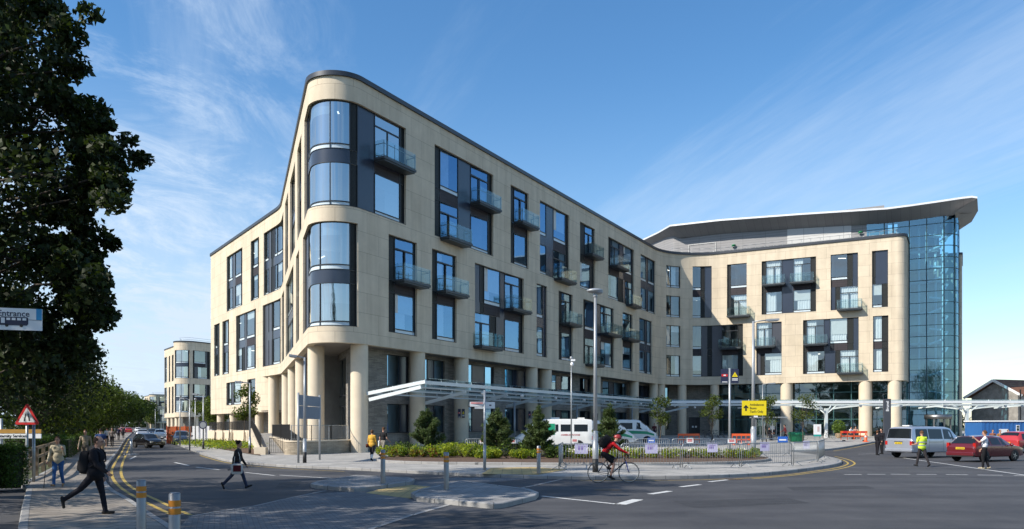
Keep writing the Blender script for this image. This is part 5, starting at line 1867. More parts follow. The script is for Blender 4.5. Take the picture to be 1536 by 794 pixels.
for i in range(300):                                       # body of the crown
    py = NR.uniform(-230, 585); lim = np.interp(py, [-230, -40, 50, 150, 240, 290, 330, 380, 430, 480, 560, 610], [20, 40, 80, 80, 125, 110, 75, 70, 85, 95, 70, 30])
    px = lim - 18 - abs(NR.normal()) * 190 - NR.uniform(0, 30)
    Y = NR.uniform(16.6, 25.5)
    c = at(px, py, Y) - bt.location
    if c.z > 19 or c.z < 2.6: continue
    P.append(blob_points(c, NR.uniform(.55, 1.1), 250, .1, .8))
P = np.concatenate(P)
mb.build('trunk', BARK, bt); leafcloud(P, .165, .62, .2, [LEAF_DARK], parent=bt)
# ---- trees behind the camera whose shade falls over the road
for (x, y, h, cr, th, lb) in ((-17.5, 7.5, 15, 6., 5., 'tall street tree beside the left pavement just out of the picture'), (-15., -3.5, 17, 6.5, 5.5, 'tall street tree behind the camera on the left'), (-7.5, -13, 19, 7, 6, 'tall street tree directly behind the camera')):
    tree('street_tree', lb, (x, y, 0), h, cr, th, 9000, .34, LEAF_DARK, group=None, nclump=60)
# ---- trees along the far pavement
for i, (X, Y, h, cr, th, m, lb, n, ls) in enumerate((
        (-21.6, 36, 7.4, 3.5, 1.4, LEAF_DARK, 'dark tree rising directly behind the warning triangle', 12000, .17),
        (-31.5, 55, 7.0, 4.2, .9, LEAF_WILLOW, 'drooping pale tree right behind the cane woman and hedge', 10000, .22),
        (-44.5, 84, 7.0, 4.2, .8, LEAF_MID, 'dense green tree filling the gap past the weeping pair', 9000, .3),
        (-53, 104, 7.6, 4.2, .8, LEAF_MID, 'dense green tree just before the midway tree', 8000, .34),
        (-37.5, 64, 8.2, 4.4, 1.2, LEAF_WILLOW, 'pale green weeping tree behind the long hedge', 9000, .26),
        (-41.5, 74, 7.2, 4.0, .9, LEAF_WILLOW, 'second pale weeping tree next along the street', 7000, .28),
        (-30, 44, 7.2, 4.4, 1.8, LEAF_DARK, 'dark tree close behind the road sign', 9000, .22),
        (-40.5, 50, 9.5, 5, 2.2, LEAF_DARK, 'dark tree deep behind the visitor sign', 8000, .26),
        (-52, 94, 8.0, 4.6, 2.0, LEAF_MID, 'rounded green tree where the street bends from the hedge', 7000, .34),
        (-60, 120, 8., 5, 2.2, LEAF_MID, 'leafy green tree midway down the street', 7000, .38),
        (-73, 150, 8.2, 5.4, 2.2, LEAF_MID, 'green tree beyond the midway tree on the street', 6000, .44),
        (-92, 186, 9, 6, 2.4, LEAF_MID, 'green tree before the distant red cars', 6000, .5),
        (-117, 240, 10.5, 7, 2.4, LEAF_DARK, 'dark tree near the far end of the street', 5000, .65),
        (-148, 300, 12, 8, 2.4, LEAF_DARK, 'dark tree closing the left side of the street end', 5000, .8),
        (-184, 395, 15, 10, 2.4, LEAF_DARK, 'dark tree at the end of the street vista', 4500, 1.0),
        (-205, 420, 14, 10, 2.4, LEAF_MID, 'broad tree left of the street vista', 4500, 1.0),
        (-176, 440, 16, 10, 2.4, LEAF_MID, 'broad tree beside the farthest block', 4500, 1.1))):
    tree('street_tree', lb, (X, Y, 0), h, cr, th, n, ls, m, group='trees along the street', nclump=34, droop=1.2 if m is LEAF_WILLOW else 0)
# hedges
def hedge(label, pts, w, h, n, ls, leaf, z0=.1, name='hedge'):
    t = thing(name, label, 'hedge', (pts[0][0], pts[0][1], z0))
    P = []
    pts = [Vector(p[:2]) for p in pts]; L = sum((b - a).length for a, b in zip(pts, pts[1:]))
    co = MB()
    for a, b in zip(pts, pts[1:]):
        k = int(n * (b - a).length / L); d = (b - a).normalized(); q = Vector((-d.y, d.x))
        tt = NR.uniform(size=k); face = NR.integers(0, 4, k)
        u = np.where(face == 0, -.5, np.where(face == 1, .5, NR.uniform(-.5, .5, k))) * w + NR.normal(0, .045, k)
        z = np.where(face >= 2, h, NR.uniform(0, 1, k) * h) + NR.normal(0, .05, k) + .06 * np.sin(tt * (b - a).length * 1.7)
        P.append(np.stack([a.x + (b.x - a.x) * tt + q.x * u - pts[0].x, a.y + (b.y - a.y) * tt + q.y * u - pts[0].y, np.maximum(z, .02)], 1))
        for q0 in (a, b):
            k2 = int(n * .05); e = np.stack([q0.x - pts[0].x + q.x * NR.uniform(-.5, .5, k2) * w + NR.normal(0, .05, k2), q0.y - pts[0].y + q.y * NR.uniform(-.5, .5, k2) * w + NR.normal(0, .05, k2), NR.uniform(0, h, k2)], 1); P.append(e)
        a, b = a + d * .12, b - d * .12
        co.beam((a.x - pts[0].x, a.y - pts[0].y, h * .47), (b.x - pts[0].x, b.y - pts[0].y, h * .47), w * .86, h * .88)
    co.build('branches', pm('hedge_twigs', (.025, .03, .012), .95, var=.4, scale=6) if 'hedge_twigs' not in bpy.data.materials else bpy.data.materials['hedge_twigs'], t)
    leafcloud(np.concatenate(P), ls, mats=[leaf], parent=t, name='foliage'); return t
hedge('dark clipped hedge at the bottom left corner', [gp(28, 736), gp(8, 736), gp(-60, 741)], 1.0, 1.22, 9000, .075, LEAF_HEDGE)
hedge('long bright clipped hedge behind the timber fence', [gp(84, 690), gp(128, 668), (-63, 118)], 1.5, 1.15, 14000, .09, LEAF_HEDGE)
hedge('darker hedge set back behind the fence posts', [gp(25, 700), gp(80, 693)], 1.3, 1.3, 8000, .09, LEAF_HEDGE)

# ---- pines and shrubs in the planting bed
def pine(loc, h, r, label, n=2600, open_=1.):
    t = thing('pine', label, 'pine', loc, group='young pines in the planting bed')
    mb = MB(); limb(mb, (0, 0, -.1), (.05, .03, h * .93), .055, .02, .02, 7, 7)
    P, D = [], []
    lv = 9
    for i in range(lv):
        z = h * (.10 + .80 * i / lv); rr = r * .95 * (1 - (i / lv) ** 1.15) * NR.uniform(.6, 1.15) + .10
        for j in range(6 if i < 6 else 4):
            a = NR.uniform(0, 6.28); e = Vector((math.cos(a) * rr, math.sin(a) * rr, z + .18 + rr * .5))
            mb.tube([(0.02, 0.01, z), e * .55 + Vector((0, 0, z * .45 - rr * .05)), e], [.022, .015, .008], 5)
            for k in range(5):
                q = Vector((0.02, 0.01, z)).lerp(e, .35 + .65 * k / 4)
                m = int(n / (lv * 5 * 5)); rad = .10 + .05 * NR.uniform()
                pp = NR.normal(size=(m, 3)); pp /= np.linalg.norm(pp, axis=1, keepdims=True); pp[:, 2] = pp[:, 2] * .7 + .35
                P.append(np.array(q) + pp * rad); D.append(pp)
        # top candle
    for k in range(14):
        pp = NR.normal(size=(14, 3)); pp /= np.linalg.norm(pp, axis=1, keepdims=True); pp[:, 2] = abs(pp[:, 2]) + .3
        P.append(np.array([.05, .03, h * (.80 + .016 * k)]) + pp * .13); D.append(pp)
    mb.build('trunk', BARK, t)
    leafcloud(np.concatenate(P), .20, .17, .0, [NEEDLE], parent=t, direc=np.concatenate(D), name='needles')
def bed(px, Y): q = (px - 768) / F * Y; return (q, Y, .24)
pine(bed(640, 49), 2.7, 1.15, 'young pine at the left end of the planting bed', 11000)
pine(bed(745, 47.5), 2.65, 1.1, 'bushy young pine right of the white finger sign', 14000)
pine(bed(807, 45.5), 2.75, .95, 'dark dense young pine in front of the white minibus nose', 16000)
pine(bed(913, 46), 2.9, .95, 'sparse upright young pine above the cyclist', 6500)
def shrub(label, px, Y, w, d, h, n, ls, mats, wts, group, name='shrub', fl=0):
    x = (px - 768) / F * Y
    t = thing(name, label, 'shrub', (x, Y, .24), group=group)
    P = []
    k = max(5, int(w * 2.5))
    for i in range(k):
        c = np.array([NR.uniform(-w / 2, w / 2), NR.uniform(-d / 2, d / 2), h * .45])
        P.append(blob_points(c, h * NR.uniform(.4, .62), n // k, .3, .95))
    P = np.concatenate(P); P[:, 2] = np.abs(P[:, 2]) * NR.uniform(.8, 1.05, len(P)) + .03
    mi = NR.choice(len(mats), len(P), p=wts)
    leafcloud(P, ls, .5, .4, mats, mi, 'foliage', t)
    mb = MB()
    for i in range(14):
        a = NR.uniform(0, 6.28); rr = NR.uniform(.1, .5)
        mb.tube([(math.cos(a) * w * .2 * rr, math.sin(a) * d * .2, 0), (math.cos(a) * w * .42, math.sin(a) * d * .4, h * .8)], [.012, .005], 4)
    mb.build('stems', BARK, t)
    if fl:
        Q = P[P[:, 2] > h * .55][:fl].copy(); Q[:, 2] += .05
        leafcloud(Q, .085, .9, .9, [PETAL], None, 'flowers', t, jitter=.2)
SG = 'low shrubs in the planting bed'
for i, (px, Y, w, h, kind) in enumerate(((590, 47.5, 2.2, .62, 'l'), (607, 45.6, 2.0, .5, 'r'), (628, 46.5, 2.4, .72, 's'), (652, 45.2, 2.3, .55, 'r'), (672, 46.5, 2.4, .85, 'l'), (697, 45.3, 2.2, .85, 'l'), (610, 49.6, 2.6, .8, 'd'), (668, 49.2, 2.8, .9, 'd'), (705, 48.5, 2.6, .85, 's'), (722, 46.2, 1.9, .7, 's'),
                                         (742, 43.9, 2.0, .52, 'l'), (764, 43.7, 2.0, .54, 'l'), (778, 46.8, 2.0, .85, 'd'), (790, 43.9, 1.6, .5, 's'), (800, 47.3, 2.2, .95, 'd'), (826, 43.8, 1.7, .6, 'd'), (838, 46, 1.6, .75, 's'))):
    mats, wts, txt = {'l': ([LEAF_LIME, LEAF_SHRUB], [.75, .25], 'lime green'), 's': ([LEAF_SHRUB, LEAF_LIME], [.7, .3], 'mid green'), 'd': ([LEAF_DKSHRUB, LEAF_SHRUB], [.75, .25], 'dark green'), 'r': ([LEAF_SHRUB, RUSTLEAF, LEAF_LIME], [.4, .35, .25], 'bronze tinged')}[kind]
    nm = ('left end of the bed', 'front left of the bed by the walking couple', 'before the first pine', 'in front between the first pine and finger sign', 'bushing up right of the first pine', 'just left of the finger sign post', 'behind the left end of the bed', 'back row right of the first pine', 'back row left of the finger sign', 'at the finger sign post', 'clipped low in front of the second pine', 'clipped low right of the second pine', 'back row right of the second pine', 'front edge before the steel kerb bollard', 'back row left of the dark third pine', 'at the foot of the dark third pine', 'back row right of the dark third pine')[i]
    shrub('%s shrub, %s' % (txt, nm), px, Y, w, 1.7, h, 1500, .13, mats, wts, SG)
for i, px in enumerate((857, 880, 905, 930, 955, 980, 1005, 1030, 1055, 1080, 1105, 1128)):
    Y = 44.2 + .5 * (i % 2) - (.9 if px > 1100 else 0) + (1. if px > 1100 else 0)
    nm = ('beside the third pine', 'behind the cyclist rear wheel', 'behind the cyclist', 'under the cyclist handlebar', 'just right of the cyclist', 'below the blue notice', 'second right of the blue notice', 'below the white and red notice', 'left of the navy sign post', 'right of the navy sign post', 'left of the yellow sign post', 'at the yellow sign post')[i]
    shrub('low white flowering shrub %s' % nm, px, Y, 1.5, 1.9, .58, 900, .11, [LEAF_LIME, LEAF_SHRUB, RUSTLEAF], [.5, .4, .1], 'white flowering shrubs along the barriers', 'flowering_shrub', 60)
# strip planting by the retaining wall
for i, t_ in enumerate((.1, .26, .42, .58, .74, .9)):
    a = gp(300, 667).lerp(gp(386, 682), t_); b = gp(318, 665).lerp(gp(384, 672), t_); c = a.lerp(b, .45)
    t = thing('shrub', 'low bright shrub clump number %s along the pale wall strip' % ('one', 'two', 'three', 'four', 'five', 'six')[i], 'shrub', (c.x, c.y, .15), group='low shrubs below the pale retaining wall')
    t['label'] = 'low bright green ground shrubs in the strip below the pale retaining wall'
    d = (b - a)
    P = np.stack([NR.uniform(-2.6, 2.6, 900), NR.uniform(-3.8, 3.8, 900), np.abs(NR.normal(.18, .12, 900))], 1)
    leafcloud(P, .2, .4, .5, [LEAF_SHRUB, LEAF_LIME], NR.choice(2, 900), 'foliage', t)
    mb = MB()
    for k in range(10): x, y = NR.uniform(-2, 2, 2); mb.tube([(x, y, 0), (x + .1, y, .3)], .01, 4)
    mb.build('stems', BARK, t)
for i, (px, h) in enumerate(((322, 2.3), (334, 2.6), (343.5, 2.6), (347.5, 2.2), (366, 2.4))):     # tree stakes
    q = gp(px, 669.5); t = thing('tree_stake', 'slim bare sapling stem in the strip below the pale wall', 'sapling', (q.x, q.y, .15), group='bare sapling stems below the pale wall')
    m = MB(); limb(m, (0, 0, 0), (.05, 0, h), .05, .03, .01); m.build('stem', BARK, t); m = MB(); m.tube([(.12, 0, 0), (.12, 0, 1.2)], .04, 6); m.build('stake', WOOD, t)
# young trees on the plaza and by the street
def young(px, Y, h, cr, th, label, n=1100, ls=.2):
    x = (px - 768) / F * Y
    return tree('young_tree', label, (x, Y, (G(x, Y) if x > 0 else 0) + .12), h, cr, th, n, ls, LEAF_YOUNG, group='young trees around the building', nclump=16, clump=cr * .42, trunk_r=.055)
young(990, 68, 4.5, 1.15, 1.5, 'young tree right of the green striped vans')
young(1068, 72, 4.8, 1.25, 1.3, 'young tree left of the navy sign post')
young(1150, 78, 4.7, 1.35, 1.5, 'young tree partly behind the yellow sign')
young(1204, 78, 5.0, 1.5, 1.5, 'young tree before the glazed entrance by the green bin')
young(366.5, 82, 6.2, 1.6, 2.0, 'young tree standing against the lower windows of the street wing', 1500, .26)
young(322, 120, 6.5, 2.4, 1.5, 'bushy tree between the two stone blocks', 2200, .36)
young(308, 128, 7, 2.6, 1.5, 'bushy tree in front of the second stone block', 2200, .36)
young(228, 330, 8, 3.4, 1.5, 'yellowish small tree beside the farthest block', 1600, .6)
x = (1258 - 768) / F * 90
t = thing('potted_plant', 'green leafy plant in a brown pot by the entrance glass', 'plant', (x, 90, .6)); m = MB(); m.lathe([(.3, 0), (.4, .55), (.32, .55)], n=16); m.build('pot', WOOD, t); leafcloud(blob_points((0, 0, 1.25), .75, 420, .2, 1.1), .3, .3, .3, [LEAF_SHRUB], parent=t, name='foliage')
# distant wooded skyline beyond the right hand road and behind
P = []
for i in range(800):
    X = NR.uniform(150, 900) if i % 2 else NR.uniform(-900, -150); c = (X, 700 + NR.uniform(-40, 40), NR.uniform(0, 7)); P.append(blob_points(c, NR.uniform(5, 9), 24, .3, .8))
o = leafcloud(np.concatenate(P), 3.2, .8, .3, [LEAF_DARK], name='distant_woodland'); o['kind'] = 'stuff'
# ================================================================== vehicles
def paint(name, col, metal=.0, rough=.28):
    return pm(name, col, rough, metal, var=.05, scale=1.5, coat=.6, spec=.5)
PLATEY = pm('yellow_number_plate', (.72, .50, .02), .4, var=.03); PLATEW = pm('white_number_plate', (.75, .75, .72), .4, var=.03)
LAMPRED = pm('rear_lamp_red', (.42, .015, .012), .15, var=.05, spec=.8); LAMPCLR = pm('headlamp_lens', (.62, .64, .66), .08, .3, var=.05, spec=.8)
ALLOY = pm('alloy_wheel', (.50, .51, .52), .3, .8, var=.05); TRIM = pm('black_plastic_trim', (.02, .02, .021), .55, var=.1)
CARGLASS2 = pm('dark_car_glass', (.010, .013, .016), .04, 0, var=0, spec=.6)
class Shell:
    """lofted body: st rows are (x, z_low, z_belt, z_top, w_low, w_belt, w_top, crown)"""
    def __init__(self, st):
        self.st = st
    def row(self, x):
        S = self.st
        if x <= S[0][0]: r = S[0]
        elif x >= S[-1][0]: r = S[-1]
        else:
            for a, b in zip(S, S[1:]):
                if a[0] <= x <= b[0]:
                    t = (x - a[0]) / (b[0] - a[0]) if b[0] > a[0] else 0
                    r = [p + (q - p) * t for p, q in zip(a, b)]; break
        x_, zl, zb, zt, wl, wb, wt, cr = r
        e = min(.06, (zt - zb) * .3 + .012)
        return [(wl * .86, zl), (wl, zl + .05), (max(wl, wb) * 1.0 + .012, zl + (zb - zl) * .45), (wb + .006, zb - .06), (wb, zb), (wt, zt - e), (wt * .93, zt - e * .3), (wt * .72, zt + cr * .5), (0, zt + cr)]
    def body(self, mb, n=1):
        xs = []
        for a, b in zip(self.st, self.st[1:]):
            for k in range(n): xs.append(a[0] + (b[0] - a[0]) * k / n)
        xs.append(self.st[-1][0])
        vs = []; m = None
        for x in xs:
            r = self.row(x); ring = [(x, -y, z) for y, z in r] + [(x, y, z) for y, z in r[-2::-1]]
            m = len(ring); vs += ring
        fs = []
        for i in range(len(xs) - 1):
            for j in range(m - 1): fs.append((i * m + j, (i + 1) * m + j, (i + 1) * m + j + 1, i * m + j + 1)[::-1])
            fs.append((i * m + m - 1, (i + 1) * m + m - 1, (i + 1) * m, i * m)[::-1])
        fs.append(tuple(range(m))[::-1][::-1]); fs.append(tuple((len(xs) - 1) * m + j for j in range(m))[::-1])
        mb.add(vs, fs, 0, True)
    def side(self, x, t, s, off=.006):
        r = self.row(x); a, b = r[4], r[5]
        y = a[0] + (b[0] - a[0]) * t; z = a[1] + (b[1] - a[1]) * t
        return Vector((x, s * (y + off), z + off * .2))
    def low(self, x, t, s, off=.006):           # below the belt, 0 = sill 1 = belt
        r = self.row(x); k = t * 3; i = min(2, int(k)); a, b = r[1 + i], r[2 + i]
        return Vector((x, s * (a[0] + (b[0] - a[0]) * (k - i) + off), a[1] + (b[1] - a[1]) * (k - i)))
    def roof(self, x, v, off=.008):             # v -1..1 across
        r = [self.row(x)[i] for i in (5, 6, 7, 8)]; k = (1 - abs(v)) * 3; i = min(2, int(k)); a, b = r[i], r[i + 1]
        y = a[0] + (b[0] - a[0]) * (k - i); z = a[1] + (b[1] - a[1]) * (k - i)
        return Vector((x, math.copysign(y, v) if v else 0, z + off))
    def window(self, mb, s, x0b, x0t, x1b, x1t, t0=.08, t1=.9, n=6):
        q = []
        for i in range(n + 1):
            u = i / n
            for t, (xa, xb) in ((t0, (x0b, x1b)), ((t0 + t1) / 2, ((x0b + x0t) / 2, (x1b + x1t) / 2)), (t1, (x0t, x1t))):
                q.append(self.side(xa + (xb - xa) * u, t, s))
        f = []
        for i in range(n):
            for j in range(2):
                k = (i * 3 + j, (i + 1) * 3 + j, (i + 1) * 3 + j + 1, i * 3 + j + 1); f.append(k if s < 0 else k[::-1])
        mb.add(q, f, 0, True)
    def screen(self, mb, xa, xb, v=.86, n=8, off=.01):
        q = [self.roof(x, -v + 2 * v * i / n, off) for x in (xa, (xa + xb) / 2, xb) for i in range(n + 1)]
        f = []
        for j in range(2):
            for i in range(n): f.append((j * (n + 1) + i, j * (n + 1) + i + 1, (j + 1) * (n + 1) + i + 1, (j + 1) * (n + 1) + i))
        if xa > xb: f = [k[::-1] for k in f]
        mb.add(q, [k[::-1] for k in f], 0, True)
    def seam(self, mb, x, s, t0=.08, t1=.98):
        pts = [self.low(x, t0 + (t1 - t0) * i / 5, s, .001) for i in range(6)]; mb.tube(pts, .006, 4)

def wheel(root, x, y, r, w=.2, hub=ALLOY):
    s = 1 if y > 0 else -1
    t = MB(); t.lathe([(r * .62, -w / 2), (r * .93, -w / 2), (r, -w / 2 + .03), (r, w / 2 - .03), (r * .93, w / 2), (r * .62, w / 2)], (0, 0, 0), 26, axis='Y')
    o = t.build('wheel', RUBBER, root, loc=(x, y, r))
    h = MB(); yy = s * (w / 2 - .02)
    h.lathe([(r * .63, yy), (r * .58, yy - s * .02), (r * .5, yy - s * .035), (r * .18, yy - s * .02), (0, yy - s * .01)], (0, 0, 0), 26, axis='Y')
    for k in range(5):
        a = k * 2 * math.pi / 5; h.beam((math.cos(a) * r * .1, yy, math.sin(a) * r * .1), (math.cos(a) * r * .58, yy - s * .012, math.sin(a) * r * .58), .03, r * .16, up=(0, 1, 0))
    h.build('rim', hub, o)
    return o

def finish(o, ang=34):
    try: o.data.set_sharp_from_angle(angle=R(ang))
    except Exception: pass
    return o

def vehicle(name, label, cat, loc, rz, st, col, wheels, wr, sides, screens, group=None, arches=True, W=None, lamps_r=None, lamps_f=None, plate_r=None, plate_f=None, seams=(), hub=ALLOY, bump=TRIM, mirrors=None, glass=None, bumpers=None):
    t = thing(name, label, cat, loc, rz, group)
    S = Shell(st); L = st[-1][0]
    b = MB(); S.body(b); body = finish(b.build('body', col, t))
    gm = glass or CARGLASS2
    for s in (-1, 1):
        for w_ in sides:
            m = MB(); S.window(m, s, *w_); m.build('side_window', gm, t)
    for nm, a, c, v in screens:
        m = MB(); S.screen(m, a, c, v); m.build(nm, gm, t)
    sm = MB()
    for s in (-1, 1):
        for x in seams: S.seam(sm, x, s)
    if sm.v: sm.build('door_seam', BLACK, body)
    for x in wheels:
        hw = S.row(x)[2][0]
        for s in (-1, 1):
            if arches:
                m = MB(); pts = [(x + wr * 1.14 * math.cos(R(a)), wr + wr * 1.14 * math.sin(R(a))) for a in range(-30, 211, 12)]
                M = Matrix(((1, 0, 0), (0, 0, -1), (0, 1, 0))).to_4x4(); M.translation = Vector((0, s * (hw - .02), 0))
                m.extrude(pts, M, -.03 if s < 0 else .03, .03 if s < 0 else -.03) if False else m.extrude(pts, M, -.028, .028); m.build('wheel_arch', BLACK, t)
            wheel(t, x, s * (hw - .085), wr, .2, hub)
    if lamps_r:
        for s in (-1, 1):
            x, z0, z1, wdt = lamps_r; y = S.row(x)[3][0]
            m = MB(); m.box((x + .03, s * (y - wdt / 2 + .012), (z0 + z1) / 2), (.12, wdt, z1 - z0)); m.box((x + .1, s * (y + .004), (z0 + z1) / 2), (.2, .03, (z1 - z0) * .9)); m.build('rear_lamp', LAMPRED, t)
    if lamps_f:
        for s in (-1, 1):
            x, z0, z1, wdt = lamps_f; y = S.row(x - .05)[3][0]
            m = MB(); m.box((x - .05, s * (y - wdt / 2 + .0), (z0 + z1) / 2), (.14, wdt, z1 - z0)); m.box((x - .15, s * (y + .002), (z0 + z1) / 2), (.22, .03, (z1 - z0) * .8)); m.build('headlight', LAMPCLR, t)
    if plate_r:
        m = MB(); m.box((plate_r[0], 0, plate_r[1]), (.02, .52, .115)); o = m.build('number_plate', PLATEY, t)
        m = MB()
        for k, (yy, w_) in enumerate(((-.19, .05), (-.12, .05), (-.05, .05), (.02, .05), (.11, .05), (.18, .05))): m.box((plate_r[0] - .012, yy, plate_r[1]), (.004, w_ * .75, .07))
        m.build('plate_characters', BLACK, o)
    if plate_f:
        m = MB(); m.box((plate_f[0], 0, plate_f[1]), (.02, .52, .115)); m.build('number_plate', PLATEW, t)
    if bumpers:
        for x0, x1, z0, z1, mt in bumpers:
            m = MB(); q = S.row((x0 + x1) / 2)[2][0]
            m.box(((x0 + x1) / 2, 0, (z0 + z1) / 2), (x1 - x0, q * 2 + .03, z1 - z0)); o = m.build('bumper', mt, t)
            bv = o.modifiers.new('bevel', 'BEVEL'); bv.width = .05; bv.segments = 3
    if mirrors:
        for s in (-1, 1):
            x, z = mirrors; y = S.row(x)[4][0]
            m = MB(); m.ell((x, s * (y + .13), z), (.06, .11, .09)); m.beam((x, s * y, z - .04), (x, s * (y + .12), z - .02), .04, .04); m.build('wing_mirror', col, t)
    return t, S

th26 = R(26)
def rearcorner(px, Y, W, th, z=0):           # loc of the rear centre from where the rear right corner stands
    x = (px - 768) / F * Y
    return (x - math.sin(th) * W / 2, Y + math.cos(th) * W / 2, z)
# silver people carrier
SILVER = paint('silver_blue_paint', (.42, .45, .52), .55, .3)
st = [(0.0, .46, 1.06, 1.12, .86, .92, .90, .0), (.03, .40, 1.13, 1.20, .90, .945, .90, .0), (.09, .36, 1.14, 1.52, .93, .95, .86, .0), (.16, .34, 1.14, 1.84, .94, .95, .82, .01), (.24, .34, 1.14, 1.91, .94, .95, .81, .02), (.5, .34, 1.14, 1.94, .94, .95, .80, .03), (1.6, .34, 1.14, 1.95, .94, .95, .81, .04), (3.4, .34, 1.12, 1.93, .94, .95, .80, .04),
      (3.8, .34, 1.10, 1.86, .94, .95, .77, .03), (4.36, .34, 1.08, 1.46, .94, .94, .74, .03), (4.74, .34, 1.05, 1.13, .93, .92, .72, .03), (4.95, .36, .92, .98, .90, .88, .70, .02), (5.1, .42, .78, .84, .80, .78, .62, .0)]
van, S = vehicle('people_carrier', 'silver blue people carrier van seen from behind with yellow plate', 'van', rearcorner(1368, 49., 1.9, th26), th26, st, SILVER, (.95, 4.15), .33,
    [(.38, .46, 1.52, 1.50), (1.60, 1.58, 2.86, 2.84), (2.98, 2.98, 4.18, 3.70)], [('rear_window', .035, .158, .86), ('windscreen', 4.68, 3.9, .88)], seams=(1.56, 2.92, 3.95), lamps_r=(.02, .82, 1.06, .16), plate_r=(-.012, .93), lamps_f=(5.0, .75, .95, .3), mirrors=(3.95, 1.2), bumpers=[(-.06, .16, .40, .60, SILVER)])
m = MB(); m.box((-.008, 0, 1.02), (.02, .6, .04)); m.build('tailgate_handle', TRIM, van); m = MB(); m.box((2.2, -.965, 1.0), (1.3, .015, .022)); m.box((2.2, .965, 1.0), (1.3, .015, .022)); m.build('door_rail', TRIM, van)
m = MB(); m.box((1.2, .3, 2.02), (.3, .5, .06)); m.build('roof_sign', WHITEP, van)
# burgundy estate
MAROON = paint('burgundy_paint', (.115, .010, .016), .1, .25)
st = [(0, .42, .72, .80, .72, .76, .74, .0), (.05, .34, .86, .92, .80, .84, .78, .0), (.16, .28, .92, 1.0, .84, .865, .74, .01), (.55, .27, .93, 1.38, .85, .87, .60, .02), (.95, .27, .93, 1.43, .85, .875, .61, .03), (1.9, .27, .92, 1.45, .85, .875, .63, .04), (2.6, .27, .91, 1.41, .85, .875, .62, .04),
      (3.35, .27, .89, 1.0, .85, .865, .66, .04), (3.9, .27, .84, .90, .84, .85, .66, .04), (4.35, .29, .72, .78, .80, .80, .62, .03), (4.5, .34, .60, .66, .70, .70, .55, .0)]
car, S = vehicle('estate_car', 'burgundy estate car at the right edge with yellow rear plate', 'car', rearcorner(1463, 44., 1.75, th26), th26, st, MAROON, (.85, 3.5), .31,
    [(.5, .78, 1.36, 1.34), (1.46, 1.46, 2.28, 2.24), (2.38, 2.36, 3.22, 2.62)], [('rear_window', .17, .53, .84), ('windscreen', 3.32, 2.66, .88)], seams=(1.41, 2.33, 3.2), lamps_r=(.07, .78, 1.06, .16), plate_r=(-.015, .76), lamps_f=(4.42, .55, .7, .3), mirrors=(3.0, .95), bumpers=[(-.1, .14, .34, .56, MAROON), (-.104, .12, .28, .35, TRIM)])
# red car behind it
RED = paint('red_paint', (.42, .035, .04), 0, .3)
hst = [(0, .42, .80, .88, .68, .74, .70, .0), (.06, .30, .88, .95, .78, .82, .72, .0), (.2, .27, .90, 1.18, .81, .835, .66, .01), (.5, .26, .90, 1.40, .82, .84, .60, .02), (1.0, .26, .90, 1.45, .82, .845, .61, .03), (1.9, .26, .89, 1.44, .82, .845, .61, .04), (2.3, .26, .88, 1.36, .82, .84, .60, .04), (2.95, .26, .86, .95, .82, .83, .62, .04), (3.4, .27, .80, .86, .80, .81, .6, .03), (3.75, .3, .66, .72, .74, .74, .55, .02), (3.88, .36, .55, .6, .66, .66, .5, 0)]
def hatch(label, loc, rz, col, scale=1., name='parked_car', g='cars along the street'):
    t, S = vehicle(name, label, 'car', loc, rz, hst, col, (.68, 3.05), .29, [(.42, .60, 1.16, 1.16), (1.26, 1.26, 2.02, 1.98), (2.1, 2.08, 2.84, 2.34)], [('rear_window', .21, .48, .84), ('windscreen', 2.93, 2.36, .88)], group=g, seams=(1.21, 2.06), lamps_r=(.05, .62, .86, .16), lamps_f=(3.82, .52, .68, .28), plate_r=(-.012, .7), plate_f=(3.885, .42), mirrors=(2.75, .93), bumpers=[(-.06, .15, .32, .52, col), (3.72, 3.92, .28, .47, col)])
    t.scale = (scale,) * 3
    return t
rc = at(1516, 0, 58); hatch('light red car partly out of the picture at the right edge', (rc.x, 58.5, 0), th26, RED, 1.08, 'red_car')
# street cars
BLACKP = paint('black_paint', (.008, .008, .010), .1, .2); DKBLUE = paint('dark_blue_paint', (.03, .04, .06), .3, .25); SILV2 = paint('pale_silver_paint', (.45, .48, .52), .5, .3); WHITEPAINT = paint('white_paint', (.72, .72, .70), 0, .3)
a = R(-40); p = gp(230, 672); hatch('black car turning across the street mouth', (p.x - math.cos(a) * 2.3, p.y - math.sin(a) * 1.2 + .4, 0), a, BLACKP, .9)
sd = math.atan2(-1, .47)
def along(px, py, lab, col, toward=True, sc=1.):
    p = gp(px, py); th = sd if toward else sd + math.pi
    hatch(lab, (p.x - math.cos(th) * 3.9, p.y - math.sin(th) * 3.9, 0) if toward else (p.x, p.y, 0), th, col, sc)
along(274, 667.8, 'dark blue car parked facing us beside the orange enclosure', DKBLUE)
along(214, 659.5, 'pale silver car driving away behind the black car', SILV2, False)
along(228.5, 656, 'dark car parked beyond the black car', DKBLUE)
along(240, 658, 'white car parked behind the black car bonnet', WHITEPAINT)
along(262, 661.5, 'grey car parked behind the orange enclosure', SILV2)
along(193, 650.4, 'small red car far along the street', RED, False)
along(184, 649.8, 'distant pale red car before the street end', paint('pink_red_paint', (.5, .18, .17)), True)
along(207, 649.2, 'distant white car on the far road', WHITEPAINT, True)
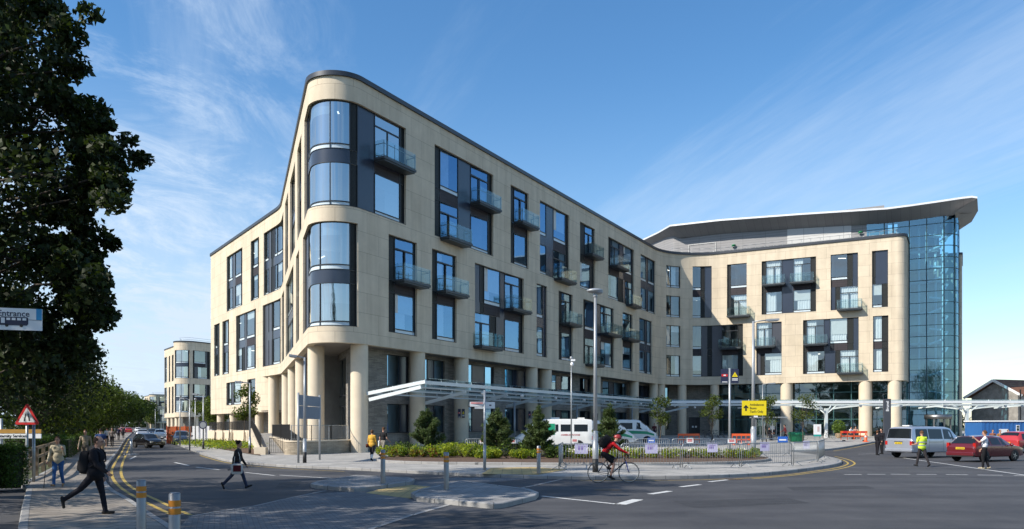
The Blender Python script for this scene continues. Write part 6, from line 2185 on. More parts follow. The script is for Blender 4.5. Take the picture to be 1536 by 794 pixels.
# white ambulance minibus
VW = paint('van_white_paint', (.78, .77, .74), 0, .3)
vst = lambda L, hh: [(0, .42, 1.25, hh - .1, .92, .96, .90, .0), (.05, .36, 1.28, hh, .96, .99, .90, .02), (.5, .34, 1.28, hh + .04, .97, 1.0, .90, .03), (L - 2.0, .34, 1.28, hh + .04, .97, 1.0, .90, .03), (L - 1.65, .34, 1.26, hh - .03, .97, 1.0, .88, .03), (L - .95, .34, 1.22, 1.62, .97, .98, .80, .03), (L - .62, .34, 1.14, 1.26, .96, .95, .76, .03), (L - .18, .38, .92, 1.0, .92, .90, .72, .02), (L, .46, .72, .8, .8, .78, .62, .0)]
DKGLASS = pm('tinted_bus_glass', (.008, .009, .010), .06, 0, var=0, spec=.35)
GREENB = pm('emerald_band', (.01, .28, .14), .4, var=.03)
L = 6.1; p = at(886, 0, 64); th = R(180 + 3)
bus, S = vehicle('minibus', 'white ambulance minibus with dark windows and green panel facing left', 'minibus', (p.x, 64, G(p.x, 64) + .12), th, vst(L, 2.34), VW, (1.1, L - 1.0), .34,
    [(.38, .38, 1.46, 1.46, .12, .66), (1.66, 1.66, 2.52, 2.52, .12, .66), (2.70, 2.70, 2.94, 2.94, .12, .66), (L - 1.75, L - 1.75, L - 1.05, L - 1.35, .1, .8)], [('rear_window', .02, .045, .6), ('windscreen', L - .68, L - 1.5, .88)], seams=(3.05, 4.2, L - 1.0), lamps_r=(.02, .75, 1.05, .12), lamps_f=(L - .05, .75, .95, .3), mirrors=(L - 1.05, 1.4), plate_r=(-.01, .6), glass=DKGLASS, hub=LAMPGREY)
for s in (-1, 1):
    m = MB(); q = [S.side(x, t_, s, .012) for x, t_ in ((2.97, .02), (3.52, .02), (3.52, .72), (2.97, .72))]; q2 = [S.low(x, .62, s, .012) for x in (2.97, 3.52)]
    m.add([q2[0], q2[1]] + q, [(0, 1, 3, 2), (2, 3, 4, 5)] if s < 0 else [(2, 3, 1, 0), (5, 4, 3, 2)]); m.build('green_panel', GREENB, bus)
    m = MB(); x = 1.0; y = S.low(1, .9, s, .012).y
    M = Matrix(((-s * -1, 0, 0), (0, 0, s), (0, 1, 0))).to_4x4() if s > 0 else Matrix(((1, 0, 0), (0, 0, -1), (0, 1, 0))).to_4x4()
    M = plane_M((1.75, y + s * .004, 1.14), (-1 if s > 0 else 1, 0, 0)); text_mesh(m, 'AMBULANCE', .16, M, bold=.004, sx=1.6); m.build('lettering', pm('faded_sign_red', (.50, .12, .12), .5) if 'faded_sign_red' not in bpy.data.materials else bpy.data.materials['faded_sign_red'], bus)
m = MB(); m.box((2.9, 0, 2.46), (.7, .7, .12)); m.box((.8, 0, 2.46), (.5, .9, .1)); m.build('roof_hatch', VW, bus)
for i, (px, Y, lab) in enumerate(((954, 68.5, 'white van with green stripe right behind the cyclist, nearer of two'), (986, 75, 'white van with green stripe, farther of the two behind the barriers'))):
    p = at(px, 0, Y); th = R(-9); L = 5.4
    t, S = vehicle('ambulance_van', lab, 'van', (p.x - math.cos(th) * L, Y - math.sin(th) * L, G(p.x, Y) + .12), th, vst(L, 2.18), VW, (.95, L - .95), .34,
        [(.5, .5, 1.75, 1.75, .1, .75), (1.95, 1.95, 3.1, 3.1, .1, .75), (L - 1.95, L - 1.9, L - .92, L - 1.4, .1, .82)], [('windscreen', L - .68, L - 1.5, .88)], seams=(1.9, 3.2, L - .95), lamps_r=(.02, .75, 1.2, .1), lamps_f=(L - .06, .72, .92, .3), mirrors=(L - 1.0, 1.35), plate_f=(L + .01, .5), glass=DKGLASS, group='white vans with green stripes', hub=LAMPGREY)
    for s in (-1, 1):
        m = MB(); xs = [.1, 1, 2, 3, 4, L - 1.0, L - .3]
        q = [S.low(x, v, s, .012) for x in xs for v in (.46, .66)]
        m.add(q, [((2 * k, 2 * k + 2, 2 * k + 3, 2 * k + 1) if s < 0 else (2 * k + 1, 2 * k + 3, 2 * k + 2, 2 * k)) for k in range(len(xs) - 1)]); m.build('green_stripe', GREENB, t)
# ================================================================== people
def cloth(name, col, var=.12): return bpy.data.materials.get(name) or pm(name, col, .85, var=var, scale=9, bump=.25, bscale=60, spec=.2)
SKIN = pm('skin', (.48, .26, .18), .55, var=.06, scale=12)
HAIRD = cloth('dark_hair', (.022, .014, .01), .3); HAIRB = cloth('brown_hair', (.10, .05, .025), .3); HAIRG = cloth('grey_hair', (.32, .27, .22), .2)
SHOEB = cloth('black_leather', (.012, .012, .012)); 

def pose(h=1.75, hipL=0, kneeL=5, hipR=0, kneeR=5, shL=0, elL=15, shR=0, elR=15, abd=8, lean=0, head=0, fem=False, ankL=0, ankR=0, stance=.0):
    k = h / 1.75; J = {}
    def sag(v, a): a = R(a); return Vector((v[0] * math.cos(a) - v[2] * math.sin(a) * -1 * 1, v[1], v[2]))
    def dirn(flex): a = R(flex); return Vector((math.sin(a), 0, -math.cos(a)))
    hw = .092 * k; sw = (.175 if fem else .20) * k
    hip = Vector((0, 0, 0))
    up = Vector((math.sin(R(lean)), 0, math.cos(R(lean))))
    J['pel'] = hip
    for s, n, hf, kf, an in ((1, 'L', hipL, kneeL, ankL), (-1, 'R', hipR, kneeR, ankR)):
        J['hip' + n] = hip + Vector((0, s * hw, -.02 * k))
        J['knee' + n] = J['hip' + n] + dirn(hf) * .42 * k + Vector((0, s * stance * .5, 0))
        J['ank' + n] = J['knee' + n] + dirn(hf - kf) * .40 * k + Vector((0, s * stance * .5, 0))
        fa = hf - kf + an
        f = Vector((math.cos(R(fa)), s * .12, math.sin(R(fa)))); dn = Vector((math.sin(R(fa)), 0, -math.cos(R(fa))))
        J['heel' + n] = J['ank' + n] - f * .045 * k + dn * .045 * k; J['toe' + n] = J['ank' + n] + f * .165 * k + dn * .05 * k
    J['waist'] = hip + up * .16 * k; J['chest'] = hip + up * .36 * k; J['neck'] = hip + up * .52 * k
    hd = Vector((math.sin(R(lean * .45 + head)), 0, math.cos(R(lean * .45 + head))))
    J['head'] = J['neck'] + hd * .185 * k + Vector((.02 * k, 0, 0))
    for s, n, sf, ef in ((1, 'L', shL, elL), (-1, 'R', shR, elR)):
        J['sh' + n] = hip + up * .465 * k + Vector((0, s * sw, 0))
        d = dirn(sf + lean * .3); d = (d + Vector((0, s * math.tan(R(abd)), 0))).normalized()
        J['el' + n] = J['sh' + n] + d * .29 * k
        d2 = dirn(sf + ef + lean * .3); d2 = (d2 + Vector((0, s * math.tan(R(abd)) * .3, 0))).normalized()
        J['wr' + n] = J['el' + n] + d2 * .25 * k; J['hd' + n] = d2
    lo = min(J[a + n].z for a in ('heel', 'toe') for n in 'LR') - .034 * k
    for a in list(J):
        if not a.startswith('hd'): J[a] = J[a] - Vector((0, 0, lo))
    return J

def person(label, loc, heading, J, h=1.75, top=(.05,) * 3, legs=(.02,) * 3, shoe=(.015,) * 3, skin=None, hair='short', hairmat=None, sleeve='long', trouser='long', bulk=1., belly=1., fem=False, skirt=False, topn='top', legn='legs', hem=0., sock=None, vox=.0135, glasses=False, grip=30):
    k = h / 1.75
    t = thing('person', label, 'person', loc, heading)
    mats = [SKIN, cloth(topn, top), cloth(legn, legs), cloth('shoe_%d' % (shoe[0] * 1000), shoe), cloth('sock_white', (.6, .6, .58)), BLACK, pm('lips', (.34, .13, .11), .5) if 'lips' not in bpy.data.materials else bpy.data.materials['lips']]
    C, E = [], []
    def cap(a, b, r0, r1, m): C.append((Vector(a), Vector(b), r0 * k, r1 * k, m))
    def ell(c, r, m, up=None):
        z = (up or Vector((0, 0, 1))).normalized(); y = Vector((0, 1, 0)); x = y.cross(z).normalized(); E.append((Vector(c), Vector(r) * k, Matrix((x, y, z)).transposed(), m))
    up = (J['neck'] - J['pel']).normalized()
    bw = bulk
    ell(J['pel'] + up * .01 * k, (.115 * belly, .165, .13), 2, up)
    ell(J['waist'], (.115 * bw * belly, .148 * bw, .17), 1, up)
    if hem: ell(J['pel'] + up * (.08 - hem) * k, (.128 * bw, .178 * bw, .17), 1, up)
    ell(J['chest'], (.118 * bw, .168 * bw, .185), 1, up)
    if fem: ell(J['chest'] + Vector((.06 * k, 0, 0)) - up * .02 * k, (.085, .14, .085), 1, up)
    cap(J['shL'], J['shR'], .062 * bw, .062 * bw, 1); cap(J['shL'].lerp(J['neck'], .35), J['neck'], .05, .055, 1); cap(J['shR'].lerp(J['neck'], .35), J['neck'], .05, .055, 1)
    cap(J['neck'] - up * .02 * k, J['head'] - Vector((.015 * k, 0, .04 * k)), .052, .05, 0)
    hz = (J['head'] - J['neck']).normalized(); hx = Vector((0, 1, 0)).cross(hz).normalized()
    ell(J['head'] + hz * .012 * k, (.098, .077, .108), 0, hz); ell(J['head'] - hz * .055 * k + hx * .022 * k, (.068, .058, .062), 0, hz)
    cap(J['head'] + hx * .092 * k, J['head'] + hx * .112 * k - hz * .03 * k, .011, .016, 0)
    for s in (1, -1): ell(J['head'] + Vector((0, s * .076 * k, 0)) - hz * .005 * k, (.022, .012, .034), 0, hz)
    for n, s in (('L', 1), ('R', -1)):
        am = 1 if sleeve == 'long' else 0
        cap(J['sh' + n], J['el' + n].lerp(J['sh' + n], .45), .06 * bw, .052 * bw, 1); cap(J['sh' + n].lerp(J['el' + n], .5), J['el' + n], (.05 * bw if am else .043), (.045 * bw if am else .038), am)
        cap(J['el' + n], J['wr' + n], (.044 * bw if am else .038), (.035 * bw if am else .026), am)
        d = J['hd' + n]; cap(J['wr' + n] - d * .01, J['wr' + n] + d * .035 * k, .025, .026, 0); 
        palm = J['wr' + n] + d * .065 * k
        E.append((palm, Vector((.018, .04, .05)) * k, Matrix((d.cross(Vector((0, 1, 0))).normalized() * 1.0, Vector((0, 1, 0)) - d * d.y, d)).transposed() if abs(d.y) < .9 else Matrix.Identity(3), 0))
        lm = 2 if trouser == 'long' else 0
        kn = J['knee' + n]; hp = J['hip' + n]; an = J['ank' + n]
        cap(hp, hp.lerp(kn, .75), .098, .076, 2); cap(hp.lerp(kn, .7), kn, .072 if lm else .062, .066 if lm else .055, lm)
        cap(kn, kn.lerp(an, .4), .062 if lm else .052, .06 if lm else .054, lm); cap(kn.lerp(an, .4), an, .06 if lm else .054, .052 if lm else .036, lm if not sock else 4)
        cap(J['heel' + n], J['toe' + n], .040, .034, 3); cap(an, J['heel' + n].lerp(J['toe' + n], .3), .042, .04, 3)
    mb = MB()
    for a, b, r0, r1, m in C:
        mb.tube([a.lerp(b, i / 5) for i in range(6)] if (b - a).length > 1e-4 else [a, b + Vector((0, 0, .001))], [r0 + (r1 - r0) * i / 5 for i in range(6)], 12)
        for q, r in ((a, r0), (b, r1)): mb.ell(q, (r, r, r), None, 0, 12, 8)
    for c, r, M, m in E: mb.ell(c, r, M, 0, 18, 12)
    tmp = mb.build('tmp', mats)
    rm = tmp.modifiers.new('r', 'REMESH'); rm.mode = 'VOXEL'; rm.voxel_size = vox
    sm = tmp.modifiers.new('s', 'SMOOTH'); sm.factor = .5; sm.iterations = 4
    dg = bpy.context.evaluated_depsgraph_get(); me = bpy.data.meshes.new_from_object(tmp.evaluated_get(dg))
    n = len(me.vertices); co = np.empty(n * 3, np.float32); me.vertices.foreach_get('co', co); co = co.reshape(-1, 3)
    faces = [tuple(p.vertices) for p in me.polygons]
    ctr = np.array([co[list(f)].mean(0) for f in faces])
    best = np.full(len(ctr), 1e9); mi = np.zeros(len(ctr), int)
    for a, b, r0, r1, m in C:
        A = np.array(a); d = np.array(b) - A; L2 = max(1e-9, d @ d); tt = np.clip(((ctr - A) @ d) / L2, 0, 1)
        ds = np.linalg.norm(ctr - A - tt[:, None] * d, axis=1) - (r0 + (r1 - r0) * tt)
        w = ds < best; best[w] = ds[w]; mi[w] = m
    for c, r, M, m in E:
        q = (ctr - np.array(c)) @ np.array(M); rr = np.array(r); ln = np.linalg.norm(q / rr, axis=1); ds = (ln - 1) * rr.min()
        w = ds < best; best[w] = ds[w]; mi[w] = m
    bpy.data.objects.remove(tmp); bpy.data.meshes.remove(me)
    out = MB(); out.v = [tuple(p) for p in co]; out.f = faces; out.m = list(mi); out.s = [True] * len(faces); out.uv = [None] * len(faces)
    for nme, s in (('L', 1), ('R', -1)):                    # fingers and thumb
        d = J['hd' + nme]; pb = J['wr' + nme]; lat = (Vector((0, 1, 0)) - d * d.y).normalized(); fw = lat.cross(d).normalized()
        if fw.x < 0: fw = -fw
        side = fw                                            # hands hang thumb forward, so fingers spread fore and aft
        inn = Vector((0, -s, 0)); inn = (inn - d * inn.dot(d)).normalized()
        for i, L_ in enumerate((.066, .076, .07, .055)):
            b0 = pb + d * .095 * k + side * (.026 - .018 * i) * k
            g1 = (d * math.cos(R(grip)) + inn * math.sin(R(grip))); g2 = (d * math.cos(R(grip * 2.4)) + inn * math.sin(R(grip * 2.4)))
            p1 = b0 + g1 * L_ * .5 * k; p2 = p1 + g2 * L_ * .5 * k
            out.tube([b0 - d * .02 * k, b0, p1, p2], [.0095 * k, .0095 * k, .0085 * k, .0065 * k], 6, 0)
        b0 = pb + d * .035 * k + side * .024 * k
        out.tube([b0 - side * .015 * k, b0 + (side * .03 + d * .022) * k, b0 + (side * .036 + d * .06 + inn * .012) * k], [.012 * k, .0105 * k, .008 * k], 6, 0)
    hc = J['head']
    for s in (1, -1):
        out.ell(hc + hx * .088 * k + Vector((0, s * .032 * k, 0)) + hz * .004 * k, (.010 * k, .013 * k, .007 * k), None, 5, 8, 6)
        out.tube([hc + hx * .097 * k + Vector((0, s * .018 * k, 0)) + hz * .026 * k, hc + hx * .089 * k + Vector((0, s * .05 * k, 0)) + hz * .026 * k], .005 * k, 5, 5)
    out.tube([hc + hx * .086 * k + Vector((0, -.024 * k, 0)) - hz * .058 * k, hc + hx * .094 * k - hz * .057 * k, hc + hx * .086 * k + Vector((0, .024 * k, 0)) - hz * .058 * k], .0055 * k, 5, 6)
    o = out.build('body', mats, t)
    # hair
    hm = hairmat or HAIRD; hb = MB()
    M = Matrix((hx, Vector((0, 1, 0)), hz)).transposed()
    seg, rg = 20, 14; vs = []
    for i in range(rg + 1):
        th = math.pi * i / rg
        for j in range(seg):
            ph = 2 * math.pi * j / seg; u = Vector((math.sin(th) * math.cos(ph), math.sin(th) * math.sin(ph), math.cos(th)))
            rr = 1.0 + .03 * math.sin(ph * 5 + th * 7)
            vs.append((u, hc + hz * .014 * k + M @ Vector((u.x * .108 * rr - .006, u.y * .087 * rr, u.z * .12 * rr)) * k))
    fs = []
    low = {'short': -.15, 'bald': -.2, 'long': -.95, 'bob': -.75, 'bun': -.3, 'cap': -.05}[hair]
    for i in range(rg):
        for j in range(seg):
            q = (i * seg + j, (i + 1) * seg + j, (i + 1) * seg + (j + 1) % seg, i * seg + (j + 1) % seg)
            u = sum((vs[a][0] for a in q), Vector()) / 4
            keep = u.z > .55 or (u.x < .25 and u.z > low) or (u.x < .55 and u.z > .25)
            if hair == 'bald': keep = (u.x < -.05 and -.35 < u.z < .55) or (u.x < .25 and -.1 < u.z < .35 and abs(u.y) > .5)
            if keep: fs.append(q)
    hb.add([v[1] for v in vs], fs, 0, True)
    if hair == 'bun': hb.ell(hc - hx * .10 * k + hz * .085 * k, (.05 * k, .05 * k, .05 * k))
    if hair == 'long': hb.ell(hc - hx * .07 * k - hz * .09 * k, (.05 * k, .075 * k, .13 * k))
    hb.build('hair', hm, t)
    if glasses:
        g = MB()
        for s in (1, -1):
            g.tube([hc + hx * .10 * k + Vector((0, s * .033 * k, 0)) + hz * .003 * k + (hz * math.sin(a * .9) * .018 + Vector((0, math.cos(a * .9), 0)) * .022) * k for a in range(7)], .0025, 4, closed=True)
            g.tube([hc + hx * .098 * k + Vector((0, s * .055 * k, 0)), hc + Vector((0, s * .083 * k, 0))], .0025, 4)
        g.build('glasses', BLACK, t)
    return t

def softbox(mb, c, r, M=None, p=.45):
    """rounded bag shape"""
    M = M or Matrix.Identity(3); c = Vector(c); seg, rg = 20, 12; vs, fs = [], []
    f = lambda v: math.copysign(abs(v) ** p, v)
    for i in range(rg + 1):
        th = math.pi * i / rg
        for j in range(seg):
            ph = 2 * math.pi * j / seg
            vs.append(c + M @ Vector((r[0] * f(math.sin(th)) * f(math.cos(ph)), r[1] * f(math.sin(th)) * f(math.sin(ph)), r[2] * f(math.cos(th)))))
    for i in range(rg):
        for j in range(seg): fs.append((i * seg + j, (i + 1) * seg + j, (i + 1) * seg + (j + 1) % seg, i * seg + (j + 1) % seg))
    mb.add(vs, fs, 0, True)
def held(name, label, cat, parent_t):
    """a carried thing, standing in the carrier's frame"""
    t = thing(name, label, cat, parent_t.location, parent_t.rotation_euler[2]); return t
BAGB = cloth('black_bag_cloth', (.012, .012, .014))

def backpack(p, J, k, label, r=(.12, .16, .24), mat=None, dz=.0):
    t = held('backpack', label, 'backpack', p)
    up = (J['neck'] - J['pel']).normalized(); x = Vector((0, 1, 0)).cross(up).normalized(); M = Matrix((x, Vector((0, 1, 0)), up)).transposed()
    m = MB(); softbox(m, J['chest'] - x * (.10 + r[0]) * k - up * (.05 - dz) * k, r, M); m.build('bag', mat or BAGB, t)
    m = MB(); softbox(m, J['chest'] - x * (.11 + r[0] * 1.9) * k - up * (.12 - dz) * k, (r[0] * .35, r[1] * .75, r[2] * .5), M); m.build('front_pocket', mat or BAGB, t)
    m = MB()
    for s in (1, -1):
        a = J['sh' + ('L' if s > 0 else 'R')].lerp(J['neck'], .35)
        m.tube([a - x * .13 * k + up * .0, a + up * .075 * k, a + x * .12 * k - up * .03 * k, a + x * .145 * k - up * .2 * k, a - x * .05 * k - up * .34 * k + Vector((0, s * .07, 0))], .017, 6)
    m.build('strap', mat or BAGB, t)
    return t

# 1 man in black with backpack, striding to the right
J = pose(1.72, hipL=14, kneeL=4, hipR=-42, kneeR=14, shL=-10, elL=22, shR=20, elR=32, lean=4, ankL=-8, ankR=-20, abd=9)
g_ = gp(128, 772, .12)
g_.x += .32
p = person('man in black jacket and trousers with backpack striding across the left pavement', (g_.x - .1, g_.y, .12), R(4), J, 1.72, top=(.010, .010, .014), legs=(.010, .010, .016), topn='black_jacket', legn='black_trousers', hair='bald', hairmat=HAIRD, bulk=1.30, belly=1.3, hem=.07, glasses=True)
backpack(p, J, .98, 'black backpack on the back of the striding man', (.11, .17, .25), dz=-.08)
# 2 woman with cane
J = pose(1.56, hipL=-6, kneeL=22, hipR=12, kneeR=4, shL=20, elL=110, shR=8, elR=22, lean=3, abd=14, fem=True)
g_ = gp(87, 731, .12)
p = person('older woman in cream cardigan and blue trousers walking with a cane', (g_.x, g_.y, .12), R(-78), J, 1.56, top=(.42, .37, .27), legs=(.035, .10, .26), shoe=(.28, .17, .09), topn='cream_cardigan', legn='blue_trousers', hair='short', hairmat=HAIRB, fem=True, belly=1.2, bulk=1.12, hem=.05, trouser='long')
t = held('walking_cane', 'thin dark cane held by the woman in the cream cardigan', 'cane', p); m = MB(); w_ = J['wrR'] + J['hdR'] * .08; m.tube([w_ + Vector((-.05, 0, .02)), w_ + Vector((.02, 0, .03)), w_ + Vector((.05, -.01, 0)), Vector((w_.x + .09, w_.y - .06, .0))], .011, 6); m.build('shaft', BLACK, t)
# 2b man in beige behind, half hidden by the striding man; another in blue with shorts
J = pose(1.68, hipL=10, kneeL=5, hipR=-8, kneeR=18, shL=-8, shR=12, abd=12)
g_ = gp(128, 698, .12); person('person in beige top walking half hidden behind the striding man', (g_.x, g_.y, .12), R(-75), J, 1.68, top=(.30, .24, .17), legs=(.12, .10, .08), topn='beige_top', legn='brown_trousers', hair='short', hairmat=HAIRB, vox=.018)
J = pose(1.74, hipL=16, kneeL=6, hipR=-14, kneeR=20, shL=-14, shR=16)
g_ = gp(151, 692, .12); person('person in blue top and tan shorts walking away up the left pavement', (g_.x, g_.y, .12), R(112), J, 1.74, top=(.03, .06, .16), legs=(.30, .20, .11), topn='blue_shirt', legn='tan_shorts', trouser='short', sleeve='short', vox=.018)
# 3 woman crossing
J = pose(1.58, hipL=24, kneeL=6, hipR=-24, kneeR=20, shL=12, elL=20, shR=-22, elR=14, lean=4, fem=True, ankR=-24, ankL=4, abd=7)
g_ = gp(356, 734); Jw = J
p = person('woman with dark hair bun crossing the road in a dark cardigan', (g_.x, g_.y, .0), R(6), J, 1.58, top=(.035, .028, .028), legs=(.03, .04, .075), topn='dark_cardigan', legn='patterned_leggings', hair='bun', hairmat=HAIRD, fem=True, bulk=1.22, hem=.2)
t = held('tote_bag', 'white tote bag with dark red print on the crossing woman', 'bag', p)
m = MB(); softbox(m, (.05, -.29, .66), (.18, .05, .17), p=.4); m.build('bag', cloth('cream_canvas', (.55, .53, .50)), t)
m = MB(); m.box((.07, -.343, .68), (.24, .012, .2)); m.box((.07, -.349, .73), (.12, .012, .08)); m.build('print', cloth('dark_red_print', (.10, .015, .02)), t)
m = MB(); s0 = Jw['shR']; m.tube([(-.04, -.27, .82), s0 + Vector((-.06, -.05, -.1)), s0 + Vector((-.01, -.02, .075)), s0 + Vector((.08, -.05, -.12)), (.16, -.27, .82)], .012, 6); m.build('strap', cloth('cream_canvas', (.55, .53, .50)), t)
t = held('magazine', 'folded magazine in the hand of the crossing woman', 'magazine', p); q = Jw['wrR'] + Jw['hdR'] * .1; m = MB(); m.box(q, (.3, .04, .06), rot=Matrix.Rotation(R(-12), 3, 'Y')); m.build('paper', cloth('grey_print', (.25, .22, .22)), t)
# 4, 5 couple at the corner column
J = pose(1.66, hipL=10, kneeL=6, hipR=-10, kneeR=18, shL=-6, elL=30, shR=8, elR=20, fem=True)
g_ = gp(558, 691.5, .12); p = person('woman in a yellow top and dark trousers walking away by the corner column', (g_.x, g_.y, .12), R(75), J, 1.66, top=(.60, .34, .055), legs=(.014, .014, .018), topn='yellow_top', legn='black_leggings', hair='bob', hairmat=HAIRB, fem=True, hem=.08, bulk=1.1, sock=True)
t = held('shoulder_bag', 'brown shoulder bag carried by the woman in yellow', 'bag', p); m = MB(); softbox(m, (-.02, .26, .82), (.13, .05, .10)); m.build('bag', cloth('brown_leather', (.12, .035, .02)), t)
J = pose(1.82, hipL=16, kneeL=6, hipR=-18, kneeR=18, shL=-8, elL=20, shR=10, elR=40)
g_ = gp(575, 686.5, .12); p = person('tall man in black tee and grey shorts by the end of the planting bed', (g_.x, g_.y, .12), R(55), J, 1.82, top=(.014, .014, .016), legs=(.22, .20, .17), topn='black_tee', legn='grey_shorts', trouser='short', sleeve='short', hair='short', hairmat=HAIRB)
t = held('carrier_bag', 'white carrier bag beside the man in the black tee', 'bag', p); m = MB(); softbox(m, (.0, .30, .82), (.10, .05, .2)); m.build('bag', cloth('white_plastic_bag', (.6, .62, .64)), t)
# 7 steward in hi-vis
J = pose(1.76, hipL=12, kneeL=6, hipR=-14, kneeR=10, shL=10, elL=70, shR=6, elR=75, abd=10, stance=.10)
g_ = gp(1383, 700.5); p = person('steward in yellow high visibility vest standing behind the silver van', (g_.x, g_.y, 0), R(100), J, 1.76, top=(.60, .78, .06), legs=(.03, .027, .03), topn='hi_vis_yellow', legn='charcoal_trousers', hair='short', hairmat=HAIRB, bulk=1.14, sleeve='short', hem=.05)
m = MB()
for z in (1.06, 1.22):
    m.lathe([(1, z - .028), (1, z + .028)], n=28)
m.v = [(x * .152, y * .207, z) for x, y, z in m.v]
m.build('reflective_band', pm('silver_band', (.45, .46, .46), .3, .4, var=.05), p)
# 8 man in white shirt
J = pose(1.78, hipL=8, kneeL=6, hipR=-6, kneeR=10, shL=52, elL=84, shR=4, elR=28, abd=9, lean=-2)
g_ = gp(1477, 704.5); p = person('man in white short sleeved shirt and black trousers beside the burgundy car', (g_.x, g_.y, 0), R(150), J, 1.78, top=(.72, .73, .76), legs=(.012, .012, .014), shoe=(.45, .38, .26), topn='white_shirt', legn='black_suit_trousers', hair='short', hairmat=HAIRB, sleeve='short', bulk=1.1)
# 9 pair in black by the van
for px, Y, hh, hair, hm, lab, hd in ((1316, 54.5, 1.68, 'bob', HAIRB, 'woman in black standing at the back left of the silver van', R(20)), (1322.5, 56.5, 1.80, 'short', HAIRD, 'taller man in dark suit beside the woman in black near the totem', R(200))):
    J = pose(hh, hipL=3, kneeL=4, hipR=-3, kneeR=6, shL=8, elL=30, shR=-4, elR=20); x = (px - 768) / F * Y
    person(lab, (x, Y, 0), hd, J, hh, top=(.012, .012, .016), legs=(.014, .014, .018), topn='black_suit', legn='black_suit_legs', hair=hair, hairmat=hm, vox=.017, fem=hair == 'bob')
# 10.. people on the plaza
J = pose(1.68, hipL=22, kneeL=6, hipR=-20, kneeR=22, shL=-18, elL=20, shR=20, elR=35, lean=5)
x = (1178 - 768) / F * 82; p = person('walker in dark red and black beside the bus shelter', (x, 82, G(x, 82) + .12), R(175), J, 1.68, top=(.12, .02, .025), legs=(.012, .012, .014), topn='dark_red_top', legn='black_trousers', hair='bob', vox=.02, fem=True)
def seated(px, Y, hd, lab, top, tn, seat=.45):
    x = (px - 768) / F * Y
    J = pose(1.68, hipL=82, kneeL=84, hipR=76, kneeR=80, shL=25, elL=55, shR=22, elR=50, lean=12)
    z = G(x, Y) + .12
    t = thing('stool_bench', 'low metal bench under ' + lab.split(',')[0], 'bench', (x, Y, z), hd, group='benches on the plaza'); m = MB(); m.box((.05, 0, .43), (.42, .9, .05)); m.build('seat', GALV, t)
    for s in (-1, 1):
        m = MB(); m.box((.05, s * .36, .2), (.3, .05, .41)); m.build('leg', GALV, t)
    return person(lab, (x, Y, z - .0), hd, J, 1.68, top=top, legs=(.03, .03, .04), topn=tn, legn='dark_jeans', vox=.022)
seated(1275, 86.5, R(-60), 'person in white sitting beyond the red barrier', (.70, .70, .70), 'white_tee')
seated(1283, 87.5, R(-100), 'person in pale pink sitting beyond the red barrier', (.45, .26, .20), 'pink_top')
seated(1152, 83.0, R(-40), 'person in black sitting in the bus shelter', (.015, .015, .017), 'black_coat')
J = pose(1.7, hipL=4, kneeL=4, hipR=-4, kneeR=6); x = (981.5 - 768) / F * 86
person('person in dark red standing by the wall right of the vans', (x, 86, G(x, 86) + .12), R(-100), J, 1.7, top=(.10, .03, .03), legs=(.02, .02, .025), topn='maroon_top', legn='black_trousers', vox=.022)
# heads beyond the cars at right
for px, Y, col, tn, lab in ((1500, 60, (.32, .16, .06), 'tan_coat', 'person in tan coat behind the burgundy car'), (1489, 63, (.25, .10, .06), 'rust_top', 'person in rust top behind the burgundy car'), (1512, 62, (.05, .04, .05), 'dark_top', 'dark haired person behind the burgundy car near the red car')):
    J = pose(1.68, hipL=8, kneeL=5, hipR=-8, kneeR=14, shL=-8, shR=8); x = (px - 768) / F * Y
    person(lab, (x, Y, 0), R(-90), J, 1.62, top=col, legs=(.03, .03, .04), topn=tn, legn='dark_jeans', hair='short', hairmat=HAIRB, vox=.022)
# walkers far along the left pavement
for px, py, col, tn, lc, lab, hd in ((168, 671, (.22, .18, .16), 'grey_coat', (.02, .02, .025), 'stooping figure in grey with dark bag on the far left pavement', -70), (178, 661, (.02, .025, .06), 'navy_coat', (.02, .02, .03), 'figure in navy on the far left pavement', 110), (185, 658, (.03, .03, .03), 'dark_top', (.02, .02, .03), 'dark figure by the kerb far up the street', -70), (160.5, 669, (.55, .55, .55), 'pale_top', (.05, .05, .08), 'figure in pale top on the far left pavement', 110)):
    J = pose(1.7, hipL=16, kneeL=6, hipR=-16, kneeR=20, shL=-12, shR=12); g_ = gp(px, py, .12)
    person(lab, (g_.x, g_.y, .12), R(hd), J, 1.7, top=col, legs=lc, topn=tn, legn='walker_trousers', vox=.025)

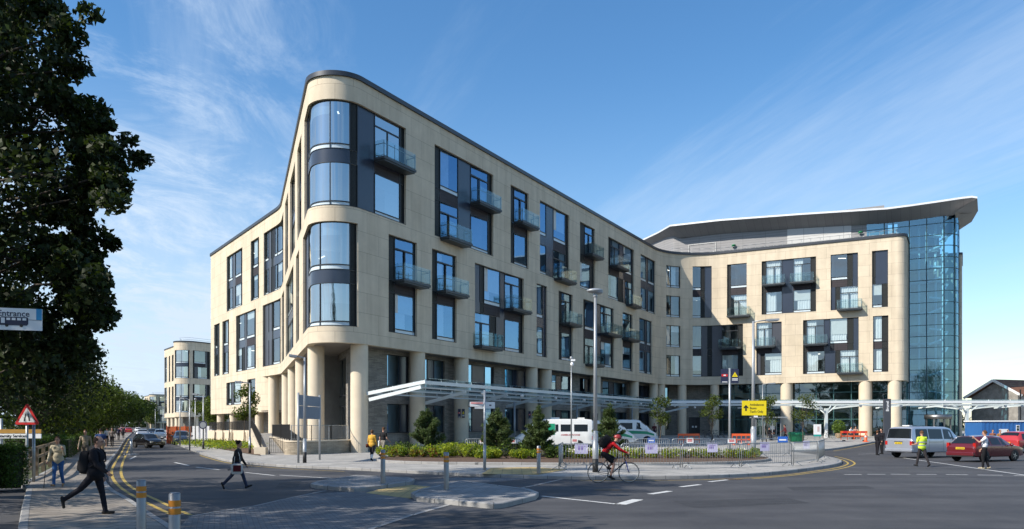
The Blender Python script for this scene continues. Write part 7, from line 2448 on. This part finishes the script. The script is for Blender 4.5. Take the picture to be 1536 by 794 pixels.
# ================================================================== bicycles and the cyclist
def bicycle(label, loc, rz, frame, fork, parked=True):
    t = thing('bicycle', label, 'bicycle', loc, rz, group='parked bicycles' if parked else None)
    r = .338; RH, FH = Vector((0, 0, r)), Vector((1.01, 0, r)); BB = Vector((.42, 0, .275)); ST = Vector((.265, 0, .80)); HT = Vector((.855, 0, .84)); HB = Vector((.90, 0, .70))
    for c in (RH, FH):
        w = MB(); w.tube([(r * .985 * math.cos(a), 0, r * .985 * math.sin(a)) for a in np.linspace(0, 6.2832, 37)[:-1]], .0135, 7, closed=True); o = w.build('wheel', RUBBER, t, loc=c)
        m = MB(); m.tube([(r * .945 * math.cos(a), 0, r * .945 * math.sin(a)) for a in np.linspace(0, 6.2832, 37)[:-1]], .010, 6, closed=True); m.build('rim', GALV, o)
        m = MB()
        for i in range(20):
            a = i * math.pi / 10; m.tube([(0, .02 * (-1) ** i, 0), (r * .94 * math.cos(a + .2 * (-1) ** i), 0, r * .94 * math.sin(a + .2 * (-1) ** i))], .0014, 3)
        m.build('spokes', GALV, o); m = MB(); m.tube([(0, -.05, 0), (0, .05, 0)], .02, 8); m.build('hub', GALV, o)
    f = MB()
    for a, b, q in ((BB, ST, .016), (ST - (ST - BB).normalized() * .04, HT, .0155), (BB, HB, .019), (HT + Vector((-.01, 0, .03)), HB, .02)): f.tube([a, b], q, 8)
    for s in (-1, 1):
        f.tube([BB + Vector((0, s * .03, 0)), RH + Vector((0, s * .055, 0))], .010, 6); f.tube([ST + Vector((0, s * .015, -.05)), RH + Vector((0, s * .055, 0))], .009, 6)
    f.build('frame', frame, t)
    m = MB()
    for s in (-1, 1): m.tube([HB, HB + Vector((.02, s * .045, -.04)), FH + Vector((-.03, s * .05, .08)), FH + Vector((0, s * .05, 0))], [.016, .014, .012, .009], 6)
    m.build('fork', fork, t)
    m = MB(); m.tube([ST, ST + Vector((-.035, 0, .13))], .013, 6); m.build('seat_post', GALV, t); m = MB(); softbox(m, ST + Vector((-.03, 0, .15)), (.135, .065, .028)); m.build('saddle', BLACK, t)
    m = MB(); HS = HT + Vector((.0, 0, .06)); m.tube([HT, HS, HS + Vector((.09, 0, .03))], .014, 6); c = HS + Vector((.09, 0, .03))
    for s in (-1, 1): m.tube([c, c + Vector((0, s * .18, 0)), c + Vector((.05, s * .205, 0)), c + Vector((.10, s * .21, -.03)), c + Vector((.085, s * .21, -.10)), c + Vector((.0, s * .21, -.13))], .013, 7)
    m.build('handlebar', BLACK, t)
    m = MB(); m.lathe([(.085, -.052), (.095, -.05), (.085, -.048)], BB, 24, axis='Y'); m.beam(BB + Vector((0, -.06, 0)), BB + Vector((.03, -.065, -.165)), .02, .025, up=(0, 1, 0)); m.beam(BB + Vector((0, .06, 0)), BB + Vector((-.03, .065, .165)), .02, .025, up=(0, 1, 0))
    m.tube([BB + Vector((0, -.05, .09)), RH + Vector((0, -.05, .04)), RH + Vector((0, -.05, -.04)), BB + Vector((0, -.05, -.09))], .005, 4, closed=True); m.build('crank', BLACK, t)
    for y, q in ((-.115, Vector((.03, 0, -.165))), (.115, Vector((-.03, 0, .165)))):
        m = MB(); m.box(BB + q + Vector((0, y, 0)), (.09, .09, .02)); m.build('pedal', BLACK, t)
    return t
Yc = 28.6; xr = at(897, 0, Yc).x
bk = bicycle('road bicycle with black and blue frame ridden by the cyclist in red', (xr, Yc, 0), R(2), paint('bike_black', (.015, .016, .02)), paint('bike_blue', (.02, .03, .20)), False); bk.scale = (1.10, 1.05, 1.07)
J = pose(1.78); V = Vector
sc = 1.07
J.update(pel=V((.215, 0, 1.02)), hipL=V((.235, .09, 1.0)), hipR=V((.235, -.09, 1.0)), kneeR=V((.56, -.11, .66)), ankR=V((.44, -.12, .245)), kneeL=V((.66, .11, .83)), ankL=V((.40, .12, .56)), waist=V((.29, 0, 1.15)), chest=V((.42, 0, 1.31)), neck=V((.575, 0, 1.44)), head=V((.70, 0, 1.575)),
         shL=V((.53, .19, 1.39)), shR=V((.53, -.19, 1.39)), elL=V((.76, .24, 1.19)), elR=V((.76, -.24, 1.19)), wrL=V((1.0, .215, 1.07)), wrR=V((1.0, -.215, 1.07)), hdL=V((.93, 0, -.36)).normalized(), hdR=V((.93, 0, -.36)).normalized())
for n, a in (('R', -22), ('L', -10)):
    f = V((math.cos(R(a)), 0, math.sin(R(a)))); dn = V((math.sin(R(a)), 0, -math.cos(R(a)))); J['heel' + n] = J['ank' + n] - f * .045 + dn * .05; J['toe' + n] = J['ank' + n] + f * .17 + dn * .055
cy = person('cyclist in red jersey, black shorts and red helmet riding past', (xr, Yc, 0), R(2), J, 1.78, top=(.42, .012, .018), legs=(.010, .010, .012), shoe=(.02, .02, .02), topn='red_jersey', legn='cycling_shorts', trouser='short', hair='short', hairmat=HAIRD, grip=55, bulk=1.02)
t = held('cycle_helmet', 'red cycle helmet worn by the cyclist', 'helmet', cy)
m = MB(); hc = J['head']; hz = (J['head'] - J['neck']).normalized(); hz = V((.25, 0, 1)).normalized(); hx = V((0, 1, 0)).cross(hz)
M = Matrix((hx, V((0, 1, 0)), hz)).transposed(); vs, fs = [], []
for i in range(8):
    th = math.pi * .56 * i / 7
    for j in range(20):
        ph = 2 * math.pi * j / 20; vs.append(hc + hz * .035 + M @ V((math.sin(th) * math.cos(ph) * .142, math.sin(th) * math.sin(ph) * .108, math.cos(th) * .125)))
for i in range(7):
    for j in range(20): fs.append((i * 20 + j, (i + 1) * 20 + j, (i + 1) * 20 + (j + 1) % 20, i * 20 + (j + 1) % 20))
m.add(vs, fs, 0, True); m.build('shell', pm('helmet_red', (.30, .03, .03), .3, var=.2, scale=20), t)
m = MB()
for y in (-.05, 0, .05): m.tube([hc + hz * .035 + M @ V((math.sin(a) * .143, y, math.cos(a) * .128)) for a in np.linspace(-1.1, 1.2, 8)], .012, 5)
m.build('vent_ridges', BLACK, t)
backpack(cy, J, 1., 'bulky black backpack on the cyclist in red', (.14, .17, .24), dz=.06)
DKFRAME = paint('bike_dark_grey', (.03, .03, .035)); SILFRAME = paint('bike_silver', (.35, .36, .38), .5)
for i, (px, Y, rz, lab) in enumerate(((1052, 86, 20, 'dark bicycle parked left of the row by the slate wall'), (1062, 86.4, 35, 'second dark bicycle in the row by the slate wall'), (1072, 86, 15, 'third dark bicycle in the row by the slate wall'), (1082, 86.5, 30, 'rightmost bicycle in the row by the slate wall'), (1207, 84, 160, 'silver bicycle leaning right of the green bin'), (1238, 86.5, 10, 'dark bicycle standing at the white canopy post'))):
    x = (px - 768) / F * Y; bicycle(lab, (x, Y, G(x, Y) + .12), R(rz), SILFRAME if i == 4 else DKFRAME, DKFRAME)
# ================================================================== sky, sun, camera
w = bpy.data.worlds.new('World'); SC.world = w; w.use_nodes = True
nt = w.node_tree
for n in list(nt.nodes): nt.nodes.remove(n)
out = nt.nodes.new('ShaderNodeOutputWorld'); bg = nt.nodes.new('ShaderNodeBackground')
sky = nt.nodes.new('ShaderNodeTexSky'); sky.sky_type = 'NISHITA'; sky.sun_disc = False
to_sun = Vector((-1.064, -.565, .95)).normalized()
elev = math.asin(to_sun.z)
sky.sun_elevation = elev
sky.sun_rotation = math.atan2(to_sun.x, to_sun.y)
sky.altitude = 50; sky.air_density = 1.1; sky.dust_density = .3; sky.ozone_density = 2.5
tc = nt.nodes.new('ShaderNodeTexCoord')
sep = nt.nodes.new('ShaderNodeSeparateXYZ'); nt.links.new(tc.outputs['Generated'], sep.inputs[0])
def math_(op, a, b=None, clamp=False):
    n = nt.nodes.new('ShaderNodeMath'); n.operation = op; n.use_clamp = clamp
    for i, x in enumerate((a, b)):
        if x is None: continue
        if isinstance(x, (int, float)): n.inputs[i].default_value = x
        else: nt.links.new(x, n.inputs[i])
    return n.outputs[0]
zz = math_('ADD', math_('MAXIMUM', sep.outputs[2], 0.0), .10)
u = math_('DIVIDE', sep.outputs[0], zz); v = math_('DIVIDE', sep.outputs[1], zz)
cmb = nt.nodes.new('ShaderNodeCombineXYZ'); nt.links.new(u, cmb.inputs[0]); nt.links.new(v, cmb.inputs[1])
def cloud(rot, sx, sy, scale, lo, hi, detail=8, dist=.6, seed=0., rough=.6):
    mp = nt.nodes.new('ShaderNodeMapping'); mp.vector_type = 'TEXTURE'; mp.inputs['Rotation'].default_value = (0, 0, -rot); mp.inputs['Scale'].default_value = (1 / sx, 1 / sy, 1)
    mp.inputs['Location'].default_value = (seed, seed * .7, seed)
    nt.links.new(cmb.outputs[0], mp.inputs[0])
    n = nt.nodes.new('ShaderNodeTexNoise'); n.inputs['Scale'].default_value = scale; n.inputs['Detail'].default_value = detail
    n.inputs['Roughness'].default_value = rough; n.inputs['Distortion'].default_value = dist
    nt.links.new(mp.outputs[0], n.inputs['Vector'])
    mr = nt.nodes.new('ShaderNodeMapRange'); mr.interpolation_type = 'SMOOTHSTEP'
    mr.inputs['From Min'].default_value = lo; mr.inputs['From Max'].default_value = hi
    nt.links.new(n.outputs[0], mr.inputs[0])
    return mr.outputs[0]
# cirrus streaks
c1 = cloud(R(66), .22, 1.3, .75, .44, .74, seed=5.3, dist=.35, rough=.68)
# broken high cloud, denser towards the street side
c2 = cloud(R(20), 1.2, .8, 2.6, .42, .72, seed=1.3, dist=.7, rough=.7)
lf = nt.nodes.new('ShaderNodeMapRange'); lf.interpolation_type = 'SMOOTHSTEP'
lf.inputs['From Min'].default_value = -.10; lf.inputs['From Max'].default_value = -.38
nt.links.new(sep.outputs[0], lf.inputs[0])
c2m = math_('MULTIPLY', c2, lf.outputs[0])
cc = math_('ADD', math_('MULTIPLY', c1, .46), math_('MULTIPLY', c2m, .62), True)
# milky air low on the street side
hz = nt.nodes.new('ShaderNodeMapRange'); hz.interpolation_type = 'SMOOTHSTEP'
hz.inputs['From Min'].default_value = .42; hz.inputs['From Max'].default_value = .0
nt.links.new(sep.outputs[2], hz.inputs[0])
cc = math_('ADD', cc, math_('MULTIPLY', hz.outputs[0], math_('ADD', math_('MULTIPLY', lf.outputs[0], .5), .25)), True)
mx = nt.nodes.new('ShaderNodeMixRGB'); nt.links.new(cc, mx.inputs[0])
hs = nt.nodes.new('ShaderNodeHueSaturation'); hs.inputs["Saturation"].default_value = 1.25; hs.inputs['Value'].default_value = .82
nt.links.new(sky.outputs[0], hs.inputs['Color'])
nt.links.new(hs.outputs[0], mx.inputs[1]); mx.inputs[2].default_value = (3.2, 3.85, 4.7, 1)
nt.links.new(mx.outputs[0], bg.inputs[0]); bg.inputs[1].default_value = .125
nt.links.new(bg.outputs[0], out.inputs[0])
sl = bpy.data.lights.new('sun', 'SUN'); sl.energy = 3.6; sl.angle = R(.53); sl.color = (1, .93, .82)
so = bpy.data.objects.new('sun', sl); COL.objects.link(so); so.location = (-60, -30, 60)
so.rotation_euler = (-to_sun).to_track_quat('-Z', 'Y').to_euler()
cam = bpy.data.cameras.new('camera'); co = bpy.data.objects.new('camera', cam); COL.objects.link(co)
co.location = (0, 0, H); co.rotation_euler = (R(90), 0, 0)
cam.sensor_width = 36; cam.lens = F / 1536 * 36; cam.shift_y = (HY - 397) / 1536; cam.clip_end = 6000; cam.clip_start = .1
SC.camera = co
SC.render.resolution_x, SC.render.resolution_y = 1024, 529
SC.view_settings.view_transform = 'Standard'; SC.view_settings.look = 'None'
SC.view_settings.exposure = .84; SC.view_settings.gamma = 1
SC.cycles.max_bounces = 8; SC.cycles.transparent_max_bounces = 16
SC.cycles.use_denoising = True
SC.cycles.caustics_reflective = False; SC.cycles.caustics_refractive = False
SC.cycles.sample_clamp_indirect = 6
